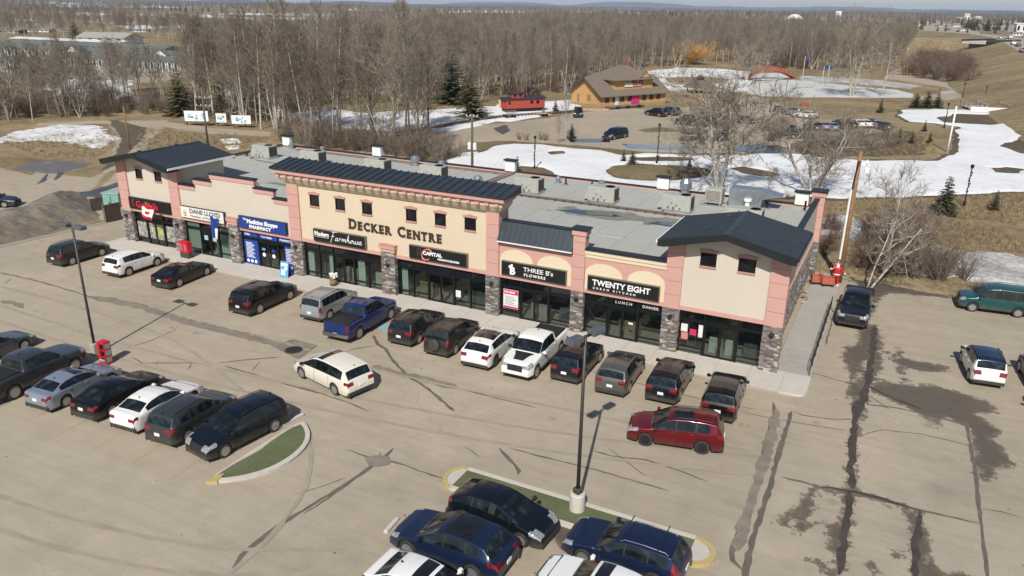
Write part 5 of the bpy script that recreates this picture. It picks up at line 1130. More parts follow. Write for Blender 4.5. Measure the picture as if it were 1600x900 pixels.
for k, c, kw in (('black', (.006, .006, .007), {}), ('navyblack', (.006, .009, .016), {}), ('navy', (.010, .020, .055), {}), ('blue', (.012, .030, .13), {}), ('white', (.74, .73, .69), dict(metal=0, dust=.35)), ('pearl', (.70, .65, .55), dict(metal=0, dust=.5)),
                 ('silver', (.36, .37, .38), dict(metal=.5, dust=.6)), ('bluegrey', (.30, .34, .40), dict(metal=.5, dust=.35)), ('grey', (.045, .047, .05), {}), ('charcoal', (.022, .022, .024), {}), ('greengrey', (.10, .105, .088), dict(metal=.35)), ('bronze', (.035, .032, .027), {}), ('red', (.125, .004, .009), dict(dust=.2)),
                 ('teal', (.012, .075, .078), dict(dust=.55)), ('dirtygrey', (.06, .06, .06), dict(dust=.6)), ('greyblue', (.05, .06, .075), {})): pmat(k, c, **kw)
def wheel(parent, x, y, r, side, rimm, spokes=5):
    w_ = .225
    t_ = MB().lathe([(r*.62, -w_/2), (r*.93, -w_/2), (r, -w_/2+.03), (r, w_/2-.03), (r*.93, w_/2), (r*.62, w_/2)], 24, axis='y')
    o = t_.build('wheel', MT['tyre'], parent); o.location = (x, y, r)
    b = MB(); yo = side*w_/2
    b.lathe([(r*.60, yo-side*.03), (r*.66, yo-side*.005), (r*.66, yo+side*.006), (r*.60, yo+side*.006)], 20, axis='y')
    for k in range(spokes):
        a = k*2*math.pi/spokes; c_, s_ = math.cos(a), math.sin(a); hw = r*.095
        P1 = [(c_*r*.1-s_*hw*1.2, s_*r*.1+c_*hw*1.2), (c_*r*.62-s_*hw*.7, s_*r*.62+c_*hw*.7), (c_*r*.62+s_*hw*.7, s_*r*.62-c_*hw*.7), (c_*r*.1+s_*hw*1.2, s_*r*.1-c_*hw*1.2)]
        b.prism(P1, yo-side*.03, yo+side*.004)
    b.lathe([(r*.17, yo-side*.03), (r*.15, yo+side*.012)], 12, axis='y')
    q = b.build('rim', rimm, o)
    q2 = MB().lathe([(r*.61, yo-side*.05), (r*.61, yo-side*.035)], 16, axis='y').build('brake_disc', MT['blackplastic'], o)
    return o
def make_vehicle(kind, name, paintm, loc, rz, label=None, cat=None, group=None, rim='rim', sun=True, rails=None, plate=True, clad=True, far=False, extras=None, roofm=None, spare=False):
    S = SPEC[kind]; L_, W_, H_ = S['L'], S['W'], S['H']; fo, wb, r = S['fo'], S['wb'], S['r']; x0 = fo+wb/2
    S = dict(S); S['prof'] = [(S['prof'][0][0], S['prof'][0][1]-.02)]+S['prof'][1:-1]+[(S['prof'][-1][0], S['prof'][0][1]-.035)]
    root = empty(name, (loc[0], loc[1], loc[2] if len(loc) > 2 else 0), rz, label, cat, group)
    step = .10 if far else .055
    # stations along the profile
    brk = set()
    for a in (S['ws'], S['rw'], S['sun'] or (), S['hl'][:2], (S['tl'][0],), S.get('bed', ())): brk |= set(a)
    for a in S['win']: brk |= set(a)
    for d_ in S['doors']: brk |= {d_-.011, d_+.011}
    for sw in (fo, fo+wb): brk |= {sw-r-.055, sw+r+.055, sw}
    st = []
    pr = S['prof']
    for i in range(len(pr)-1):
        (a, za), (b_, zb) = pr[i], pr[i+1]; ln = math.hypot(b_-a, zb-za); n = max(1, int(ln/step+.5))
        ts = {k/n for k in range(n)}
        if b_-a > 1e-3:
            for q in brk:
                if a < q < b_: ts.add((q-a)/(b_-a))
        ts = sorted(ts); ts = [t_ for j, t_ in enumerate(ts) if j == 0 or t_-ts[j-1] > 1e-4]
        for t_ in ts: st.append((a+(b_-a)*t_, za+(zb-za)*t_))
    st.append(pr[-1])
    zsm = []
    for i, (s, z) in enumerate(st): zsm.append(z)
    zlow0 = pr[0][1]-.03; arc = r+.055; truck = 'bed' in S
    rows = [0, .10, .30, .55, .80, 1.0]; wf = [.93, .985, 1.0, 1.0, .992, .965]
    gl = [.07, .5, .93, 1.0]; cols = [.93, .62, .3, 0]
    V = []; meta = []
    for (s, zt) in st:
        e1 = max(0, 1-s/.55); e2 = max(0, 1-(L_-s)/.45)
        w_ = W_/2*(1-.18*e1**2-.15*e2**2)
        zb = min(interp(S['belt'], s), zt-.012)
        zl = zlow0
        for sw in (fo, fo+wb):
            d_ = abs(s-sw)
            if d_ < arc: zl = max(zl, r+math.sqrt(max(arc*arc-d_*d_, 0))*.98)
        zl = min(zl, zb-.03); 
        if zt-.02 < zl: zl = zt-.02; zb = max(zb, zl+.001); zb = min(zb, zt-.005)
        c_ = min(1, max(0, (zt-interp(S['belt'], s))/(H_-interp(S['belt'], s))))
        wr = W_/2*S['roofw']*(1-.05*max(0, e2))
        we = w_*.965*(1-c_**.8)*.93+c_**.8*wr if c_ > 0 else w_*.90
        ze = zt-(.018+.045*c_)
        ze = max(ze, zb+.004)
        ring = [(w_*wf[k], zl+(zb-zl)*rows[k]) for k in range(6)]
        yb_, zb_ = ring[-1]
        for g_ in gl: ring.append((yb_+(we-yb_)*g_, zb_+(ze-zb_)*g_))
        for u_ in cols: ring.append((we*u_, ze+(zt-ze)*(1-u_*u_)))
        V.append([(x0-s, y, z) for y, z in ring]); meta.append((s, zt, c_))
    R_ = len(V[0])            # half ring: index R_-1 is the centre line
    parts = {}
    def addq(nm, quad, mi=0): parts.setdefault(nm, []).append((quad, mi))
    hl = S['hl']; tl = S['tl']; tin = S.get('tl_in', .55); bed = S.get('bed'); sunr = S['sun'] if sun else None
    for i in range(len(V)-1):
        s0, s1 = meta[i][0], meta[i+1][0]; sm_ = (s0+s1)/2
        for j in range(R_-1):
            for sg in (1, -1):
                q = [V[i][j], V[i+1][j], V[i+1][j+1], V[i][j+1]]
                if sg < 0: q = [(x, -y, z) for x, y, z in q][::-1]
                zc = sum(p[2] for p in q)/4; yc = abs(sum(p[1] for p in q)/4); yr = yc/(W_/2); nm, mi = 'body', 0
                front = sm_ < .30; rear = sm_ > L_-.34
                if j < 5:
                    if j == 0 and clad: nm = 'sill_trim'
                    elif any(abs(sm_-d_) < .0105 for d_ in S['doors']): nm = 'door_gap#%d%d' % (int(sm_*10), sg)
                    elif 1 <= j and S['doors'][0] < sm_ < S['doors'][1]: nm = 'front_door'+('L' if sg > 0 else 'R')
                    elif 1 <= j and S['doors'][1] < sm_ < S['doors'][2] and not (abs(sm_-fo-wb) < arc): nm = 'rear_door'+('L' if sg > 0 else 'R')
                elif j in (6, 7):
                    if any(a < sm_ < c2 for a, c2 in S['win']): nm = 'side_window'+('L' if sg > 0 else 'R')
                    elif S['win'][0][0] < sm_ < S['win'][-1][1]: nm = 'pillar#%d%d' % (sum(sm_ > w_[0] for w_ in S['win']), sg)
                if j >= 10-1 and S['ws'][0] < sm_ < S['ws'][1] and j >= 9: nm = 'windshield'
                if j >= 10 and S['rw'][0] < sm_ < S['rw'][1]: nm = 'rear_window'
                if sunr and j >= 10 and sunr[0] < sm_ < sunr[1]: nm = 'sunroof'
                if bed and j >= 9 and bed[0] < sm_ < bed[1]: nm = 'bed_cover'
                if roofm and nm == 'body' and j >= 8 and S['ws'][1] < sm_ < S['rw'][0]: nm = 'roof'
                ztm = (meta[i][1]+meta[i+1][1])/2; boxy = truck or kind in ('boxsuv', 'wagon', 'boxvan')
                if .0 <= sm_ < min(hl[1], .55) and (4 <= j <= 9 or (j == 10 and ztm < hl[3]+.03)) and ztm > hl[2]-.02: nm = 'headlight'+('L' if sg > 0 else 'R')
                if boxy:
                    if sm_ > tl[0] and tl[1] < zc < tl[2] and yr > .78 and nm[:6] in ('body', 'pillar') and not (j >= 9 and sm_ < S['rw'][1] and not truck): nm = 'tail_light'+('L' if sg > 0 else 'R')
                elif sm_ > tl[0] and nm[:4] == 'body' and ((j == 4 and ztm > tl[1]) or (5 <= j <= 10 and tl[1] < ztm < tl[2]+.03)): nm = 'tail_light'+('L' if sg > 0 else 'R')
                if sm_ < .12 and yr <= .55 and hl[2]-.22 < zc < hl[3]-.02 and nm == 'body': nm = 'grille'
                if (sm_ < .08 and zc < .44 and nm == 'body') or (sm_ > L_-.12 and zc < .50 and nm == 'body' and clad): nm = 'sill_trim'
                addq(nm, q, mi)
    mats = {'body': paintm, 'windshield': MT['carglass'], 'rear_window': MT['carglass'], 'sunroof': MT['darkglass'], 'bed_cover': MT['blackplastic'], 'sill_trim': MT['clad'], 'door_gap': MT['blackplastic'], 'pillar': MT['blackplastic'],
            'grille': MT['blackplastic'], 'roof': roofm}
    body = None
    for nm in ['body']+[k for k in parts if k != 'body']:
        vs = {}; vl = []; fs = []
        for q, mi in parts[nm]:
            f = []
            for p in q:
                k = (round(p[0], 4), round(p[1], 4), round(p[2], 4))
                if k not in vs: vs[k] = len(vl); vl.append(k)
                f.append(vs[k])
            f2 = []
            for a in f:
                if a not in f2: f2.append(a)
            if len(f2) > 2: fs.append(tuple(f2))
        base = nm.split('#')[0]; base = base.rstrip('LR') if base[-1] in 'LR' else base
        mt_ = mats.get(base) or {'headlight': MT['head'], 'tail_light': MT['tail'], 'side_window': MT['carglass'], 'front_door': paintm, 'rear_door': paintm}.get(base, paintm)
        nice = {'front_door': 'door', 'rear_door': 'door'}.get(base, base)
        b = MB(); b.v = vl; b.f = fs; b.m = [0]*len(fs)
        o = b.build(nice, mt_, root, True)
        if nice == 'door' and not far:
            sg = 1 if nm.endswith('L') else -1; sx_ = S['doors'][1 if base == 'front_door' else 2]-.2
            MB().cbox(x0-sx_-.09, x0-sx_+.09, sg*(W_/2-.0)-.02, sg*(W_/2-.0)+.02, interp(S['belt'], sx_)-.12, interp(S['belt'], sx_)-.085, .006).build('handle', paintm, o)
    # underbody and wheel wells
    zf = S['prof'][0][1]
    MB().box(x0-L_+.25, x0-.22, -W_/2+.30, W_/2-.30, .20 if not truck else .34, .72).build('underbody', MT['blackplastic'], root)
    b = MB()
    for sx_ in (fo, fo+wb): b.box(x0-sx_-r-.07, x0-sx_+r+.07, -W_/2+.10, W_/2-.10, r*1.35, r*2+.14)
    b.build('wheel_well', MT['blackplastic'], root)
    rm = MT[rim]; ns = random.choice((5, 5, 6, 7, 10)) if not far else 5
    for sx_ in (fo, fo+wb):
        for sg in (1, -1): wheel(root, x0-sx_, sg*(W_/2-.135), r, sg, rm, ns)
    # mirrors, plates, rails
    xm = x0-S['win'][0][0]-.12; zm = interp(S['belt'], S['win'][0][0])+.06
    for sg in (1, -1):
        MB().cbox(xm-.08, xm+.08, sg*(W_/2+.10)-.10, sg*(W_/2+.10)+.10, zm-.02, zm+.13, .035).box(xm-.03, xm+.03, min(sg*(W_/2-.12), sg*(W_/2+.02)), max(sg*(W_/2-.12), sg*(W_/2+.02)), zm-.01, zm+.04).build('mirror', paintm if random.random() < .6 else MT['blackplastic'], root)
    if plate: MB().box(x0-L_-.012, x0-L_+.02, -.16, .16, .66 if not truck else .58, .81 if not truck else .73).build('licence_plate', MT['plate'], root)
    if rails if rails is not None else S['rails']:
        for sg in (1, -1):
            a, c2 = S['ws'][1]+.25, S['rw'][0]-.15; yy = sg*(W_/2*S['roofw']-.06)
            MB().tube([(x0-a, yy, interp_prof(S, a)-.05), (x0-a-.15, yy, interp_prof(S, a+.15)+.03), (x0-(a+c2)/2, yy, interp_prof(S, (a+c2)/2)+.03), (x0-c2+.12, yy, interp_prof(S, c2-.12)+.03), (x0-c2, yy, interp_prof(S, c2)-.05)], .02, 5).build('roof_rail', MT['chrome'] if rails == 'chrome' else MT['blackplastic'], root)
    if not far:
        # wiper blades, antenna fin, lower air intake
        a = S['ws'][0]+.06; z_ = interp_prof(S, a)+.01
        MB().tube([(x0-a, .45, z_), (x0-a-.12, -.1, interp_prof(S, a+.12)+.012)], .012, 4).tube([(x0-a, -.1, z_), (x0-a-.12, -.6, interp_prof(S, a+.12)-.01)], .012, 4).build('wiper', MT['blackplastic'], root)
        a = S['rw'][0]-.2 if not truck else 3.3; z_ = interp_prof(S, a)
        MB().prism([(x0-a-.08, z_-.02), (x0-a+.08, z_-.02), (x0-a-.06, z_+.07)], -.02, .02).build('antenna', MT['blackplastic'], root)
    if truck:
        b = MB()
        for sg in (1, -1): b.box(x0-5.66, x0-4.02, sg*.80-.05, sg*.80+.05, 1.335, 1.365)
        b.build('bed_rail', MT['blackplastic'], root)
        MB().cbox(x0-L_-.10, x0-L_+.12, -.92, .92, .50, .72, .04).build('rear_bumper', MT['chrome'] if extras == 'chromebumper' else MT['clad'], root)
        for sg in (1, -1): MB().box(x0-3.7, x0-1.55, sg*(W_/2-.06)-.09, sg*(W_/2-.06)+.09, .38, .44).build('running_board', MT['clad'], root)
        MB().cbox(x0-5.83, x0-5.80, -.12, .12, 1.02, 1.10, .01).build('tailgate_handle', MT['blackplastic'], root)
    if spare:
        o = MB().lathe([(.10, 0), (.35, 0), (.36, -.05), (.36, -.17), (.30, -.2), (.06, -.2)], 20, axis='y').build('spare_wheel', MT['charcoal_cover'] if 'charcoal_cover' in MT else MT['clad'], root)
        o.rotation_euler = (0, 0, -math.pi/2); o.location = (x0-L_+.0, 0, .92)
    return root
def interp_prof(S, s):
    pr = S['prof']; best = 0
    for i in range(len(pr)-1):
        (a, za), (b_, zb) = pr[i], pr[i+1]
        if a <= s <= b_ and b_ > a: best = max(best, za+(zb-za)*(s-a)/(b_-a))
    return best
def place(kind, rear, front, side, *a, wy=None, **kw):
    """rear / front: photo pixels where the visible wheels meet the ground; side +1 when the left side is seen"""
    S = SPEC[kind]; R0 = Vector(G(*rear)); F0 = Vector(G(*front)); d_ = F0-R0; an = kw.pop('az', None)
    if an is not None: d_ = Vector((math.cos(math.radians(an)), math.sin(math.radians(an))))
    mid = (R0+F0)/2 if an is None else R0+d_*S['wb']/2
    d_.normalize(); nn = Vector((-d_.y, d_.x)); c_ = mid-nn*side*(S['W']/2-.03)
    return make_vehicle(kind, *a, (c_.x, c_.y), math.atan2(d_.y, d_.x), **kw)
random.seed(21)
gA = 'vehicles parked nose-in along the shops'
place('suv', (111.6, 415.5), (163.5, 399.6), -1, 'suv', PAINTS['charcoal'], label='charcoal suv, leftmost vehicle parked by the shopfronts', cat='suv', group=gA, sun=False)
place('suv', (201.6, 432), (248.4, 415.5), -1, 'suv', PAINTS['white'], label='white suv, second from the left in the row by the shops', cat='suv', group=gA, sun=False, rails=False)
place('coupe', (280.5, 449.4), (325.5, 430.5), -1, 'car', PAINTS['black'], label='low black car parked in front of the red newspaper box by the shops', cat='car', group=gA)
place('bigsuv', (405.6, 491.4), (456, 468), -1, 'suv', PAINTS['black'], label='large glossy black suv parked alone in front of the pharmacy', cat='suv', group=gA)
place('boxsuv', (516, 500), (560, 475), -1, 'suv', PAINTS['silver'], label='dusty silver suv parked against the blue pickup', cat='suv', group=gA, az=92.5)
place('pickup', (561.7, 530.5), (612.5, 498.7), -1, 'pickup_truck', PAINTS['blue'], label='blue crew-cab pickup truck with dark bed cover parked by the shops', cat='pickup truck', group=gA, extras='chromebumper')
place('suv', (655.7, 537.5), (690, 514), -1, 'suv', PAINTS['charcoal'], label='black suv between the blue pickup and the one with a spare wheel', cat='suv', group=gA, az=92.5)
MT['charcoal_cover'] = M('spare_cover', (.05, .048, .045), .6, var=.2, scale=5)
place('boxsuv', (712.5, 554), (751, 527), -1, 'suv', PAINTS['bronze'], label='dark bronze suv with a covered spare wheel on its tailgate', cat='suv', group=gA, az=92.5, spare=True)
place('coupe_suv', (775, 573), (806, 545), -1, 'suv', PAINTS['white'], label='white suv with black roof glass and black wheels parked beside the white pickup', cat='suv', group=gA, az=92.5, rim='rimdark')
pk = place('pickup', (876, 553.6), (834.7, 596), 1, 'pickup_truck', PAINTS['white'], label='white pickup truck backed in, with a black panel on its bonnet', cat='pickup truck', group=gA, az=-88.5)
pk.location.y = pk.location.y
place('suv', (913, 595), (938, 569), -1, 'suv', PAINTS['navyblack'], label='blue-black suv between the white pickup and the grey-green suv', cat='suv', group=gA, az=91.5)
place('suv', (983, 615.5), (1003.6, 583), -1, 'suv', PAINTS['greengrey'], label='grey-green suv parked in front of the black sign with bold capitals', cat='suv', group=gA, rails=False)
place('suv', (1062, 628.6), (1081, 594), -1, 'suv', PAINTS['navyblack'], label='black suv with roof glass, second from the right by the shops', cat='suv', group=gA, rails=False)
place('suv', (1151, 654.4), (1163, 600), -1, 'suv', PAINTS['black'], label='dark suv at the right end of the row by the shops', cat='suv', group=gA, az=93.5, rails=False)
# moving cars
place('suv', (1096, 710.5), (1007, 697.5), 1, 'suv', PAINTS['red'], label='metallic red suv driving left across the lot', cat='suv', rim='rimdark')
place('minivan', (522, 617.5), (472.5, 592), 1, 'minivan', PAINTS['pearl'], label='pearl white minivan driving up the middle of the lot', cat='minivan')
# left row
gB = 'vehicles parked in the left row'
place('sedan', (-30, 575), (26, 552.7), -1, 'sedan', PAINTS['greyblue'], label='blue-grey sedan cut off by the left edge, beyond the grey pickup', cat='sedan', group=gB, az=93)
place('pickup', (26, 624), (131.7, 573), -1, 'pickup_truck', PAINTS['grey'], label='dirty dark grey pickup truck at the left end of the left row', cat='pickup truck', group=gB, az=94)
place('sedan', (106, 635.7), (180, 590), -1, 'sedan', PAINTS['bluegrey'], label='silver-blue sedan beside the grey pickup in the left row', cat='sedan', group=gB, az=94)
place('sedan', (177.3, 650), (240, 610), -1, 'sedan', PAINTS['black'], label='black sedan between the silver-blue sedan and the white sedan', cat='sedan', group=gB, az=94, sun=False)
place('sedan', (240, 668), (290, 620), -1, 'sedan', PAINTS['white'], label='white sedan between the black sedan and the black suv of the left row', cat='sedan', group=gB, az=94, sun=False)
place('suv', (296, 690.7), (365, 640), -1, 'suv', PAINTS['grey'], label='dusty black suv between the white sedan and the navy crossover', cat='suv', group=gB, az=94, sun=False)
place('crossover', (430.7, 675), (354, 715), 1, 'crossover', PAINTS['navyblack'], label='glossy navy crossover facing the camera beside the turf crescent', cat='suv', group=gB)
# front row
gC = 'vehicles parked at the near edge of the lot'
place('hatch', (724, 820), (804.4, 848.9), -1, 'hatchback', PAINTS['navyblack'], label='black hatchback pointing right, against the long turf island', cat='hatchback', group=gC, az=-4)
place('coupe_suv', (737, 910), (633, 872), 1, 'suv', PAINTS['navy'], label='navy suv with twin roof glass pointing left, beside the black hatchback', cat='suv', group=gC, az=179.5)
place('sedan', (600, 948), (690, 940), -1, 'sedan', PAINTS['white'], label='white sedan with dark roof glass, left one cut by the bottom edge', cat='sedan', group=gC, az=-2)
wg = place('wagon', (1018, 920), (907.8, 885), 1, 'station_wagon', PAINTS['navy'], label='navy station wagon with roof bars parked at the end of the long turf island', cat='station wagon', group=gC, az=179.5, rails='chrome')
S = SPEC['wagon']; x0 = S['fo']+S['wb']/2
for s_ in (2.35, 3.75): MB().tube([(x0-s_, -.85, 1.62), (x0-s_, .85, 1.62)], .022, 5).build('roof_bar', MT['blackplastic'], wg)
place('sedan', (975, 990), (865, 960), 1, 'sedan', PAINTS['white'], label='white sedan with dark roof glass, right one cut by the bottom edge', cat='sedan', group=gC, az=178)
# right lot
gD = 'vehicles in the side lot'
x_, y_ = G(1328, 470); rp = make_vehicle('pickup', 'pickup_truck', PAINTS['navyblack'], (58.75, 12.1), math.radians(-91), label='dark navy pickup truck facing the camera beside the side ramp', cat='pickup truck', group=gD)
place('boxvan', (1588.9, 496.7), (1513, 486.7), 1, 'van', PAINTS['teal'], label='dusty teal passenger van with roof rack at the far side of the side lot', cat='van', group=gD, az=-175)
v_ = Vector(G(1527, 588)); make_vehicle('mini_suv', 'suv', PAINTS['white'], (v_.x+.15, v_.y+.5), math.radians(97), label='small boxy white suv with a dark blue roof in the side lot', cat='suv', group=gD, roofm=PAINTS['navy'], rails=True)
v_ = Vector(G(1597, 600)); make_vehicle('suv', 'suv', PAINTS['dirtygrey'], (v_.x+1.0, v_.y+.6), math.radians(97), label='grey suv cut by the right edge, above the white one', cat='suv', group=gD)
v_ = Vector(G(1630, 660)); make_vehicle('sedan', 'car', PAINTS['white'], (v_.x+.6, v_.y+.2), math.radians(97), label='white car of which only a corner shows at the right edge', cat='car', group=gD)
v_ = Vector(G(-8, 322)); make_vehicle('sedan', 'sedan', PAINTS['navyblack'], (v_.x, v_.y), math.radians(33), label='dark sedan on the side road at the far left edge', cat='sedan')
# black bonnet panel on the white pickup
S = SPEC['pickup']; x0 = S['fo']+S['wb']/2
MB().add([(x0-.45, -.30, 1.185), (x0-.45, .30, 1.185), (x0-1.0, .42, 1.238), (x0-1.42, .62, 1.270), (x0-1.42, -.62, 1.270), (x0-1.0, -.42, 1.238)], [(0, 1, 2, 3, 4, 5)]).build('bonnet_decal', MT['blackplastic'], pk)
# distant cars in the station lot: one of each kind, then copied
TPL = {}
def farcar(kind, pnt, px, py, deg, label, name='parked_car', cat='car', group='cars in the gravel station lot', az=None, z=0):
    k = (kind, pnt)
    if k not in TPL:
        TPL[k] = make_vehicle(kind, name, PAINTS[pnt], (0, 0), 0, far=True, rails=False, sun=False); o = TPL[k]
    else: o = copy_tree(TPL[k])
    o.name = name; x, y = G(px, py, z); o.location = (x, y, z); o.rotation_euler = (0, 0, math.radians(deg)); tag(o, label, cat, group); return o
farcar('boxsuv', 'navyblack', 903, 182, 110-180, 'dark suv by the station gable, left end of the gravel lot')
farcar('minivan', 'navyblack', 960.5, 216, -105, 'dark minivan alone at the near edge of the gravel lot', cat='minivan')
farcar('minivan', 'greyblue', 1078, 218, -100, 'blue-grey minivan at the near edge of the gravel lot, right of the lamp post', cat='minivan')
farcar('minivan', 'greyblue', 1128, 218, -100, 'grey minivan half hidden by the bare multi-stemmed tree', cat='minivan')
farcar('suv', 'navyblack', 1025, 181, 160, 'dark suv by the straw-coloured bushes in front of the station')
farcar('suv', 'greyblue', 1045, 179, 160, 'grey suv right of the dark one in front of the station')
farcar('boxvan', 'navyblack', 1074, 195, 172, 'long black van in the middle of the gravel lot', cat='van')
farcar('suv', 'navyblack', 1096, 195, 172, 'dark suv touching the rear of the long black van')
farcar('pickup', 'charcoal', 1122, 198, 172, 'dark pickup behind the branches, right of the black van', cat='pickup truck')
farcar('pickup', 'red', 1130, 190, 172, 'red pickup behind the branches of the bare tree', cat='pickup truck')
farcar('sedan', 'red', 1158, 192, 172, 'red car right of the red pickup')
farcar('suv', 'silver', 1238, 180, 150, 'grey suv with a red and green leaf-shaped ornament behind it')
farcar('sedan', 'white', 1258, 184, 160, 'white car next to the red and green ornament')
row = [(1268, 203, 'greyblue'), (1282, 202, 'silver'), (1296, 203, 'bluegrey'), (1312, 200, 'black'), (1325, 199, 'navyblack'), (1337, 198, 'white'), (1348, 198, 'pearl'), (1358, 197, 'navy'), (1366, 199, 'silver'), (1378, 202, 'dirtygrey')]
wd = ['leftmost in the far right row of cars behind the bare trees', 'second in the far right row, paler than its left neighbour', 'blue-grey car third in the far right row', 'black car near the middle of the far right row', 'dark car right of the black one in the far right row', 'white car right of the dark pair in the far right row', 'cream car beside the white one in the far right row', 'blue car right of the white pair in the far right row', 'silver car right of the blue one in the far right row', 'last car on the right of the far right row']
for (px, py, c_), t_ in zip(row, wd): farcar('sedan' if c_ not in ('black', 'greyblue') else 'suv', c_, px, py, 118, t_)
farcar('boxsuv', 'dirtygrey', 1250, 216, 20, 'dirty grey suv near the yellow machine behind the trees'); farcar('suv', 'greyblue', 1303, 234, 120, 'blue-grey car behind the two leaning trees by the snow')
# ------------------------------------------------------------------ trees
def rvec(): 
    v_ = Vector((random.gauss(0, 1), random.gauss(0, 1), random.gauss(0, 1))); return v_.normalized()
class TB:                                    # fast thin-tube collector
    def __init__(s): s.v = []; s.f = []
    def seg(s, pts, rs, n=3):
        b0 = len(s.v); k = len(pts)
        for i, p in enumerate(pts):
            t_ = (pts[min(i+1, k-1)]-pts[max(i-1, 0)])
            if t_.length < 1e-6: t_ = Vector((0, 0, 1))
            t_.normalize(); a = t_.cross(Vector((0, 0, 1)) if abs(t_.z) < .9 else Vector((1, 0, 0))).normalized(); c_ = t_.cross(a)
            for j in range(n):
                an = j*2*math.pi/n; q = p+(a*math.cos(an)+c_*math.sin(an))*rs[i]; s.v.append((q.x, q.y, q.z))
        for i in range(k-1):
            for j in range(n): s.f.append((b0+i*n+j, b0+i*n+(j+1) % n, b0+(i+1)*n+(j+1) % n, b0+(i+1)*n+j))
    def mesh(s, name, mat, smooth=False):
        me = bpy.data.meshes.new(name); me.from_pydata(s.v, [], s.f); me.materials.append(mat)
        if smooth: me.polygons.foreach_set('use_smooth', [True]*len(s.f))
        me.update(); return me
def limb(tb, p, d, ln, r0, r1, n=4, wob=.12, up=.0, sides=3):
    pts = [p.copy()]; rs = [r0]; d = d.normalized()
    for i in range(n):
        d = (d+rvec()*wob+Vector((0, 0, up))).normalized(); p = p+d*(ln/n); pts.append(p.copy()); rs.append(r0+(r1-r0)*(i+1)/n)
    tb.seg(pts, rs, sides); return pts, rs, d
def twigs(tb, pts, n, ln, r, up=.25, sub=3, spread=.9):
    k = len(pts)-1
    for _ in range(n):
        t_ = random.uniform(.15, 1)*k; i = min(int(t_), k-1); p = pts[i].lerp(pts[i+1], t_-i); ax = (pts[i+1]-pts[i]).normalized()
        d = (ax*.7+rvec()*spread+Vector((0, 0, up))).normalized(); l2 = ln*random.uniform(.6, 1.2)
        q, _, dd = limb(tb, p, d, l2, r, r*.4, 2, .15, .05)
        for _ in range(sub):
            u_ = random.uniform(.3, 1)*2; j = min(int(u_), 1); pp = q[j].lerp(q[j+1], u_-j)
            limb(tb, pp, (dd*.8+rvec()*.8+Vector((0, 0, .2))).normalized(), l2*random.uniform(.35, .7), r*.6, r*.3, 1, 0)
def poplar(seed, H=13, spread=1., nb=34, tw=7, sub=4, r=.13, tr=.020, base=.3):
    random.seed(seed); T = TB(); Cn = TB()
    pts, rs, d = limb(T, Vector((0, 0, -.2)), Vector((random.uniform(-.05, .05), random.uniform(-.05, .05), 1)), H*.92, r, .025, 9, .035, .02, 6)
    for i in range(nb):
        t_ = base+(1-base)*(i+random.random())/nb; k = t_*(len(pts)-1); j = min(int(k), len(pts)-2); p = pts[j].lerp(pts[j+1], k-j)
        a = i*2.4+random.uniform(-.4, .4); el = random.uniform(.6, 1.1)
        d = Vector((math.cos(a)*math.cos(el), math.sin(a)*math.cos(el), math.sin(el)))
        ln = spread*H*(.26*(1-t_)**.7+.05)*random.uniform(.7, 1.25)
        q, _, _ = limb(Cn, p, d, ln, .045*(1.15-t_)+.008, .012, 4, .12, .09)
        twigs(Cn, q, tw, ln*.42+.25, tr, sub=sub)
    return T, Cn
def broad(seed, H=12, stems=4, nb=9, tw=8, sub=4, r=.2, tr=.018, lean=.35, spread=1.):
    random.seed(seed); T = TB(); Cn = TB()
    for s_ in range(stems):
        a = s_*2*math.pi/stems+random.uniform(-.4, .4); ln = H*random.uniform(.6, .85); l_ = lean*random.uniform(.6, 1.2)
        pts, rs, d = limb(T, Vector((math.cos(a)*.12, math.sin(a)*.12, -.2)), Vector((math.cos(a)*l_, math.sin(a)*l_, 1)), ln, r*random.uniform(.6, 1), .05, 7, .08, .03, 6)
        for i in range(nb):
            t_ = .28+.72*(i+random.random())/nb; k = t_*(len(pts)-1); j = min(int(k), len(pts)-2); p = pts[j].lerp(pts[j+1], k-j)
            dd = (rvec()+Vector((math.cos(a), math.sin(a), 0))*.5+Vector((0, 0, .55))).normalized(); bl_ = spread*H*.28*random.uniform(.6, 1.2)*(1.15-.4*t_)
            q, _, _ = limb(T, p, dd, bl_, .055*(1.2-t_)+.012, .018, 4, .17, .06, 4)
            for m_ in range(4):
                u_ = random.uniform(.25, 1)*4; jj = min(int(u_), 3); pp = q[jj].lerp(q[jj+1], u_-jj)
                q2, _, _ = limb(Cn, pp, (rvec()*.8+dd*.8+Vector((0, 0, .3))).normalized(), bl_*.5, .02, .010, 3, .15, .06)
                twigs(Cn, q2, tw, bl_*.24+.12, tr*1.0, sub=sub)
    return T, Cn
def shrub(seed, H=2.6, stems=26, tw=7, sub=3, tr=.012, lean=.75):
    random.seed(seed); Cn = TB()
    for _ in range(stems):
        a = random.uniform(0, 6.28); l_ = random.uniform(.1, lean)
        q, _, _ = limb(Cn, Vector((math.cos(a)*random.uniform(0, .5), math.sin(a)*random.uniform(0, .5), -.1)), Vector((math.cos(a)*l_, math.sin(a)*l_, 1)), H*random.uniform(.6, 1.1), .022, .008, 4, .12, .04)
        twigs(Cn, q, tw, H*.25, tr, sub=sub)
    return Cn
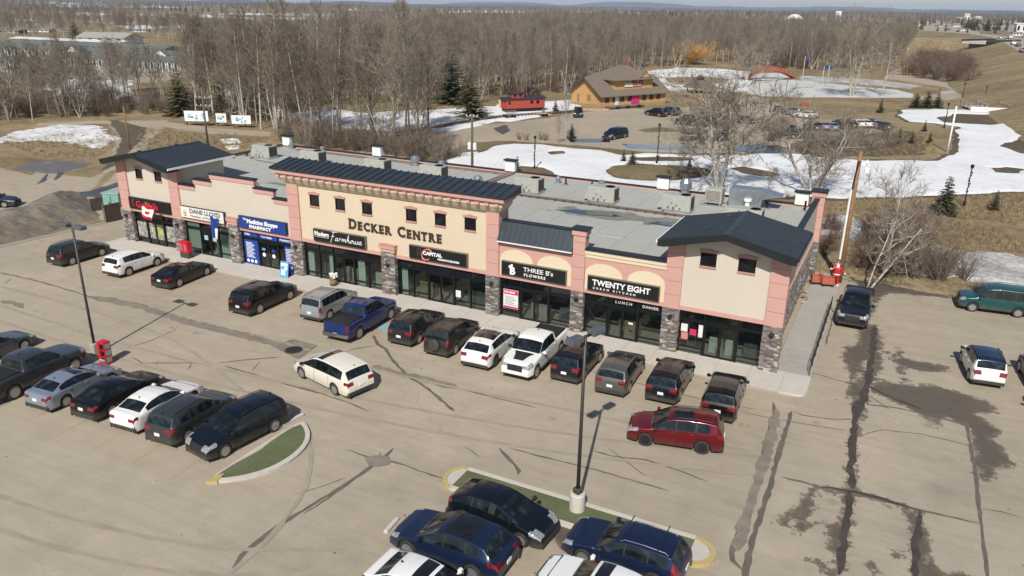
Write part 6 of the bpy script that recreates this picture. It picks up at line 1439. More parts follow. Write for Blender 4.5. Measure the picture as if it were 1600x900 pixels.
def spruce(seed, H=9, R=1.9, dens=1., gap=.15):
    random.seed(seed); T = TB(); F = TB()
    T.seg([Vector((0, 0, -.2)), Vector((0, 0, H*.5)), Vector((0, 0, H*.98))], [.14*H/9, .09*H/9, .02], 6)
    nl = int(H*3.4)
    for i in range(nl):
        t_ = i/nl; z = H*(.06+.93*t_); rr = R*((1-t_)**.85)*random.uniform(.75, 1.15)+.12; m_ = max(5, int((11*(1-t_)+5)*dens))
        for k in range(m_):
            if random.random() < gap: continue
            a = random.uniform(0, 6.28); ln = rr*random.uniform(.65, 1.15); dr = random.uniform(-.32, .05)
            d = Vector((math.cos(a), math.sin(a), dr)); p = Vector((0, 0, z))
            nn = max(2, int(ln/.22))
            sd_ = Vector((-math.sin(a), math.cos(a), 0))
            for s_ in range(nn):
                u_ = (s_+.6)/nn; c_ = p+d*ln*u_+Vector((0, 0, .10*ln*u_*u_)); w_ = (.30*(1.15-u_)+.07)*min(1, ln)
                for sg in (1, -1):
                    b0 = len(F.v); tip = c_+sd_*sg*w_+d*.16+Vector((0, 0, random.uniform(-.12, .04)))
                    e_ = c_+d*.2
                    F.v += [tuple(c_-d*.10), tuple(tip), tuple(e_), tuple(c_+Vector((0, 0, -.16*random.random()))-d*.02)]; F.f += [(b0, b0+1, b0+2), (b0, b0+3, b0+1)]
    return T, F
# prototypes
POP = [poplar(100+i, H=random.Random(i).uniform(11.5, 14.5), spread=(1.0, 1.25, .85, 1.1, 1.3, .95)[i], tr=.019) for i in range(6)]
POPM = [(T.mesh('trunk', MT['bark'] if i % 3 else MT['bark2'], True), C_.mesh('crown', MT['twig'] if i % 2 else MT['twigpale'])) for i, (T, C_) in enumerate(POP)]
BRD = [broad(200+i, H=11, stems=(3, 4, 2)[i], nb=8, tw=5, sub=3) for i in range(3)]
BRDM = [(T.mesh('trunk', MT['bark'], True), C_.mesh('crown', MT['twigpale'] if i else MT['twig'])) for i, (T, C_) in enumerate(BRD)]
SHM = [shrub(300+i, H=2.6).mesh('stems', m_) for i, m_ in enumerate((MT['twig'], MT['twigred'], MT['twigpale'], MT['twigred']))]
SPM = [(lambda q: (q[0].mesh('trunk', MT['bark2'], True), q[1].mesh('crown', MT['spruce'] if i != 1 else MT['spruce2'])))(spruce(400+i, 9, (1.9, 2.2, 1.5)[i])) for i in range(3)]
# where the wood stands: photo polygons of the tree feet, with spacing
FA = [(-80,196),(60,189),(180,190),(290,184),(400,200),(425,214),(480,222),(560,232),(640,240),(700,246),(745,240),(742,206),(690,203),(600,205),(520,200),(430,182),(300,150),(160,138),(-80,150)]
FB = [(430,180),(520,165),(600,170),(780,160),(885,148),(935,126),(1010,108),(1110,98),(1180,104),(1250,108),(1300,112),(1400,104),(1440,92),(1430,66),(1440,58),(1300,52),(1150,46),(1000,44),(760,44),(520,52),(430,75),(420,110),(300,138)]
FC = [(-80,66),(150,60),(260,66),(420,78),(420,50),(200,36),(-80,40)]
GFA, GFB, GFC = (np.array(GP(p)) for p in (FA, FB, FC))
def pts_in(poly, spacing, seed, jit=.45, prob=None):
    lo = poly.min(0); hi = poly.max(0); nx_ = int((hi[0]-lo[0])/spacing); ny_ = int((hi[1]-lo[1])/spacing); rs = np.random.RandomState(seed)
    X, Y = np.meshgrid(lo[0]+np.arange(nx_)*spacing, lo[1]+np.arange(ny_)*spacing, indexing='ij')
    P = np.stack([X.ravel(), Y.ravel()], 1)+rs.uniform(-jit, jit, (nx_*ny_, 2))*spacing
    return P[sdf(P, poly) > 0]
def vis(P, m_=60):
    d = np.c_[P, np.zeros(len(P))]-CAM; w_ = d@FF; px = 800+FPX*(d@RR)/w_; return (px > -m_) & (px < 1600+m_), px
A1 = pts_in(GFA, 3.5, 1); A2 = pts_in(GFB, 4.6, 2); A3 = pts_in(GFC, 9., 3)
# thin the strip where the photo shows the snow clearing through the trunks
A1 = A1[(fbm(A1[:, 0]*.06, A1[:, 1]*.06, 2) > -.28)]
_o, _px = vis(A1); _r = np.random.RandomState(77).rand(len(A1))
A1 = A1[((_px < 300) & (_r < .5)) | ((_px >= 300) & (_px < 500)) | ((_px >= 500) & (_px < 672) & (_r < .7)) | ((_px >= 775) & (_r < .4)) | ((_px > 640) & (_px < 660))]
near = np.r_[A1, A2, A3]; okv, px = vis(near); near = near[okv]
dd_ = np.hypot(near[:, 0]-CAM[0], near[:, 1]-CAM[1]); keepd = (dd_ < 330) | (np.random.RandomState(3).rand(len(near)) < .55); near = near[keepd]; dd_ = dd_[keepd]
order = np.argsort(dd_); near = near[order]; NI = 300
rs = np.random.RandomState(12)
words1 = ['pale-barked', 'grey-barked', 'brown-twigged', 'slender', 'dense-twigged', 'open-crowned']
def treeobj(name, mp_, x, y, sc, rz, label, group=None, z=0, cat='tree', lean=(0, 0)):
    e = empty(name, (x, y, z), rz, label, cat, group)
    e.scale = (sc, sc, sc) if not hasattr(sc, '__len__') else sc; e.rotation_euler = (lean[0], lean[1], rz)
    inst('trunk', mp_[0], e); inst('crown', mp_[1], e); return e
for i in range(min(NI, len(near))):
    x, y = near[i]; k = rs.randint(0, 8); sc = rs.uniform(.7, 1.12)*((.98 if PJ((x, y, 0))[0] < 300 else 1.4) if y < 85 else 1.1)
    tx = PJ((x, y, 0))[0]
    where = ['in the left wood beyond the snow patch', 'in the left wood beyond the wooden pole', 'behind the painted boards', 'behind the left mall roof', 'at the left end of the snow clearing', 'around the snow clearing', 'behind the caboose', 'behind the station', 'by the far side of the pond'][min(8, sum(tx > q_ for q_ in (190, 290, 400, 520, 600, 770, 880, 1040)))]
    if k < 6: mp_ = POPM[k]; look = ('bare pale-trunked poplar', 'bare wide poplar with grey twigs', 'bare narrow poplar', 'bare grey-trunked poplar', 'bare wide-branched poplar', 'bare slim poplar')[k]
    else: mp_ = BRDM[k-6]; look = 'bare many-stemmed tree'; sc *= .85
    dep = '' if i < 110 else ', further in'
    lb = '%s %s%s' % (look, where, dep)
    treeobj('bare_tree', mp_, x, y, sc, rs.uniform(0, 6.28), lb, 'bare trees '+where, lean=(rs.uniform(-.06, .06), rs.uniform(-.06, .06)))
# the rest of the wood as one object of instances
def joined(mp_, name):
    b0 = mp_[0]; me = bpy.data.meshes.new(name); V = []; F = []; Mi = []
    for k, src in enumerate(mp_):
        o_ = len(V); V += [tuple(v_.co) for v_ in src.vertices]; F += [tuple(o_+i for i in p.vertices) for p in src.polygons]; Mi += [k]*len(src.polygons)
    me.from_pydata(V, [], F); [me.materials.append(s_.materials[0]) for s_ in mp_]; me.polygons.foreach_set('material_index', Mi); me.update()
    return bpy.data.objects.new(name, me)
def scatter(name, P, scl, protos, seed, label=None, z=None):
    pc = bpy.data.collections.new(name+'_kinds')
    for p in protos: pc.objects.link(p)
    me = bpy.data.meshes.new(name); n = len(P); r_ = np.random.RandomState(seed)
    co = np.c_[P, np.zeros(n) if z is None else z]; me.from_pydata(co.tolist(), [], [])
    me.attributes.new('rz', 'FLOAT', 'POINT').data.foreach_set('value', r_.uniform(0, 6.28, n).astype(np.float32))
    me.attributes.new('sc', 'FLOAT', 'POINT').data.foreach_set('value', (scl*r_.uniform(.72, 1.15, n)).astype(np.float32))
    o = bpy.data.objects.new(name, me); COL.objects.link(o); o['kind'] = 'stuff'
    if label: o['label'] = label
    ng = bpy.data.node_groups.new(name, 'GeometryNodeTree'); ng.interface.new_socket('Geometry', in_out='INPUT', socket_type='NodeSocketGeometry'); ng.interface.new_socket('Geometry', in_out='OUTPUT', socket_type='NodeSocketGeometry')
    nn = ng.nodes; gi = nn.new('NodeGroupInput'); go = nn.new('NodeGroupOutput'); ip = nn.new('GeometryNodeInstanceOnPoints'); ci = nn.new('GeometryNodeCollectionInfo'); ci.inputs[0].default_value = pc; ci.inputs[1].default_value = True; ci.inputs[2].default_value = True
    a1 = nn.new('GeometryNodeInputNamedAttribute'); a1.data_type = 'FLOAT'; a1.inputs[0].default_value = 'rz'; a2 = nn.new('GeometryNodeInputNamedAttribute'); a2.data_type = 'FLOAT'; a2.inputs[0].default_value = 'sc'
    cx = nn.new('ShaderNodeCombineXYZ'); lk = ng.links
    lk.new(gi.outputs[0], ip.inputs['Points']); lk.new(ci.outputs[0], ip.inputs['Instance']); ip.inputs['Pick Instance'].default_value = True
    lk.new(a1.outputs[0], cx.inputs[2]); lk.new(cx.outputs[0], ip.inputs['Rotation']); lk.new(a2.outputs[0], ip.inputs['Scale']); lk.new(ip.outputs[0], go.inputs[0])
    md = o.modifiers.new('scatter', 'NODES'); md.node_group = ng; return o
protos = [joined(m_, 'bare_tree_kind') for m_ in POPM+BRDM[:1]]
far_ = near[NI:]
# far bands of woodland, out to about three kilometres
r_ = np.random.RandomState(44); bands = []
for (pa, pb, n_, sc_) in ((420, 1500, 2600, 1.0), (1500, 3600, 3600, 1.35)):
    a = r_.uniform(-.62, .62, n_*3); a = a+YAW*1.0; d_ = np.sqrt(r_.uniform(pa**2, pb**2, n_*3)); P_ = np.stack([CAM[0]+d_*np.sin(a), CAM[1]+d_*np.cos(a)], 1)
    nz = fbm(P_[:, 0]*.0016+3, P_[:, 1]*.0030, 3); okv, px_ = vis(P_, 80); k_ = okv & (nz > .13) & (sdf(P_, GFB) < 0)
    # keep the highway corridor and the fields at upper left open
    k_ &= ~((px_ > 1200) & (d_ < 900) & (px_ < 1600)) & ~((px_ > 1380) & (px_ < 1600) & (d_ < 1300))
    bands.append((P_[k_][:n_], sc_))
PP = np.r_[far_, bands[0][0], bands[1][0]]; SS = np.r_[np.ones(len(far_)), np.full(len(bands[0][0]), 1.05), np.full(len(bands[1][0]), 1.3)]
scatter('woodland', PP, SS, protos, 5, 'bare brown woodland beyond the nearest trees')
# conifers
def spr(px, py, ty, label, k=0, w_=1., z=0, grp=None, cat='spruce'):
    x, y = G(px, py, z); b_ = np.array([x, y, z]); lo, hi = .3, 60.
    for _ in range(40):
        m_ = (lo+hi)/2
        if PJ((x, y, z+m_))[1] > ty: lo = m_
        else: hi = m_
    w_ = w_*(1.3 if px in (706, 735) else 1); s_ = lo/9.; e = treeobj('spruce_tree', SPM[k], x, y, (s_*w_*1.35, s_*w_*1.35, s_), random.uniform(0, 6), label, grp, z); e['category'] = cat; return e
random.seed(9)
spr(706, 162, 74, 'tallest dark spruce beside the snow clearing, left of its smaller neighbour', 0, 1.15); spr(735, 184, 114, 'smaller dark spruce right of the tallest one, by the utility pole', 1, 1.1)
spr(891, 108, 37, 'slender dark spruce rising alone from the wood above the station', 2, .9); spr(284, 180, 106, 'olive spruce left of the murals on the board fence', 1, 1.25); spr(346, 184, 124, 'thinner olive spruce behind the middle mural board', 1, .95)
spr(119, 62, 31, 'dark spruce clump behind the row houses at the upper left', 0, 1.6)
for px, py, ty, t_ in ((974, 253, 232, 'small young spruce at the left end of the grassy island in the snow'), (988, 258, 236, 'pale young pine between two small spruces on the grassy island'), (1077, 260, 242, 'small young spruce at the right end of the grassy island'), (808, 271, 243, 'small spruce on the grassy patch just behind the roof edge'),
                     (893, 217, 193, 'yellow-green pine by the meltwater at the near edge of the gravel lot'), (868, 174, 156, 'round dark juniper between the caboose and the station'), (1375, 176, 152, 'yellow-green spruce right of the snowy pond'), (1424, 224, 203, 'left of two small spruces on the grassy slope beyond the snow'), (1452, 223, 204, 'right of two small spruces on the grassy slope beyond the snow'),
                     (1444, 205, 187, 'small dark spruce near the white pole on the slope'), (1553, 329, 296, 'small spruce on the grass beyond the ditch, right side'), (1474, 334, 274, 'sparse grey pine leaning on the snow edge right of the pole'), (641, 232, 205, 'young olive spruce in front of the snow clearing behind the mall roof'), (1405, 215, 198, 'small dark spruce left of the pair on the slope')):
    spr(px, py, ty, t_, 2 if 'pale' not in t_ else 1, 1.5 if 'juniper' in t_ or 'pine' in t_ else 1.1)
for px, py, ty, t_ in ((1430, 168, 144, 'left clump of dark pines by the small bridge deck'), (1447, 168, 141, 'middle of the three dark pines by the small bridge deck'), (1464, 168, 145, 'right clump of dark pines by the small bridge deck')): spr(px, py, ty, t_, 0, 1.7, cat='pine')
for px, t_ in ((1215, 'leftmost of the four dark spruces beyond the red footbridge'), (1238, 'second of the four dark spruces beyond the red footbridge'), (1252, 'third of the four dark spruces beyond the red footbridge'), (1266, 'rightmost of the four dark spruces beyond the red footbridge')): spr(px, 84, 54 if px != 1252 else 58, t_, 0, 1.2)
P_ = np.stack([r_.uniform(-1500, 900, 5000), r_.uniform(600, 3600, 5000)], 1); okv, px_ = vis(P_, 60); nz = fbm(P_[:, 0]*.004+9, P_[:, 1]*.006, 3); P_ = P_[okv & (nz > .12)][:900]; P_ = np.r_[P_, np.array([G(random.uniform(1505, 1600), random.uniform(39, 50)) for _ in range(60)]), np.array([G(random.uniform(1395, 1500), random.uniform(30, 36)) for _ in range(40)])]
scatter('far_conifers', P_, np.full(len(P_), 1.35), [joined(m_, 'conifer_kind') for m_ in SPM], 8, 'dark conifer stands dotted over the far plain')
# special bare trees
def bare(px, py, ty, label, proto, lean=(0, 0), rz=None, w_=1., h0=11., grp=None):
    x, y = G(px, py); lo, hi = .3, 60.
    for _ in range(40):
        m_ = (lo+hi)/2
        if PJ((x, y, m_))[1] > ty: lo = m_
        else: hi = m_
    s_ = lo/h0; return treeobj('bare_tree', proto, x, y, (s_*w_, s_*w_, s_), random.uniform(0, 6) if rz is None else rz, label, grp, lean=lean)
big = [broad(510, 11, 4, 11, 9, 4, r=.2, lean=.2, spread=1.25), broad(511, 11, 4, 10, 8, 4, r=.18, lean=.45, spread=1.15), broad(512, 11, 1, 14, 8, 4, r=.17, lean=.1, spread=1.3), broad(513, 11, 2, 8, 7, 4, r=.14, lean=.25)]
BIGM = [(T.mesh('trunk', MT['bark'], True), C_.mesh('crown', MT['twigpale'])) for T, C_ in big]
random.seed(31)
bare(1122, 300, 88, 'tall pale multi-stemmed bare tree behind the mall roof', BIGM[0], rz=1.0, w_=1.15); bare(1268, 305, 150, 'wide forked bare tree behind the right end of the mall roof', BIGM[1], rz=.3, w_=1.25)
bare(1280, 308, 190, 'second leaning stem group just right of the wide forked tree', BIGM[3], rz=2., lean=(0, .35), w_=1.2); bare(1356, 452, 262, 'leaning bare tree with thin pale trunk in the ditch thicket', BIGM[3], rz=.5, lean=(-.1, .38)); bare(1376, 432, 235, 'bare tree with branching trunk behind the ditch thicket, near the wrapped lamp', BIGM[2], rz=1.2, lean=(-.05, .22), w_=.9)
bare(1330, 150, 18, 'tall bare poplar at the near shore of the frozen pond, left of its twin', BIGM[0], rz=2.4, w_=.8); bare(1376, 150, 28, 'tall bare poplar at the near shore of the frozen pond, right of its twin', BIGM[2], rz=.9, w_=.8)
bare(1060, 106, 48, 'pale bare tree left of the yellow willow', BIGM[2], rz=.1); bare(1069, 130, 92, 'slim bare tree between the station and the gazebo', BIGM[2], rz=2.8)
bare(1166, 126, 62, 'bare tree left of the red footbridge', BIGM[0], rz=.2); bare(1388, 220, 178, 'thin white-barked tree with leaning trunk in the brush by the far car row', BIGM[3], rz=1.2)
bare(1063, 278, 230, 'young thin tree in the middle of the grassy island', POPM[1], h0=13); bare(884, 215, 130, 'thin bare tree by the near edge of the gravel lot, left of the yellow-green pine', POPM[2], h0=13); bare(872, 224, 180, 'young bare tree beside the road bend', POPM[0], h0=13)
bare(1145, 215, 150, 'bare tree in front of the blue-grey minivans', BIGM[2], rz=2.2); bare(1370, 317, 300, 'tiny bare sapling on the grass beyond the ditch', POPM[3], h0=13); bare(1195, 306, 255, 'slender leaning sapling in front of the snow, behind the roof', POPM[3], h0=13, lean=(0, .25))
for px, py, ty, t_, g_ in ((1075, 100, 68, 'rounded yellow-orange willow beyond the station', 2.2), (1149, 92, 78, 'small orange willow right of the large yellow one', 1.5), (440, 150, 118, 'orange-tinged willow in the wood left of the middle', 1.3)):
    x, y = G(px, py); H_ = 30.
    lo, hi = .3, 40.
    for _ in range(40):
        m_ = (lo+hi)/2
        if PJ((x, y, m_))[1] > ty: lo = m_
        else: hi = m_
    wl = shrub(int(px), H=lo, stems=70, tw=9, sub=4, tr=.03, lean=1.0).mesh('crown', MT['twigyel']); wt = TB(); limb(wt, Vector((0, 0, -.2)), Vector((0, 0, 1)), lo*.4, .25, .15, 3, .05, 0, 6)
    e = treeobj('willow_tree', (wt.mesh('trunk', MT['bark2']), wl), x, y, 1, 0, t_); e.scale = (g_, g_, 1)
# shrubs: thicket in the ditch, hedges near the pond
def shrubs(poly, sp, seed, label, group, sc=(.8, 1.2), kinds=(0, 1, 2, 3), cap=90):
    P_ = pts_in(np.array(GP(poly)), sp, seed); r2 = np.random.RandomState(seed); r2.shuffle(P_)
    for x, y in P_[:cap]:
        e = inst('bare_shrub', SHM[kinds[r2.randint(len(kinds))]], None, (x, y, -.02), r2.uniform(0, 6.28), r2.uniform(*sc)); tag(e, label, 'shrub', group)
shrubs([(1325,428),(1350,400),(1340,372),(1390,350),(1450,360),(1440,400),(1480,425),(1530,445),(1470,445),(1400,432)], 1.35, 3, 'bare brown willow shrub in the ditch thicket beyond the side lot', 'shrubs of the ditch thicket', (.75, 1.15), (0, 1, 1, 3))
shrubs([(1274,405),(1280,350),(1330,345),(1360,372),(1330,400),(1300,412)], 1.7, 4, 'reddish bare shrub between the mall corner and the ditch thicket', 'reddish shrubs behind the mall corner', (.4, .75), (1, 3))
shrubs([(1480,445),(1560,468),(1620,480),(1620,462),(1540,448),(1500,440)], 1.6, 5, 'low bare shrub along the far side of the teal van', 'shrubs by the van', (.35, .6), (0, 1))
shrubs([(1195,108),(1210,96),(1290,96),(1300,108)], 7, 6, 'dark reddish shrub at the far side of the pond', 'shrubs beyond the pond', (1.6, 2.4), (1, 3), 40)
shrubs([(1410,118),(1440,92),(1530,112),(1560,125),(1530,135),(1460,126)], 6, 7, 'purple-brown shrub below the embankment', 'shrubs below the embankment', (1.6, 2.6), (1, 3, 0), 70)
shrubs([(1450,150),(1500,128),(1560,135),(1640,180),(1640,120),(1540,90),(1470,100)], 17, 16, 'low scrubby bush on the embankment slope', 'bushes on the embankment slope', (.3, .8), (0, 2), 60)
shrubs([(1260,216),(1290,208),(1400,205),(1440,212),(1440,236),(1300,240)], 2.6, 8, 'low bare shrub in the brush by the far car row', 'shrubs of the brush by the car row', (.35, .7), (0, 1, 2), 80)
shrubs([(1165,302),(1180,298),(1255,306),(1260,312),(1170,308)], 1.5, 9, 'reddish shrub on the strip between mall and snow', 'shrubs between mall and snow', (.35, .6), (1, 3, 0), 30)
shrubs([(1195,222),(1215,196),(1236,200),(1240,228)], 2.2, 10, 'brown shrub right of the gravel lot', 'shrubs right of the gravel lot', (.7, 1.1), (0, 1), 24)
shrubs([(780,146),(885,140),(900,128),(930,122),(905,146),(880,155),(790,156)], 5, 12, 'reddish undergrowth shrub behind the caboose and station', 'shrubs behind the caboose', (1.0, 1.7), (1, 3), 40)
shrubs([(440,226),(560,243),(720,258),(720,240),(560,218),(440,208)], 2.3, 13, 'bare shrub close behind the left part of the mall roof', 'shrubs behind the mall roof', (.9, 1.7), (0, 2, 0, 1), 130)
shrubs([(-20,190),(60,184),(170,182),(290,178),(420,198),(420,180),(290,158),(-20,162)], 3.0, 14, 'bare undergrowth shrub at the foot of the left wood', 'undergrowth of the left wood', (.7, 1.4), (0, 0, 3), 190)
for px, py in ((812, 218), (822, 219), (845, 218), (852, 219)):
    x, y = G(px, py); tag(inst('bare_shrub', SHM[1], None, (x, y, 0), px, .45), 'low red-brown shrub by the road bend near the gravel lot', 'shrub', 'shrubs by the road bend')
for px, py, s_ in ((1010, 178, .6), (1016, 179, .6), (1100, 170, .7), (1112, 169, .7), (1092, 171, .6), (1122, 168, .6)):
    x, y = G(px, py); m2 = SHM[2]; tag(inst('straw_grass', m2, None, (x, y, 0), px, s_), 'straw-coloured ornamental grass at the edge of the station lot', 'grass clump', 'straw grasses by the station lot')

# dry grass tufts standing on the verges and mounds
random.seed(17)
def tuft(seed, n=26, h=.42, r=.34):
    random.seed(seed); b = MB()
    for _ in range(n):
        a = random.uniform(0, 6.28); q = random.uniform(0, r); x, y = q*math.cos(a), q*math.sin(a); l_ = random.uniform(.1, .5)*h; hh = h*random.uniform(.5, 1.1); a2 = random.uniform(0, 6.28); w_ = random.uniform(.008, .02)
        b.add([(x-w_*math.sin(a2), y+w_*math.cos(a2), -.02), (x+w_*math.sin(a2), y-w_*math.cos(a2), -.02), (x+l_*math.cos(a2), y+l_*math.sin(a2), hh)], [(0, 1, 2)])
    return b
STR = [M('straw_blades', (.36, .28, .16), 1, var=.3, scale=.5), M('straw_blades_dark', (.20, .145, .08), 1, var=.3, scale=.5)]
TP = [bpy.data.objects.new('tuft_kind', tuft(k).mesh('tuft', STR[k % 2])) for k in range(4)]
gp = []
for poly, sp in (([(1275,330),(1300,310),(1420,310),(1640,302),(1640,402),(1560,392),(1480,382),(1400,366),(1330,332)], .62), ([(1262,425),(1300,428),(1345,434),(1400,446),(1460,460),(1560,478),(1700,500),(1700,474),(1560,454),(1460,442),(1400,427),(1340,414),(1262,404)], .42), (H1, .7), ([(0,223),(60,216),(170,198),(185,212),(180,228),(150,250),(60,244)], .8), ([(1175,300),(1260,312),(1262,306),(1180,296)], .6), ([(220,200),(420,214),(420,232),(330,235),(215,236)], .8), ([(1240,240),(1290,244),(1450,242),(1480,232),(1480,205),(1400,205),(1300,212)], 1.0)):
    gp.append(pts_in(np.array(GP(poly)), sp, int(sp*100), .5))
gp = np.concatenate(gp); okv, _p = vis(gp, 20); gp = gp[okv]; gp = gp[fbm(gp[:, 0]*.35, gp[:, 1]*.35, 3) > -.22]
scatter('dry_grass', gp, np.full(len(gp), 1.0), TP, 19, 'dry straw-coloured grass on the verges and grassy islands')
# ------------------------------------------------------------------ street furniture near the shops
def hgt(x, y, ty, z=0):
    lo, hi = .1, 80.
    for _ in range(40):
        m_ = (lo+hi)/2
        if PJ((x, y, z+m_))[1] > ty: lo = m_
        else: hi = m_
    return lo
def lotlamp(px, py, ty, label, ang, base=None, heads=None):
    x, y = G(px, py, .1 if base else 0); h = hgt(x, y, ty)
    e = empty('parking_lamp', (x, y, 0), ang, label, 'lamp post', 'twin-headed lamp posts of the parking lot')
    z0 = 0
    if base:
        MB().lathe([(.33, 0), (.33, .85), (.30, .92), (.05, .93)], 20, (0, 0, 0)).build('concrete_base', MT['concrete'], e); z0 = .93
        MB().cbox(-.17, .17, -.17, .17, .93, 1.15, .03).build('base_plate', MT['clad'], e)
    else: MB().cbox(-.22, .22, -.22, .22, 0, .75, .04).build('concrete_base', MT['conc_grey'], e)
    MB().tube([(0, 0, z0+.0), (0, 0, h)], [.085, .06], 8).build('pole', M('pole_bronze', (.06, .052, .045), .5, .3), e, True)
    for sg in (1, -1):
        MB().box(min(sg*.05, sg*.35), max(sg*.05, sg*.35), -.04, .04, h-.1, h-.02).build('arm', MT['metal_dark'], e)
        o = MB().cbox(-.36, .36, -.20, .20, -.11, .11, .03).build('lamp_head', MT['galv'] if False else M('lamp_head_grey', (.12, .13, .14), .45, .3), e); o.location = (sg*.66, 0, h)
        MB().box(-.30, .30, -.15, .15, -.125, -.112).build('lens', MT['head'], o)
    return e
lotlamp(150, 553.5, 353, 'tall twin-headed lamp post beside the red newspaper box at the left', 0)
lotlamp(901.5, 795, 524, 'tall twin-headed lamp post on a white concrete base in the long turf island', math.radians(72), base=True)
def newsbox(px, py, ty, label, two=False):
    x, y = G(px, py, .13 if two else 0); z = .13 if two else 0; h = hgt(x, y, ty, z)
    e = empty('newspaper_box', (x, y, z), math.radians(4 if not two else -3), label, 'newspaper box')
    if not two:
        MB().cbox(-.28, .28, -.25, .25, 0, h, .03).build('box', MT['red'], e)
        for k in range(3): MB().box(-.04, .25, -.262, -.24, .18+k*h*.29, .18+k*h*.29+h*.22).build('window', MT['darkglass'], e)
        for k in range(3): MB().box(.262-.02, .29, -.18, .18, .18+k*h*.29, .18+k*h*.29+h*.22).build('window', MT['galv'], e)
        text('lettering', 'FREE', .2, (-.2, -.262, .25), TXW, None, ext=.003).parent = e
    else:
        MB().cbox(-.52, -.01, -.25, .25, .45, h, .03).build('box', MT['red'], e); MB().cbox(.01, .52, -.25, .25, .45, h, .03).build('box', MT['red'], e)
        MB().cbox(-.50, .50, -.23, .23, 0, .44, .02).build('stand', MT['clad'], e)
        for x_ in (-.42, .10): MB().box(x_, x_+.32, -.262, -.24, .62, h-.18).build('window', M('news_window', (.45, .12, .16), .3), e)
newsbox(167, 568, 533, 'tall bright red newspaper box at the foot of the left lamp post'); newsbox(292, 402, 377, 'double crimson newspaper box on the sidewalk by the second stone pier', True)
x, y = G(447, 432, .13); e = empty('sandwich_board', (x, y, .13), math.radians(8), 'blue and white sandwich board outside the pharmacy', 'sandwich board')
for sg in (1, -1):
    o = MB().box(-.36, .36, -.02, .02, 0, 1.25).build('panel', MT['blue'] if sg > 0 else PBL, e); o.rotation_euler = (sg*.22, 0, 0); o.location = (0, sg*.28, 0)
    if sg < 0:
        MB().box(-.25, .1, -.028, -.02, .2, .62).build('print', TXW, o); MB().box(-.28, .28, -.028, -.02, .9, 1.1).build('print', TXW, o); MB().lathe([(.12, 0), (.12, -.008)], 10, (.15, -.02, .72), axis='y').build('round_print', TXW, o)
x, y = G(521, 446, .13); e = empty('barrel_planter', (x, y, .13), 0, 'wooden barrel planter with white flowers outside the farmhouse shop', 'planter')
MB().lathe([(.20, 0), (.27, .3), (.24, .62), (.20, .62), (.20, .55)], 14).build('barrel', MT['wood'], e, True)
for z_ in (.1, .5): MB().lathe([(.26, z_), (.265, z_+.04), (.2, z_+.04)], 14).build('hoop', MT['metal_dark'], e)
b = MB(); random.seed(2)
for k in range(16): b.ico((random.uniform(-.26, .26), random.uniform(-.2, .2), random.uniform(.68, .98)), random.uniform(.07, .13), 1, jit=.2)
b.build('flowers', MT['white'], e)
# ramp railing
e = empty('railing', (57.18, 6.5, .14), 0, 'black metal handrail along the side ramp', 'railing'); yy = [-6.0+1.5*k for k in range(9)]
for y_ in yy: MB().tube([(0, y_, 0), (0, y_, 1.0)], .022, 5).build('post', MT['metal_dark'], e)
for z_ in (1.0, .68, .36): MB().tube([(0, yy[0], z_), (0, yy[-1], z_)], .02, 5).build('rail', MT['metal_dark'], e)
# red figure, carts and crates by the pole behind the corner
x, y = G(1304, 447); e = empty('figure', (x, y, 0), math.radians(-70), 'red-suited figure with white beard and trim standing behind the navy pickup', 'statue')
def skin(name, joints, bones, mat, parent, sub=1):
    me = bpy.data.meshes.new(name); me.from_pydata([j[:3] for j in joints], bones, []); o = inst(name, me, parent); me.materials.append(mat)
    md = o.modifiers.new('skin', 'SKIN'); 
    for i, j in enumerate(joints): me.skin_vertices[0].data[i].radius = (j[3], j[3]*(j[4] if len(j) > 4 else 1))
    me.skin_vertices[0].data[0].use_root = True
    sb = o.modifiers.new('sub', 'SUBSURF'); sb.levels = sb.render_levels = sub; return o
J = [(0, 0, .95, .24), (0, 0, 1.25, .26), (0, 0, 1.5, .16), (0, 0, 1.62, .07), (0, .26, 1.48, .10), (.12, .45, 1.22, .085), (.35, .42, 1.15, .075), (0, -.26, 1.48, .10), (.1, -.5, 1.3, .085), (.3, -.62, 1.5, .075), (0, .14, .85, .14), (.02, .15, .5, .11), (0, .15, .14, .09), (0, -.14, .85, .14), (.02, -.15, .5, .11), (0, -.15, .14, .09)]
skin('body', J, [(0, 1), (1, 2), (2, 3), (2, 4), (4, 5), (5, 6), (2, 7), (7, 8), (8, 9), (0, 10), (10, 11), (11, 12), (0, 13), (13, 14), (14, 15)], MT['red'], e, 2)
MB().ico((0, 0, 1.73), (.12, .11, .14), 2).build('head', M('figure_skin', (.55, .33, .25), .6), e, True); MB().ico((.08, 0, 1.62), (.10, .12, .15), 2).build('beard', MT['white'], e, True)
MB().lathe([(.15, 1.80), (.15, 1.86), (.10, 1.95), (.03, 2.08)], 10, (0, 0, 0)).build('hat', MT['red'], e); MB().lathe([(.16, 1.78), (.17, 1.82), (.16, 1.85)], 10).build('hat_trim', MT['white'], e)
for z_, r_ in ((1.0, .265), (.72, .0), (.2, .0)):
    if r_: MB().lathe([(r_, z_-.05), (r_+.02, z_), (r_, z_+.04)], 12).build('coat_trim', MT['white'], e)
for sg in (1, -1): MB().cbox(-.1, .22, sg*.15-.08, sg*.15+.08, 0, .18, .03).build('boot', MT['white'], e); MB().ico((.33, sg*.5+(.0 if sg > 0 else -.08), 1.15 if sg > 0 else 1.5), .08, 1).build('mitten', MT['white'], e)
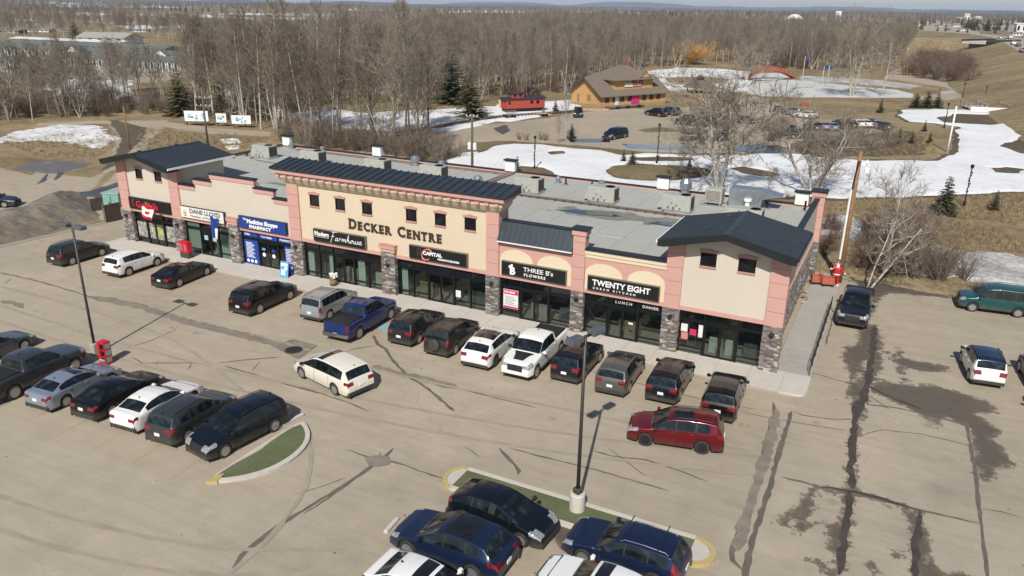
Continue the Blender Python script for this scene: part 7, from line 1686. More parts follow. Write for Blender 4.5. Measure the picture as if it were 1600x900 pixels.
for k, (px, py, lb) in enumerate(((1276, 446, 'red-sided cart nearest the building corner behind the ramp'), (1292, 449, 'red-sided cart beside the red-suited figure'))):
    x, y = G(px, py); e = empty('cart', (x, y, 0), math.radians(15), lb, 'cart')
    MB().box(-.45, .45, -.3, .3, .28, .34).build('deck', MT['metal_dark'], e)
    for a_, c_, n_ in ((-.45, -.42, 0), (.42, .45, 0)): MB().box(a_, c_, -.3, .3, .34, .85).build('side', M('cart_red', (.42, .10, .06), .6), e)
    MB().box(-.42, .42, -.3, -.27, .34, .85).box(-.42, .42, .27, .3, .34, .85).build('side', M('cart_red2', (.42, .10, .06), .6), e)
    for sx in (-.35, .35):
        for sy in (-.25, .25): MB().lathe([(.11, -.03), (.11, .03)], 10, (sx, sy, .13), axis='y').build('wheel', MT['tyre'], e)
    MB().tube([(-.5, -.28, .3), (-.6, -.28, 1.05), (-.6, .28, 1.05), (-.5, .28, .3)], .02, 5).build('push_bar', MT['metal_dark'], e)
x, y = G(1253, 464, .14); e = empty('rubble', (x, y, .14), 0, 'small pile of tan stones on the ramp at the foot of the side wall', 'stones'); random.seed(6)
for k in range(14): MB().ico((random.uniform(-.4, .4), random.uniform(-1.6, 1.8), .08), (random.uniform(.06, .16), random.uniform(.06, .16), random.uniform(.05, .12)), 1, jit=.25).build('stone', MT['stone3'] if k % 2 else MT['wood'], e)
# ------------------------------------------------------------------ poles
def upole(name, px, py, ty, label, mat, r=.15, cat='utility pole', arms=(), z=0, lean=(0, 0), r2=None):
    x, y = G(px, py, z); h = hgt(x, y, ty, z); e = empty(name, (x, y, z), 0, label, cat); e.rotation_euler = (lean[0], lean[1], 0)
    MB().tube([(0, 0, -.1), (0, 0, h*.5), (0, 0, h)], [r, r*.88, (r2 or r*.75)], 8).build('pole', mat, e, True)
    for (dz, w_, a_) in arms:
        o = MB().box(-w_/2, w_/2, -.06, .06, h-dz-.07, h-dz+.07).build('crossarm', MT['galv'], e); o.rotation_euler = (0, 0, a_)
        for k in (-.45, -.15, .15, .45): MB().lathe([(.05, h-dz+.07), (.07, h-dz+.15), (.03, h-dz+.24)], 6, (k*w_, 0, 0)).build('insulator', MT['white'], o)
    return e, h
PW_ = M('pole_wood', (.24, .135, .065), .9, var=.2, scale=3); PGR = M('pole_treated', (.10, .095, .06), .9, var=.2)
e, h = upole('utility_pole', 1311, 441, 236, 'tall brown wooden utility pole with white conduit and green foot behind the mall corner', PW_, .19)
MB().tube([(-.22, -.1, 1.9), (-.22, -.1, h*.72)], .085, 6).build('conduit', MT['white'], e); MB().tube([(-.2, -.12, 0), (-.2, -.12, 1.9)], .16, 8).build('conduit_foot', M('green_paint', (.03, .13, .07), .6), e)
MB().tube([(-.16, -.12, h*.72), (-.10, -.16, h*.84), (.02, -.2, h*.93)], .07, 6).build('cable', MT['blackplastic'], e)
MB().cbox(.15, .75, -.05, .05, h-1.05, h-.9, .02).box(.5, .6, -.05, .05, h-1.0, h-.6).build('bracket', MT['white'], e); MB().cbox(.45, .8, -.18, .18, h-1.55, h-1.15, .05).build('fuse_box', MT['white'], e)
upole('utility_pole', 203, 233, 166, 'thin red-brown wooden pole on the grass behind the left gable', PW_, .12)
e, h = upole('utility_pole', 325, 226, 149, 'greenish utility pole with two crossarms in front of the mural boards', PGR, .15, arms=((.35, 2.6, .2), (1.5, 2.6, .2)))
e, h = upole('utility_pole', 738, 293, 178, 'dark utility pole carrying white transformer drums behind the cornice', PGR, .17, arms=((.3, 1.4, .3),))
for sg in (1, -1): MB().lathe([(.05, 0), (.22, .05), (.22, .75), (.08, .85)], 10, (sg*.35, 0, h*.52)).build('transformer', MT['white'], e)
MB().box(-.5, .5, -.1, .1, h*.5, h*.52).build('bracket', MT['galv'], e)
upole('light_pole', 1216, 237, 100, 'thin tall pole among the branches right of the gravel lot', PGR, .06, cat='pole')
for px, py, ty, t_ in ((1480, 237, 166, 'thick white-grey pole standing on the slope at the snow edge'),): upole('pole', px, py, ty, t_, MT['white'], .16, cat='pole')
for px, py, ty, lb in ((1253, 128, 88, 'left white flagpole by the pond'), (1284, 132, 104, 'middle white flagpole by the pond'), (1292, 133, 102, 'right white flagpole by the pond')):
    e, h = upole('flagpole', px, py, ty, lb, MT['white'], .06, cat='flagpole')
    MB().add([(0, 0, h-.1), (.9, .1, h-.3), (.8, 0, h-1.1), (0, 0, h-.9), (.45, .12, h-.15), (.4, .12, h-1.0)], [(0, 4, 5, 3), (4, 1, 2, 5)]).build('flag', MT['blue'], e)
def parklamp(px, py, ty, label, sway=0):
    x, y = G(px, py); h = hgt(x, y, ty); e = empty('park_lamp', (x, y, 0), 0, label, 'lamp post', 'black park lamp posts around the snow field')
    MB().lathe([(.16, 0), (.14, .5), (.06, .6)], 8).build('base', MT['metal_dark'], e); MB().tube([(0, 0, .5), (0, 0, h-.5)], .055, 6).build('pole', MT['metal_dark'], e)
    MB().lathe([(.05, 0), (.16, .1), (.20, .38), (.05, .5)], 8, (0, 0, h-.55)).build('lantern', MT['metal_dark'], e)
    random.seed(int(px)); b = MB()
    for k in range(int(h*3.2)): b.ico((random.uniform(-.07, .07), random.uniform(-.07, .07), .4+k*.3), random.uniform(.09, .16), 1, jit=.3)
    b.build('garland', MT['spruce'], e)
for a in ((835, 265, 211, 'black lamp post wrapped in garland on the patch behind the left roof'), (1026, 256, 192, 'black lamp post wrapped in garland above the grassy island'), (1506, 322, 256, 'black lamp post wrapped in garland on the grass beyond the ditch'), (1475, 200, 160, 'black lamp post on the slope beside the white pole'), (1504, 152, 128, 'slim black lamp post beside the curved path'), (1539, 153, 134, 'slim black lamp post right of the curved path'), (1203, 175, 160, 'short dark post group at the far edge of the gravel lot')): parklamp(*a)
# ------------------------------------------------------------------ enclosure at the left end
def fence(p, q_, h, label, n=None):
    p, q_ = Vector(p), Vector(q_); d_ = q_-p; ln = d_.length; a = math.atan2(d_.y, d_.x); e = empty('board_fence', (p.x, p.y, 0), a, label, 'fence', 'brown board fence panels by the left gable')
    n = int(ln/.15)
    for k in range(n): MB().box(ln*k/n+.006, ln*(k+1)/n-.006, -.012, .012, .08, h-.05*(k % 2)*.1).build('board', MT['wooddk'], e)
    for z_ in (.3, h-.3): MB().box(0, ln, .014, .05, z_-.05, z_+.05).build('rail', MT['galv'], e)
    for x_ in (0, ln/2, ln): MB().tube([(x_, .06, 0), (x_, .06, h+.08)], .04, 6).build('post', MT['galv'], e)
p1 = G(165, 349); p2 = G(191, 343); h = hgt(*p1, 321)
fence(p1, p2, h, 'taller brown board fence panel against the left gable'); fence(G(143, 331), G(161, 328), h*.75, 'low brown board fence panel beside the gravel mound')
fence(G(161, 328), p1, h*.8, 'short brown board fence return at the mound side')
x, y = G(179, 322); e = empty('utility_cabinet', (x, y, 0), .5, 'pale green utility cabinet behind the board fence', 'utility cabinet'); MB().cbox(-.8, .8, -.6, .6, 0, 1.4, .04).build('cabinet', M('cabinet_green', (.25, .42, .35), .5, .1), e); MB().cbox(-.84, .84, -.64, .64, 1.4, 1.5, .03).build('lid', M('cabinet_green2', (.28, .46, .38), .5, .1), e); MB().box(-.02, .02, -.62, -.60, .1, 1.3).build('door_gap', MT['metal_dark'], e)
# mural boards
def mural(x0, x1, yb, yt, label, seed):
    p, q_ = Vector(G(x0, yb)), Vector(G(x1, yb+.6)); d_ = q_-p; ln = d_.length; e = empty('mural_board', (p.x, p.y, 0), math.atan2(d_.y, d_.x), label, 'billboard', 'painted boards by the wood')
    h = hgt(p.x, p.y, yt); z0 = h*.30; random.seed(seed)
    MB().box(0, ln, -.03, .03, z0, h).build('board', MT['white'], e); MB().box(-.06, ln+.06, .03, .08, z0-.06, h+.06).build('frame', MT['wooddk'], e)
    for x_ in (.2, ln-.2): MB().box(x_-.09, x_+.09, .08, .2, 0, h).build('post', MT['wooddk'], e)
    cs = [M('mural_%d_%d' % (seed, k), c_, .6, var=.5, scale=2.5) for k, c_ in enumerate(((.12, .35, .50), (.45, .60, .66), (.06, .18, .30), (.55, .55, .35)))]
    for k in range(16):
        a = random.uniform(.1, ln-.8); w_ = random.uniform(.3, .8); zz = random.uniform(z0+.08, h-.5); hh = random.uniform(.15, .5)
        n = 7; P_ = [(a+w_/2+w_/2*random.uniform(.6, 1)*math.cos(t_*2*math.pi/n), zz+hh/2+hh/2*random.uniform(.6, 1)*math.sin(t_*2*math.pi/n)) for t_ in range(n)]
        MB().prism(P_, -.034-.002*k, -.03).build('painted_shape', cs[k % (3 if seed != 2 else 4)], e)
mural(290, 327, 196, 173, 'large blue and white painted board, left of the three by the wood', 1); mural(339, 355, 197, 177, 'small pale green painted board in the middle of the three', 2); mural(363, 393, 199, 180, 'pale blue painted board, right of the three by the wood', 3)
x, y = G(452, 228); e = empty('yellow_sign', (x, y, 0), .3, 'small yellow marker sign behind the left rear corner of the roof', 'sign'); h = hgt(x, y, 215)
MB().box(-.3, .3, -.02, .02, h-1.0, h).build('panel', M('yellow_sign', (.75, .65, .02), .5), e); MB().tube([(-.1, .05, 0), (-.1, .05, h)], .04, 5).build('post', MT['wooddk'], e); MB().box(-.04, .04, -.03, -.02, h-.8, h-.2).build('print', MT['metal_dark'], e)
# ------------------------------------------------------------------ station
U = math.radians(62); Bx, By = G(938, 170); st = empty('station_house', (Bx, By, 0), U, 'ochre timber station house with grey shingled roofs, a dormer storey and banners', 'house')
Ln, Wd, ez, rz = 19.0, 9.6, 3.0, 6.0
def spart(mb, name, mat, parent=st, smooth=False): return mb.build(name, mat, parent, smooth)
spart(MB().box(0, Ln, 0, Wd, -.1, ez).prism([(0, ez), (Wd, ez), (Wd/2, rz-.15)], 0, .3, ax=0).prism([(0, ez), (Wd, ez), (Wd/2, rz-.15)], Ln-.3, Ln, ax=0), 'wall', MT['ochre'])
spart(MB().box(-.05, Ln+.05, -.05, Wd+.05, -.1, .55), 'plinth', M('plinth', (.34, .24, .14), .9))
def roofslab(poly, name='roof', th=.16, mat=None, parent=st):
    n = len(poly); return spart(MB().add([(x, y, z) for x, y, z in poly]+[(x, y, z-th) for x, y, z in poly], [tuple(range(n)), tuple(range(2*n-1, n-1, -1))]+[(i, n+i, n+(i+1) % n, (i+1) % n) for i in range(n)]), name, mat or MT['shingle'], parent)
o = .8; sl_ = (rz-ez)/(Wd/2)
roofslab([(-o, -o, ez-o*sl_), (Ln+o, -o, ez-o*sl_), (Ln+o, Wd/2, rz), (-o, Wd/2, rz)]); roofslab([(-o, Wd/2, rz), (Ln+o, Wd/2, rz), (Ln+o, Wd+o, ez-o*sl_), (-o, Wd+o, ez-o*sl_)])
for s_ in (0, 1):
    ya, yb2 = (-o, Wd/2) if s_ == 0 else (Wd+o, Wd/2)
    spart(MB().add([(-o-.06, ya, ez-o*sl_+.06), (-o-.06, yb2, rz+.06), (-o-.06, yb2, rz-.3), (-o-.06, ya, ez-o*sl_-.28), (-o, ya, ez-o*sl_+.06), (-o, yb2, rz+.06), (-o, yb2, rz-.3), (-o, ya, ez-o*sl_-.28)], [(0, 1, 2, 3), (4, 5, 6, 7), (0, 1, 5, 4), (3, 2, 6, 7)]), 'bargeboard', MT['wooddk'])
# central two-storey block with hip roof and front dormer wall
cx0, cx1 = 4.6, 15.6
spart(MB().box(cx0, cx1, .9, Wd-.9, ez, 5.7), 'upper_wall', MT['ochre'])
hz, tz = 5.6, 8.3; a0, a1, b0, b1 = cx0-.9, cx1+.9, -.1, Wd+.1; rx0, rx1, ry = 9.3, 10.9, Wd/2
roofslab([(a0, b0, hz), (a1, b0, hz), (rx1, ry, tz), (rx0, ry, tz)]); roofslab([(a1, b0, hz), (a1, b1, hz), (rx1, ry, tz)]); roofslab([(a1, b1, hz), (a0, b1, hz), (rx0, ry, tz), (rx1, ry, tz)]); roofslab([(a0, b1, hz), (a0, b0, hz), (rx0, ry, tz)])
spart(MB().prism([(11.2, 5.9), (14.0, 5.9), (12.6, 7.15)], .2, .5), 'dormer_wall', MT['ochre'])
roofslab([(11.0, 0, 5.9), (12.6, 0, 7.35), (12.6, 3.6, 7.35), (11.0, 1.2, 5.9)], 'dormer_roof'); roofslab([(14.2, 0, 5.9), (12.6, 0, 7.35), (12.6, 3.6, 7.35), (14.2, 1.2, 5.9)], 'dormer_roof')
for x_, z0, z1, w_ in ((9.6, 4.3, 5.4, .9), (11.6, 4.3, 5.4, .9)):
    w2 = spart(MB().box(x_, x_+w_, .84, .9, z0, z1), 'window', MT['darkglass']); spart(MB().box(x_-.08, x_, .82, .92, z0-.08, z1+.08).box(x_+w_, x_+w_+.08, .82, .92, z0-.08, z1+.08).box(x_, x_+w_, .82, .92, z1, z1+.08), 'frame', MT['wooddk'], w2)
for k in range(8):
    x_ = 1.2+k*2.15
    if k == 4: continue
    w2 = spart(MB().box(x_, x_+1.1, -.05, .01, 1.25, 2.5), 'window', MT['darkglass']); spart(MB().box(x_-.08, x_+1.18, -.07, .0, 1.15, 1.25).box(x_-.08, x_+1.18, -.07, .0, 2.5, 2.6).box(x_+.52, x_+.58, -.07, -.05, 1.25, 2.5), 'frame', MT['wooddk'], w2)
spart(MB().box(4.0, 4.9, -.06, 0, .55, 2.4), 'door', MT['white']); spart(MB().box(-.06, .01, 3.2, 4.4, 1.3, 2.5), 'window', MT['wood']); spart(MB().box(-.06, .01, 6.9, 7.6, .55, 2.4), 'door', MT['wood'])
spart(MB().box(7.2, 9.6, .70, .78, 4.05, 4.75), 'banner', MT['white']); spart(MB().box(9.8, 12.2, .70, .78, 4.05, 4.75), 'banner', M('banner_pink', (.60, .20, .24), .6, var=.4, scale=3)); spart(MB().box(8.6, 10.8, -.25, -.15, .5, 2.7), 'banner', M('banner_crimson', (.58, .02, .13), .6))
spart(MB().box(1.2, 10.5, -2.2, -.1, .0, .45), 'platform', MT['wooddk'])
for x_ in (2.4, 5.2, 8.4): spart(MB().cbox(x_, x_+.9, -2.45, -2.0, .0, .55, .03), 'step_box', MT['metal_dark'])
for k in range(22): spart(MB().box(1.2+k*.42, 1.57+k*.42, -2.19, -.12, .452, .47), 'deck_board', MT['stone'], None if False else st)
spart(MB().box(10.2, 10.9, Wd/2-.3, Wd/2+.3, 7.6, 8.9), 'chimney', MT['cabred'])
b = MB()
for k in range(12): zz = 3.1+.0; 
# timber ramp rail by the gable end
e = empty('ramp_rail', (*G(898, 172), 0), math.radians(20), 'low timber ramp with rails left of the station', 'ramp')
MB().box(0, 7, -.6, .6, 0, .5).build('deck', M('ramp_wood', (.40, .28, .20), .9), e)
for k in range(6): MB().box(k*1.35, k*1.35+.1, -.7, -.6, 0, 1.4).build('post', MT['wood'], e)
MB().box(0, 7, -.7, -.6, 1.3, 1.42).build('rail', MT['wood'], e)
# ------------------------------------------------------------------ caboose on its rails
cA = Vector(G(791, 176.5)); cB = Vector(G(851, 173.5)); d_ = cB-cA; ang = math.atan2(d_.y, d_.x); ln = d_.length
e = empty('caboose', (cA.x, cA.y, 0), ang, 'red wooden railway caboose with dark roof and cupola standing on its rails', 'caboose')
MB().box(0, ln, 0, 2.6, .75, 2.55).build('body', MT['cabred'], e); MB().box(.1, ln-.1, .3, 2.3, .35, .75).build('underframe', MT['metal_dark'], e)
MB().prism([(-.25, 2.55), (-.25, 2.65), (1.3, 3.0), (2.85, 2.65), (2.85, 2.55)], -.4, ln+.3, ax=0).build('roof', MT['metal_roof'], e)
MB().box(1.4, 4.0, .4, 2.2, 2.8, 3.6).build('cupola', MT['cabred'], e); MB().prism([(.2, 3.6), (.2, 3.66), (1.3, 3.85), (2.4, 3.66), (2.4, 3.6)], 1.2, 4.2, ax=0).build('cupola_roof', MT['metal_roof'], e)
for x_ in (1.8, 3.0): MB().box(x_, x_+.6, .36, .4, 3.05, 3.45).build('window', MT['darkglass'], e)
for x_ in (5.6, 7.0): MB().box(x_*ln/9, x_*ln/9+.6, -.03, .01, 1.6, 2.2).build('window', MT['darkglass'], e)
MB().box(.5, .9, -.03, .01, 1.6, 2.2).build('window', MT['darkglass'], e)
for k in range(30): MB().box(ln*k/30+.01, ln*(k+1)/30-.01, -.015, .0, .8, 1.55).build('board', MT['cabred'], e)
for x_ in (1.0, 2.4, ln-2.4, ln-1.0):
    for y_ in (.4, 2.2): MB().lathe([(.42, -.05), (.42, .05)], 14, (x_, y_, .45), axis='y').build('wheel', MT['metal_dark'], e)
b = MB(); tk = GP([(560, 222), (640, 206), (700, 196), (745, 188), (790, 182), (850, 178), (905, 174)])
e = empty('railway_track', (*tk[3], 0), 0, 'short length of old railway track running past the caboose', 'railway track'); off = aloc(e)
for sg in (-.72, .72):
    P_ = []
    for i, p in enumerate(tk):
        a = Vector(tk[min(i+1, len(tk)-1)])-Vector(tk[max(i-1, 0)]); a.normalize(); P_.append((p[0]-a.y*sg, p[1]+a.x*sg, .22))
    MB().tube(P_, .05, 4).build('rail', MT['wooddk'], e, off=off)
random.seed(5)
for i in range(len(tk)-1):
    a = Vector(tk[i]); c_ = Vector(tk[i+1]); n = int((c_-a).length/.75); dd = math.atan2((c_-a).y, (c_-a).x)
    for k in range(n):
        p = a.lerp(c_, k/n); q_ = MB().obox((0, 0, .08), (.22, 2.3, .16)).build('sleeper', MT['wooddk'], e); q_.location = (p.x-off[0], p.y-off[1], 0); q_.rotation_euler = (0, 0, dd)
x, y = G(783, 176); e = empty('shed', (x-1.5, y+4, 0), ang, 'small cream shed at the left end of the caboose', 'shed'); MB().box(0, 2.4, 0, 2.4, 0, 2.1).build('wall', M('shed_cream', (.62, .50, .33), .9), e); MB().prism([(-.2, 2.1), (1.2, 2.7), (2.6, 2.1)], -.2, 2.6).build('roof', MT['shingle'], e); MB().box(.8, 1.6, -.03, 0, 0, 1.8).build('door', MT['wood'], e)
x, y = G(796, 184); e = empty('hand_car', (x, y, 0), ang, 'small weathered track trolley with slatted sides in front of the caboose', 'trolley')
MB().box(-1.1, 1.1, -.7, .7, .5, .62).build('deck', MT['wooddk'], e)
for k in range(4): MB().box(-1.1, 1.1, -.74, -.70, .66+k*.22, .78+k*.22).build('slat', MT['stone'], e)
for sx in (-.8, .8): MB().lathe([(.28, -.8), (.28, .8)], 10, (sx, 0, .3), axis='y').build('wheel_set', MT['metal_dark'], e)
x, y = G(849, 181); e = empty('hand_car', (x, y, 0), ang, 'small pink-toned trolley on the track at the right end of the caboose', 'trolley'); MB().box(-.8, .8, -.6, .6, .4, .55).build('deck', M('trolley_pink', (.5, .3, .27), .8), e); MB().prism([(-.5, .55), (0, 1.3), (.5, .55)], -.1, .1).build('lever_frame', MT['stone'], e)
for sx in (-.5, .5): MB().lathe([(.25, -.7), (.25, .7)], 10, (sx, 0, .26), axis='y').build('wheel_set', MT['metal_dark'], e)
# ------------------------------------------------------------------ gazebo, footbridge, deck bridge, ornament, machine
gx, gy = G(1092, 152); e = empty('gazebo', (gx, gy, 0), .2, 'open timber gazebo with brown hipped roof and a small top lantern', 'gazebo'); R_ = 3.3
MB().lathe([(R_, 0), (R_, .35), (.1, .36)], 8).build('floor', MT['wood'], e)
for k in range(8):
    a = (k+.5)*math.pi/4; MB().tube([(R_*.93*math.cos(a), R_*.93*math.sin(a), .3), (R_*.93*math.cos(a), R_*.93*math.sin(a), 2.4)], .09, 5).build('post', MT['wooddk'], e)
    a2 = (k+1.5)*math.pi/4; P0 = Vector((R_*.93*math.cos(a), R_*.93*math.sin(a))); P1 = Vector((R_*.93*math.cos(a2), R_*.93*math.sin(a2))); m_ = (P0+P1)/2
    MB().obox((m_.x, m_.y, .8), ((P1-P0).length*.96, .06, .8), math.atan2((P1-P0).y, (P1-P0).x)).build('balustrade', MT['wood'], e)
MB().lathe([(R_+.75, 2.35), (R_+.7, 2.45), (1.0, 4.1), (.9, 4.1)], 8).build('roof', M('gazebo_roof', (.115, .085, .075), .9, var=.2), e); MB().lathe([(.8, 4.1), (.8, 4.5), (1.15, 4.5), (.1, 5.1)], 8).build('lantern', MT['wooddk'], e)
A_ = Vector(G(1166, 124)); B_ = Vector(G(1243, 123)); d_ = B_-A_; e = empty('footbridge', (A_.x, A_.y, 0), math.atan2(d_.y, d_.x), 'arched red footbridge over the frozen pond', 'footbridge'); ln = d_.length; RB = M('bridge_red', (.44, .075, .05), .7)
n = 18; top = [(ln*i/n, .35+2.3*math.sin(math.pi*i/n)) for i in range(n+1)]
MB().prism(top+[(x, z-.3) for x, z in top[::-1]], 0, 2.4).build('deck', MT['wood'], e)
for y_ in (0, 2.4):
    for dz in (.5, 1.0): MB().tube([(x, y_, z+dz) for x, z in top], .06, 4).build('rail', RB, e)
    for x, z in top: MB().tube([(x, y_, z), (x, y_, z+1.05)], .05, 4).build('baluster', RB, e)
    MB().tube([(x, y_, z-.15) for x, z in top], .16, 4).build('side_beam', RB, e)
x, y = G(1517, 174); e = empty('deck_bridge', (x, y, 0), math.radians(12), 'pale slatted wooden deck with railings beyond the snow at the upper right', 'deck')
for k in range(14): MB().box(k*.55, k*.55+.5, 0, 9, .3+.0, .42).build('plank', MT['stone3'], e)
for x_ in (0, 3.2, 7.6):
    for y_ in (0, 3, 6, 9): MB().box(x_, x_+.12, y_-.06, y_+.06, .3, 1.5).build('post', MT['stone'], e)
    MB().box(x_, x_+.1, 0, 9, 1.4, 1.5).build('rail', MT['white'], e)
MB().box(-.2, 14, -.3, -.1, .1, 1.0).build('side_rail', MT['white'], e)
x, y = G(1255, 176); e = empty('leaf_ornament', (x, y, 0), -.4, 'large red and green leaf-shaped ornament behind the white car', 'ornament'); h = hgt(x, y, 158)
for k in range(5):
    a = math.radians(30+k*30); MB().prism([(.2*math.cos(a), h*.45+.2*math.sin(a)), (1.0*math.cos(a-.25), h*.45+.8*math.sin(a-.25)), (1.35*math.cos(a), h*.45+h*.5*math.sin(a)), (1.0*math.cos(a+.25), h*.45+.8*math.sin(a+.25))], -.05, .05).build('lobe', MT['red'] if k < 4 else M('ornament_green', (.02, .12, .05), .6), e)
MB().tube([(0, 0, 0), (0, 0, h*.5)], .08, 5).build('stem', MT['wooddk'], e)
x, y = G(1240, 214); e = empty('yellow_machine', (x, y, 0), .5, 'small yellow machine half hidden by branches at the right of the gravel lot', 'machine'); YM = M('machine_yellow', (.55, .48, .04), .5)
MB().cbox(-1.1, .3, -.6, .6, .5, 1.2, .06).build('body', YM, e); MB().box(.3, 1.2, -.5, .5, .5, .9).build('bonnet', YM, e); MB().box(-.7, .1, -.5, .5, 1.2, 2.0).build('cab', MT['darkglass'], e)
for sx in (-.7, .8):
    for sy in (-.65, .65): MB().lathe([(.38, -.12), (.38, .12)], 12, (sx, sy, .38), axis='y').build('wheel', MT['tyre'], e)
x, y = G(1216, 172); e = empty('bench', (x, y, 0), .4, 'dark bench at the far edge of the gravel lot', 'bench'); MB().box(-.8, .8, -.25, .25, .4, .46).build('seat', MT['wooddk'], e); MB().box(-.8, .8, .2, .26, .5, .9).build('backrest', MT['wooddk'], e)
for sx in (-.7, .7): MB().box(sx-.04, sx+.04, -.22, .22, 0, .4).build('leg', MT['metal_dark'], e)
# ------------------------------------------------------------------ row houses at the upper left
def building(name, p, ang, L_, D_, hw, hr, label, wall, roof, nwin=6, hip=False, cat='house', gables=0, group=None, winm=None):
    e = empty(name, (p[0], p[1], 0), ang, label, cat, group)
    MB().box(0, L_, 0, D_, -.1, hw).prism([(0, hw), (D_, hw), (D_/2, hw+hr-.1)], 0, .2, ax=0).prism([(0, hw), (D_, hw), (D_/2, hw+hr-.1)], L_-.2, L_, ax=0).build('wall', wall, e)
    MB().prism([(-.5, hw-.1), (D_/2, hw+hr), (D_+.5, hw-.1), (D_+.5, hw-.25), (D_/2, hw+hr-.18), (-.5, hw-.25)], -.4, L_+.4, ax=0).build('roof', roof, e)
    for k in range(nwin):
        x_ = L_*(k+.25)/nwin; w_ = L_/nwin*.42
        o = MB().box(x_, x_+w_, -.06, .0, hw*.30, hw*.80).build('window', winm or MT['darkglass'], e); MB().box(x_-.35, x_, -.1, .0, 0.1, hw*.95).box(x_+w_, x_+w_+.35, -.1, .0, .1, hw*.95).box(x_, x_+w_, -.1, 0, hw*.82, hw*.97).build('trim', MT['white'], o)
    for g_ in range(gables):
        xc = L_*(g_+.5)/gables; MB().prism([(xc-2.6, hw-.2), (xc, hw+1.5), (xc+2.6, hw-.2), (xc+2.6, .1), (xc-2.6, .1)], -1.6, .3).build('porch_gable', MT['white'], e)
        MB().prism([(xc-3.0, hw-.25), (xc, hw+1.72), (xc+3.0, hw-.25), (xc+3.0, hw-.40), (xc, hw+1.5), (xc-3.0, hw-.40)], -1.9, .6).build('porch_roof', roof, e)
        for k in range(3): MB().box(xc-1.6+k*1.15, xc-.8+k*1.15, -1.66, -1.6, .5, hw-.3).build('pane', MT['darkglass'], e)
    return e
GR = M('roof_green_grey', (.135, .145, .135), .8, var=.2, scale=.5); HW = M('house_green', (.20, .245, .20), .85, var=.2); HWW = M('house_white', (.62, .62, .58), .8)
def rowhouse(px0, py0, px1, py1, hw, hr, label, **kw):
    a = Vector(G(px0, py0)); c_ = Vector(G(px1, py1)); d_ = c_-a; return building('row_house', a, math.atan2(d_.y, d_.x), d_.length, kw.pop('D', 8), hw, hr, label, kw.pop('wall', HW), kw.pop('roof', GR), **kw)
rowhouse(-60, 108, 58, 117, 3.4, .9, 'nearest dark green row house at the upper left edge', nwin=10, gables=1); rowhouse(78, 104, 310, 116, 3.4, .9, 'long dark green row house with white posts behind the left wood', nwin=26, gables=0)
rowhouse(-60, 87, 330, 106, 3.6, .9, 'second dark green row house from the front at the upper left', nwin=34, gables=3); rowhouse(-60, 78, 260, 92, 3.6, .9, 'third dark green row house from the front at the upper left', nwin=34)
rowhouse(18, 69, 190, 77, 2.8, .5, 'long white low building behind the row houses', wall=HWW, roof=HWW, nwin=14)
rowhouse(120, 68, 195, 70, 3.0, 2.2, 'house with pale tan hipped roof behind the row houses', wall=HWW, roof=M('roof_tan', (.33, .31, .26), .9), nwin=5, D=14)
rowhouse(342, 73, 396, 76, 4.0, 1.5, 'cream workshop building seen through the wood', wall=M('wall_cream_far', (.58, .53, .44), .9), roof=M('roof_greygreen', (.15, .17, .15), .9), nwin=5, D=14); rowhouse(348, 84, 372, 86, 2.5, .4, 'small white trailer beside the cream workshop', wall=HWW, roof=HWW, nwin=3, D=3)
rowhouse(112, 34, 162, 37, 7, 1, 'long tan warehouse beyond the wood at the upper left', wall=M('wall_tan_far', (.45, .38, .28), .9), roof=HWW, nwin=6, D=20); rowhouse(178, 36, 212, 38, 7, 1, 'second tan warehouse right of the long one at the upper left', wall=M('wall_tan_far2', (.40, .33, .24), .9), roof=HWW, nwin=3, D=20)
# ------------------------------------------------------------------ highway embankment, overpass, traffic
def ridge(name, pts, wt, slope, mat, mt2, zfun):
    P_ = [Vector(p) for p in pts]; vs = []; vr = []; n = len(P_)
    for i, p in enumerate(P_):
        t_ = (P_[min(i+1, n-1)]-P_[max(i-1, 0)]).normalized(); nn = Vector((-t_.y, t_.x)); z = zfun(i)
        for o_, zz in ((-wt/2-z*slope-3, -.3), (-wt/2-z*slope*.5, z*.5), (-wt/2, z), (wt/2, z), (wt/2+z*slope*.5, z*.5), (wt/2+z*slope+3, -.3)): q_ = p+nn*o_; vs.append((q_.x, q_.y, zz))
        for o_ in (-wt/2+1, wt/2-1): q_ = p+nn*o_; vr.append((q_.x, q_.y, z+.03))
    o = MB().add(vs, [(i*6+k, (i+1)*6+k, (i+1)*6+k+1, i*6+k+1) for i in range(n-1) for k in range(5)]).build(name, mat, None, True); o['kind'] = 'structure'
    o = MB().add(vr, [(i*2, i*2+2, i*2+3, i*2+1) for i in range(n-1)]).build('highway', mt2); o['kind'] = 'structure'
HZ = 6.0; r1 = [(108, 20), (104, 120), (101, 220), (102, 330), (104, 430), (104, 520), (96, 640), (70, 800), (20, 1000), (-60, 1300), (-160, 1700), (-320, 2500)]
ridge('embankment', r1, 18, 3.6, MT['grass'], MT['asphalt2'], lambda i: (3., 4.6, 6., 6., 6., 6., 5., 3., 1.0, .3, .2, .2)[i])
ridge('embankment', [(84, 478), (75, 473), (14, 446), (-17, 425), (-90, 380), (-160, 340)], 9, 3.0, MT['grass'], MT['asphalt2'], lambda i: (6, 6, 5.6, 5.2, 4.0, 2.)[i])
e = empty('overpass', (92, 440, 0), math.radians(60), 'dark-sided highway overpass on top of the embankment', 'bridge')
MB().box(-18, 16, -6, 6, 5.0, 6.1).build('deck', MT['concrete'], e); MB().box(-18, 16, -6.3, -6, 4.0, 7.0).build('parapet', MT['metal_dark'], e); MB().box(-18, 16, 6, 6.3, 5.2, 7.0).build('parapet', MT['metal_dark'], e)
for x_ in (-12, 0, 12): MB().box(x_-.6, x_+.6, -5, 5, 0, 5).build('pier', MT['conc_grey'], e)
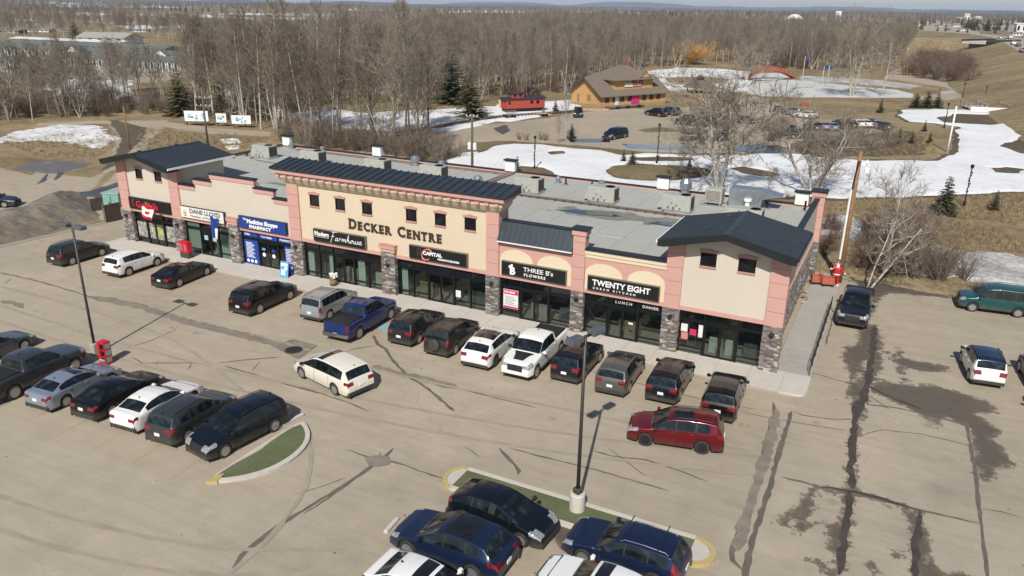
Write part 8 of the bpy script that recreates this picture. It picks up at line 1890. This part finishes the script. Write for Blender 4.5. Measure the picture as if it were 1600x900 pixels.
for k in range(18): MB().box(-18+k*1.9, -17.8+k*1.9, -6.35, -6.3, 5.9, 7.2).build('rail_post', MT['galv'], e)
for (px, py, kind, pn, t_, dg) in ((1597, 82, 'suv', 'black', 'dark suv on the highway at the right edge, nearest one', 95), (1590, 73, 'sedan', 'navyblack', 'dark car on the highway just ahead of the nearest one', 95), (1583, 70, 'suv', 'white', 'white car on the highway near the overpass', 95), (1572, 64, 'suv', 'charcoal', 'dark car crossing the overpass', 95), (1562, 61, 'sedan', 'silver', 'silver car beyond the overpass', 95), (1578, 60, 'boxvan', 'white', 'white van on the highway beyond the overpass', 95)):
    farcar(kind, pn, px, py, dg, t_, name='highway_car', group='vehicles on the highway', z=6.05)
for (px, py, kind, pn, t_) in ((1506, 54, 'boxvan', 'white', 'white vehicle parked in the yard left of the overpass'), (1515, 55, 'sedan', 'silver', 'silver vehicle in the yard left of the overpass'), (1482, 47, 'suv', 'charcoal', 'dark vehicle on the far highway'), (1496, 50, 'suv', 'black', 'second dark vehicle on the far highway')): farcar(kind, pn, px, py, 120, t_, name='distant_car', group='distant vehicles by the far highway')
# ------------------------------------------------------------------ far town and landmarks
def farb(px, py, wpx, ty, label, wall, roof, cat='building', hr=.2, D=None, nwin=4, name='building'):
    x, y = G(px, py); d_ = math.hypot(x-CAM[0], y-CAM[1]); w_ = wpx*d_/FPX*1.05; h = hgt(x, y, ty); a = math.atan2(RR[1], RR[0])
    return building(name, (x-math.cos(a)*w_/2, y-math.sin(a)*w_/2), a, w_, D or w_*.6, h*(1-hr), h*hr, label, wall, roof, nwin=nwin, cat=cat)
TW = M('far_white', (.66, .65, .61), .85); TT = M('far_tan', (.46, .41, .33), .85); TG = M('far_grey', (.22, .22, .21), .85)
farb(1516, 36, 28, 27, 'pale grain terminal block on the skyline at the right', TT, TW); farb(1510, 36, 6, 21, 'tallest tower of the grain terminal', TW, TT, nwin=2); farb(1527, 36, 8, 25, 'square right-hand tower of the grain terminal', TW, TT, nwin=2)
farb(1603, 52, 26, 36, 'large white tank-like building at the right edge of the skyline', TW, TW, hr=.1); farb(1527, 42, 8, 38, 'small white roof left of the dark spruces in the town', TW, TW); farb(1560, 46, 20, 41, 'low grey warehouse in the far town', TG, TT); farb(1495, 42, 9, 38, 'small pale shed beside the far highway', TW, TG); farb(1578, 38, 16, 33, 'long pale shed on the town skyline', TT, TW); farb(1480, 38, 10, 35, 'tiny tan building by the far highway', TT, TG)
farb(1545, 56, 14, 51, 'brown roofed house left of the overpass', TG, M('far_brown', (.16, .11, .08), .9)); farb(1382, 34, 22, 31, 'white shed row beyond the wood at the skyline', TW, TW, nwin=6)
for px, py, w_, ty, t_ in ((40, 33, 26, 27, 'long pale shed at the far upper left'), (74, 36, 14, 31, 'small shed right of the long one at the upper left'), (250, 27, 18, 22, 'pale barn beyond the snowy fields left of centre'), (300, 34, 12, 29, 'white farmhouse beyond the snowy fields'), (560, 14, 16, 10, 'distant pale barn near the top left of centre')): farb(px, py, w_, ty, t_, TW if px != 250 else TT, TG)
for px, py, w_, ty, t_, wl, rf in ((1448, 36, 10, 33, 'tiny pale building left of the far highway', TT, TG), (1462, 34, 8, 31, 'tiny white building beside the far highway bend', TW, TG), (1540, 40, 12, 36, 'pale two-tone building right of the grain terminal', TT, TW), (1552, 37, 9, 33, 'small white block on the skyline of the town', TW, TG), (1568, 44, 10, 40, 'tan shed among the dark spruces of the town', TT, TG), (1588, 40, 9, 36, 'grey building left of the large white one at the edge', TG, TW), (1590, 56, 12, 50, 'white roadside building near the overpass', TW, TG), (1508, 48, 11, 44, 'low white building in the yard of the far town', TW, TG), (1470, 42, 9, 39, 'low tan building left of the far yard', TT, TG), (1430, 40, 12, 36, 'pale shed at the edge of the wood near the highway', TW, TG)): farb(px, py, w_, ty, t_, wl, rf, nwin=3)
for px, py, w_, ty, t_, wl in ((10, 52, 30, 46, 'low grey roofs beyond the row houses, far left', TG), (60, 50, 26, 45, 'long pale building beyond the row houses', TW), (215, 50, 22, 45, 'tan building beyond the wood right of the warehouses', TT), (262, 42, 18, 38, 'small white building right of the warehouses', TW), (330, 46, 16, 41, 'pale shed between the warehouses and the cream workshop', TW)): farb(px, py, w_, ty, t_, wl, TG, nwin=5)
# white storage dome, low dome and silos
def dome(px, py, wpx, ty, label, cone):
    x, y = G(px, py); d_ = math.hypot(x-CAM[0], y-CAM[1]); r = wpx*d_/FPX/2; h = hgt(x, y, ty); e = empty('storage_dome', (x, y, 0), 0, label, 'storage dome')
    prof = [(r, 0), (r*.8, h*.32), (r*.35, h*.85), (r*.1, h)] if cone else [(r, 0), (r, h*.3), (r*.8, h*.7), (r*.4, h*.95), (r*.05, h)]
    MB().lathe(prof, 20).build('shell', TW, e, True); MB().box(-r*.1, r*.1, -r*1.02, -r*.9, 0, h*.25).build('door', TG, e)
dome(1240, 41, 44, 22, 'white conical storage pile on the skyline above the pond', True); dome(1190, 38, 18, 30, 'low pale dome left of the conical white one on the skyline', False)
x, y = G(1306, 33); d_ = math.hypot(x-CAM[0], y-CAM[1]); r = 2.6*d_/FPX/2; h = hgt(x, y, 17)
e = empty('silos', (x, y, 0), 0, 'cluster of slim white silos on the skyline', 'silos')
for k in range(3): MB().lathe([(r, 0), (r, h*.95), (r*.2, h)], 12, (k*r*2*math.cos(YAW), -k*r*2*math.sin(YAW), 0)).build('silo', TW, e, True)
# ------------------------------------------------------------------ fields, snow strips, hills
def strip(name, pts, mat, z=.0, amp=8, seed=0, res=14): return heightpatch(name, [GP(pts)], [], res, flath(z, .02), mat, amp, .012, seed=seed)
for i, (pts, rs_) in enumerate((([(420, 27), (520, 26), (540, 30), (430, 31)], 8), ([(190, 40), (300, 38), (330, 42), (210, 45)], 6), ([(700, 17), (800, 17), (820, 20), (700, 20)], 14), ([(350, 21), (480, 20), (560, 23), (560, 25), (480, 25), (400, 23), (330, 23)], 14), ([(60, 8), (240, 9), (290, 12), (180, 12), (60, 11)], 22), ([(150, 22), (240, 23), (270, 26), (180, 26)], 14), ([(0, 3), (60, 2), (160, 6), (60, 6)], 26), ([(300, 22), (385, 27), (400, 31), (320, 27)], 12), ([(500, 13), (610, 15), (600, 17), (500, 16)], 26))):
    strip('snowy_field', pts, MT['snow'], 0, rs_*.8, i, rs_)
strip('town_yard', [(1290, 44), (1440, 38), (1470, 36), (1500, 44), (1540, 52), (1500, 60), (1480, 55), (1440, 52), (1300, 50)], MT['asphalt2'], 0, 6, 4, 8)
HM = groundmat('far_hills', [(.35, (.040, .036, .028)), (.5, (.075, .062, .045)), (.6, (.055, .048, .035)), (.72, (.16, .14, .11))], .0016, .008, None, 1, 0)
for (d0, d1, hm, seed, nm) in ((4600, 6200, 16, 1, 'hills'), (8000, 11500, 62, 2, 'hills'), (14000, 19000, 135, 3, 'hills')):
    na, nr_ = 260, 7; vs = []
    for i in range(na+1):
        a = YAW-.75+1.5*i/na; prof = .42+.9*max(-.35, float(fbm(np.array([i*.045+seed*7.]), np.array([seed*3.3]), 4)[0]))+.10*float(fbm(np.array([i*.6]), np.array([seed*1.]), 2)[0])
        for k in range(nr_+1): t_ = k/nr_; d_ = d0+(d1-d0)*t_; vs.append((CAM[0]+d_*math.sin(a), CAM[1]+d_*math.cos(a), -3+hm*prof*math.sin(math.pi*min(t_*1.0, 1))**.7*1.0))
    o = MB().add(vs, [(i*(nr_+1)+k, i*(nr_+1)+k+1, (i+1)*(nr_+1)+k+1, (i+1)*(nr_+1)+k) for i in range(na) for k in range(nr_)]).build(nm, HM, None, True); o['kind'] = 'structure'
# ------------------------------------------------------------------ the air
HB = M.__class__ and bpy.data.materials.new('haze_air'); HB.use_nodes = True; t = HB.node_tree; t.nodes.remove(t.nodes['Principled BSDF'])
pv = N(t, 'ShaderNodeVolumePrincipled'); pv.inputs['Color'].default_value = (.72, .82, 1.0, 1); pv.inputs['Density'].default_value = 7e-5; pv.inputs['Anisotropy'].default_value = .0
L(t, pv.outputs[0], t.nodes['Material Output'].inputs['Volume'])
hz_ = MB().box(-24000, 22000, -400, 23000, -6, 180).build('haze', HB); hz_['kind'] = 'stuff'
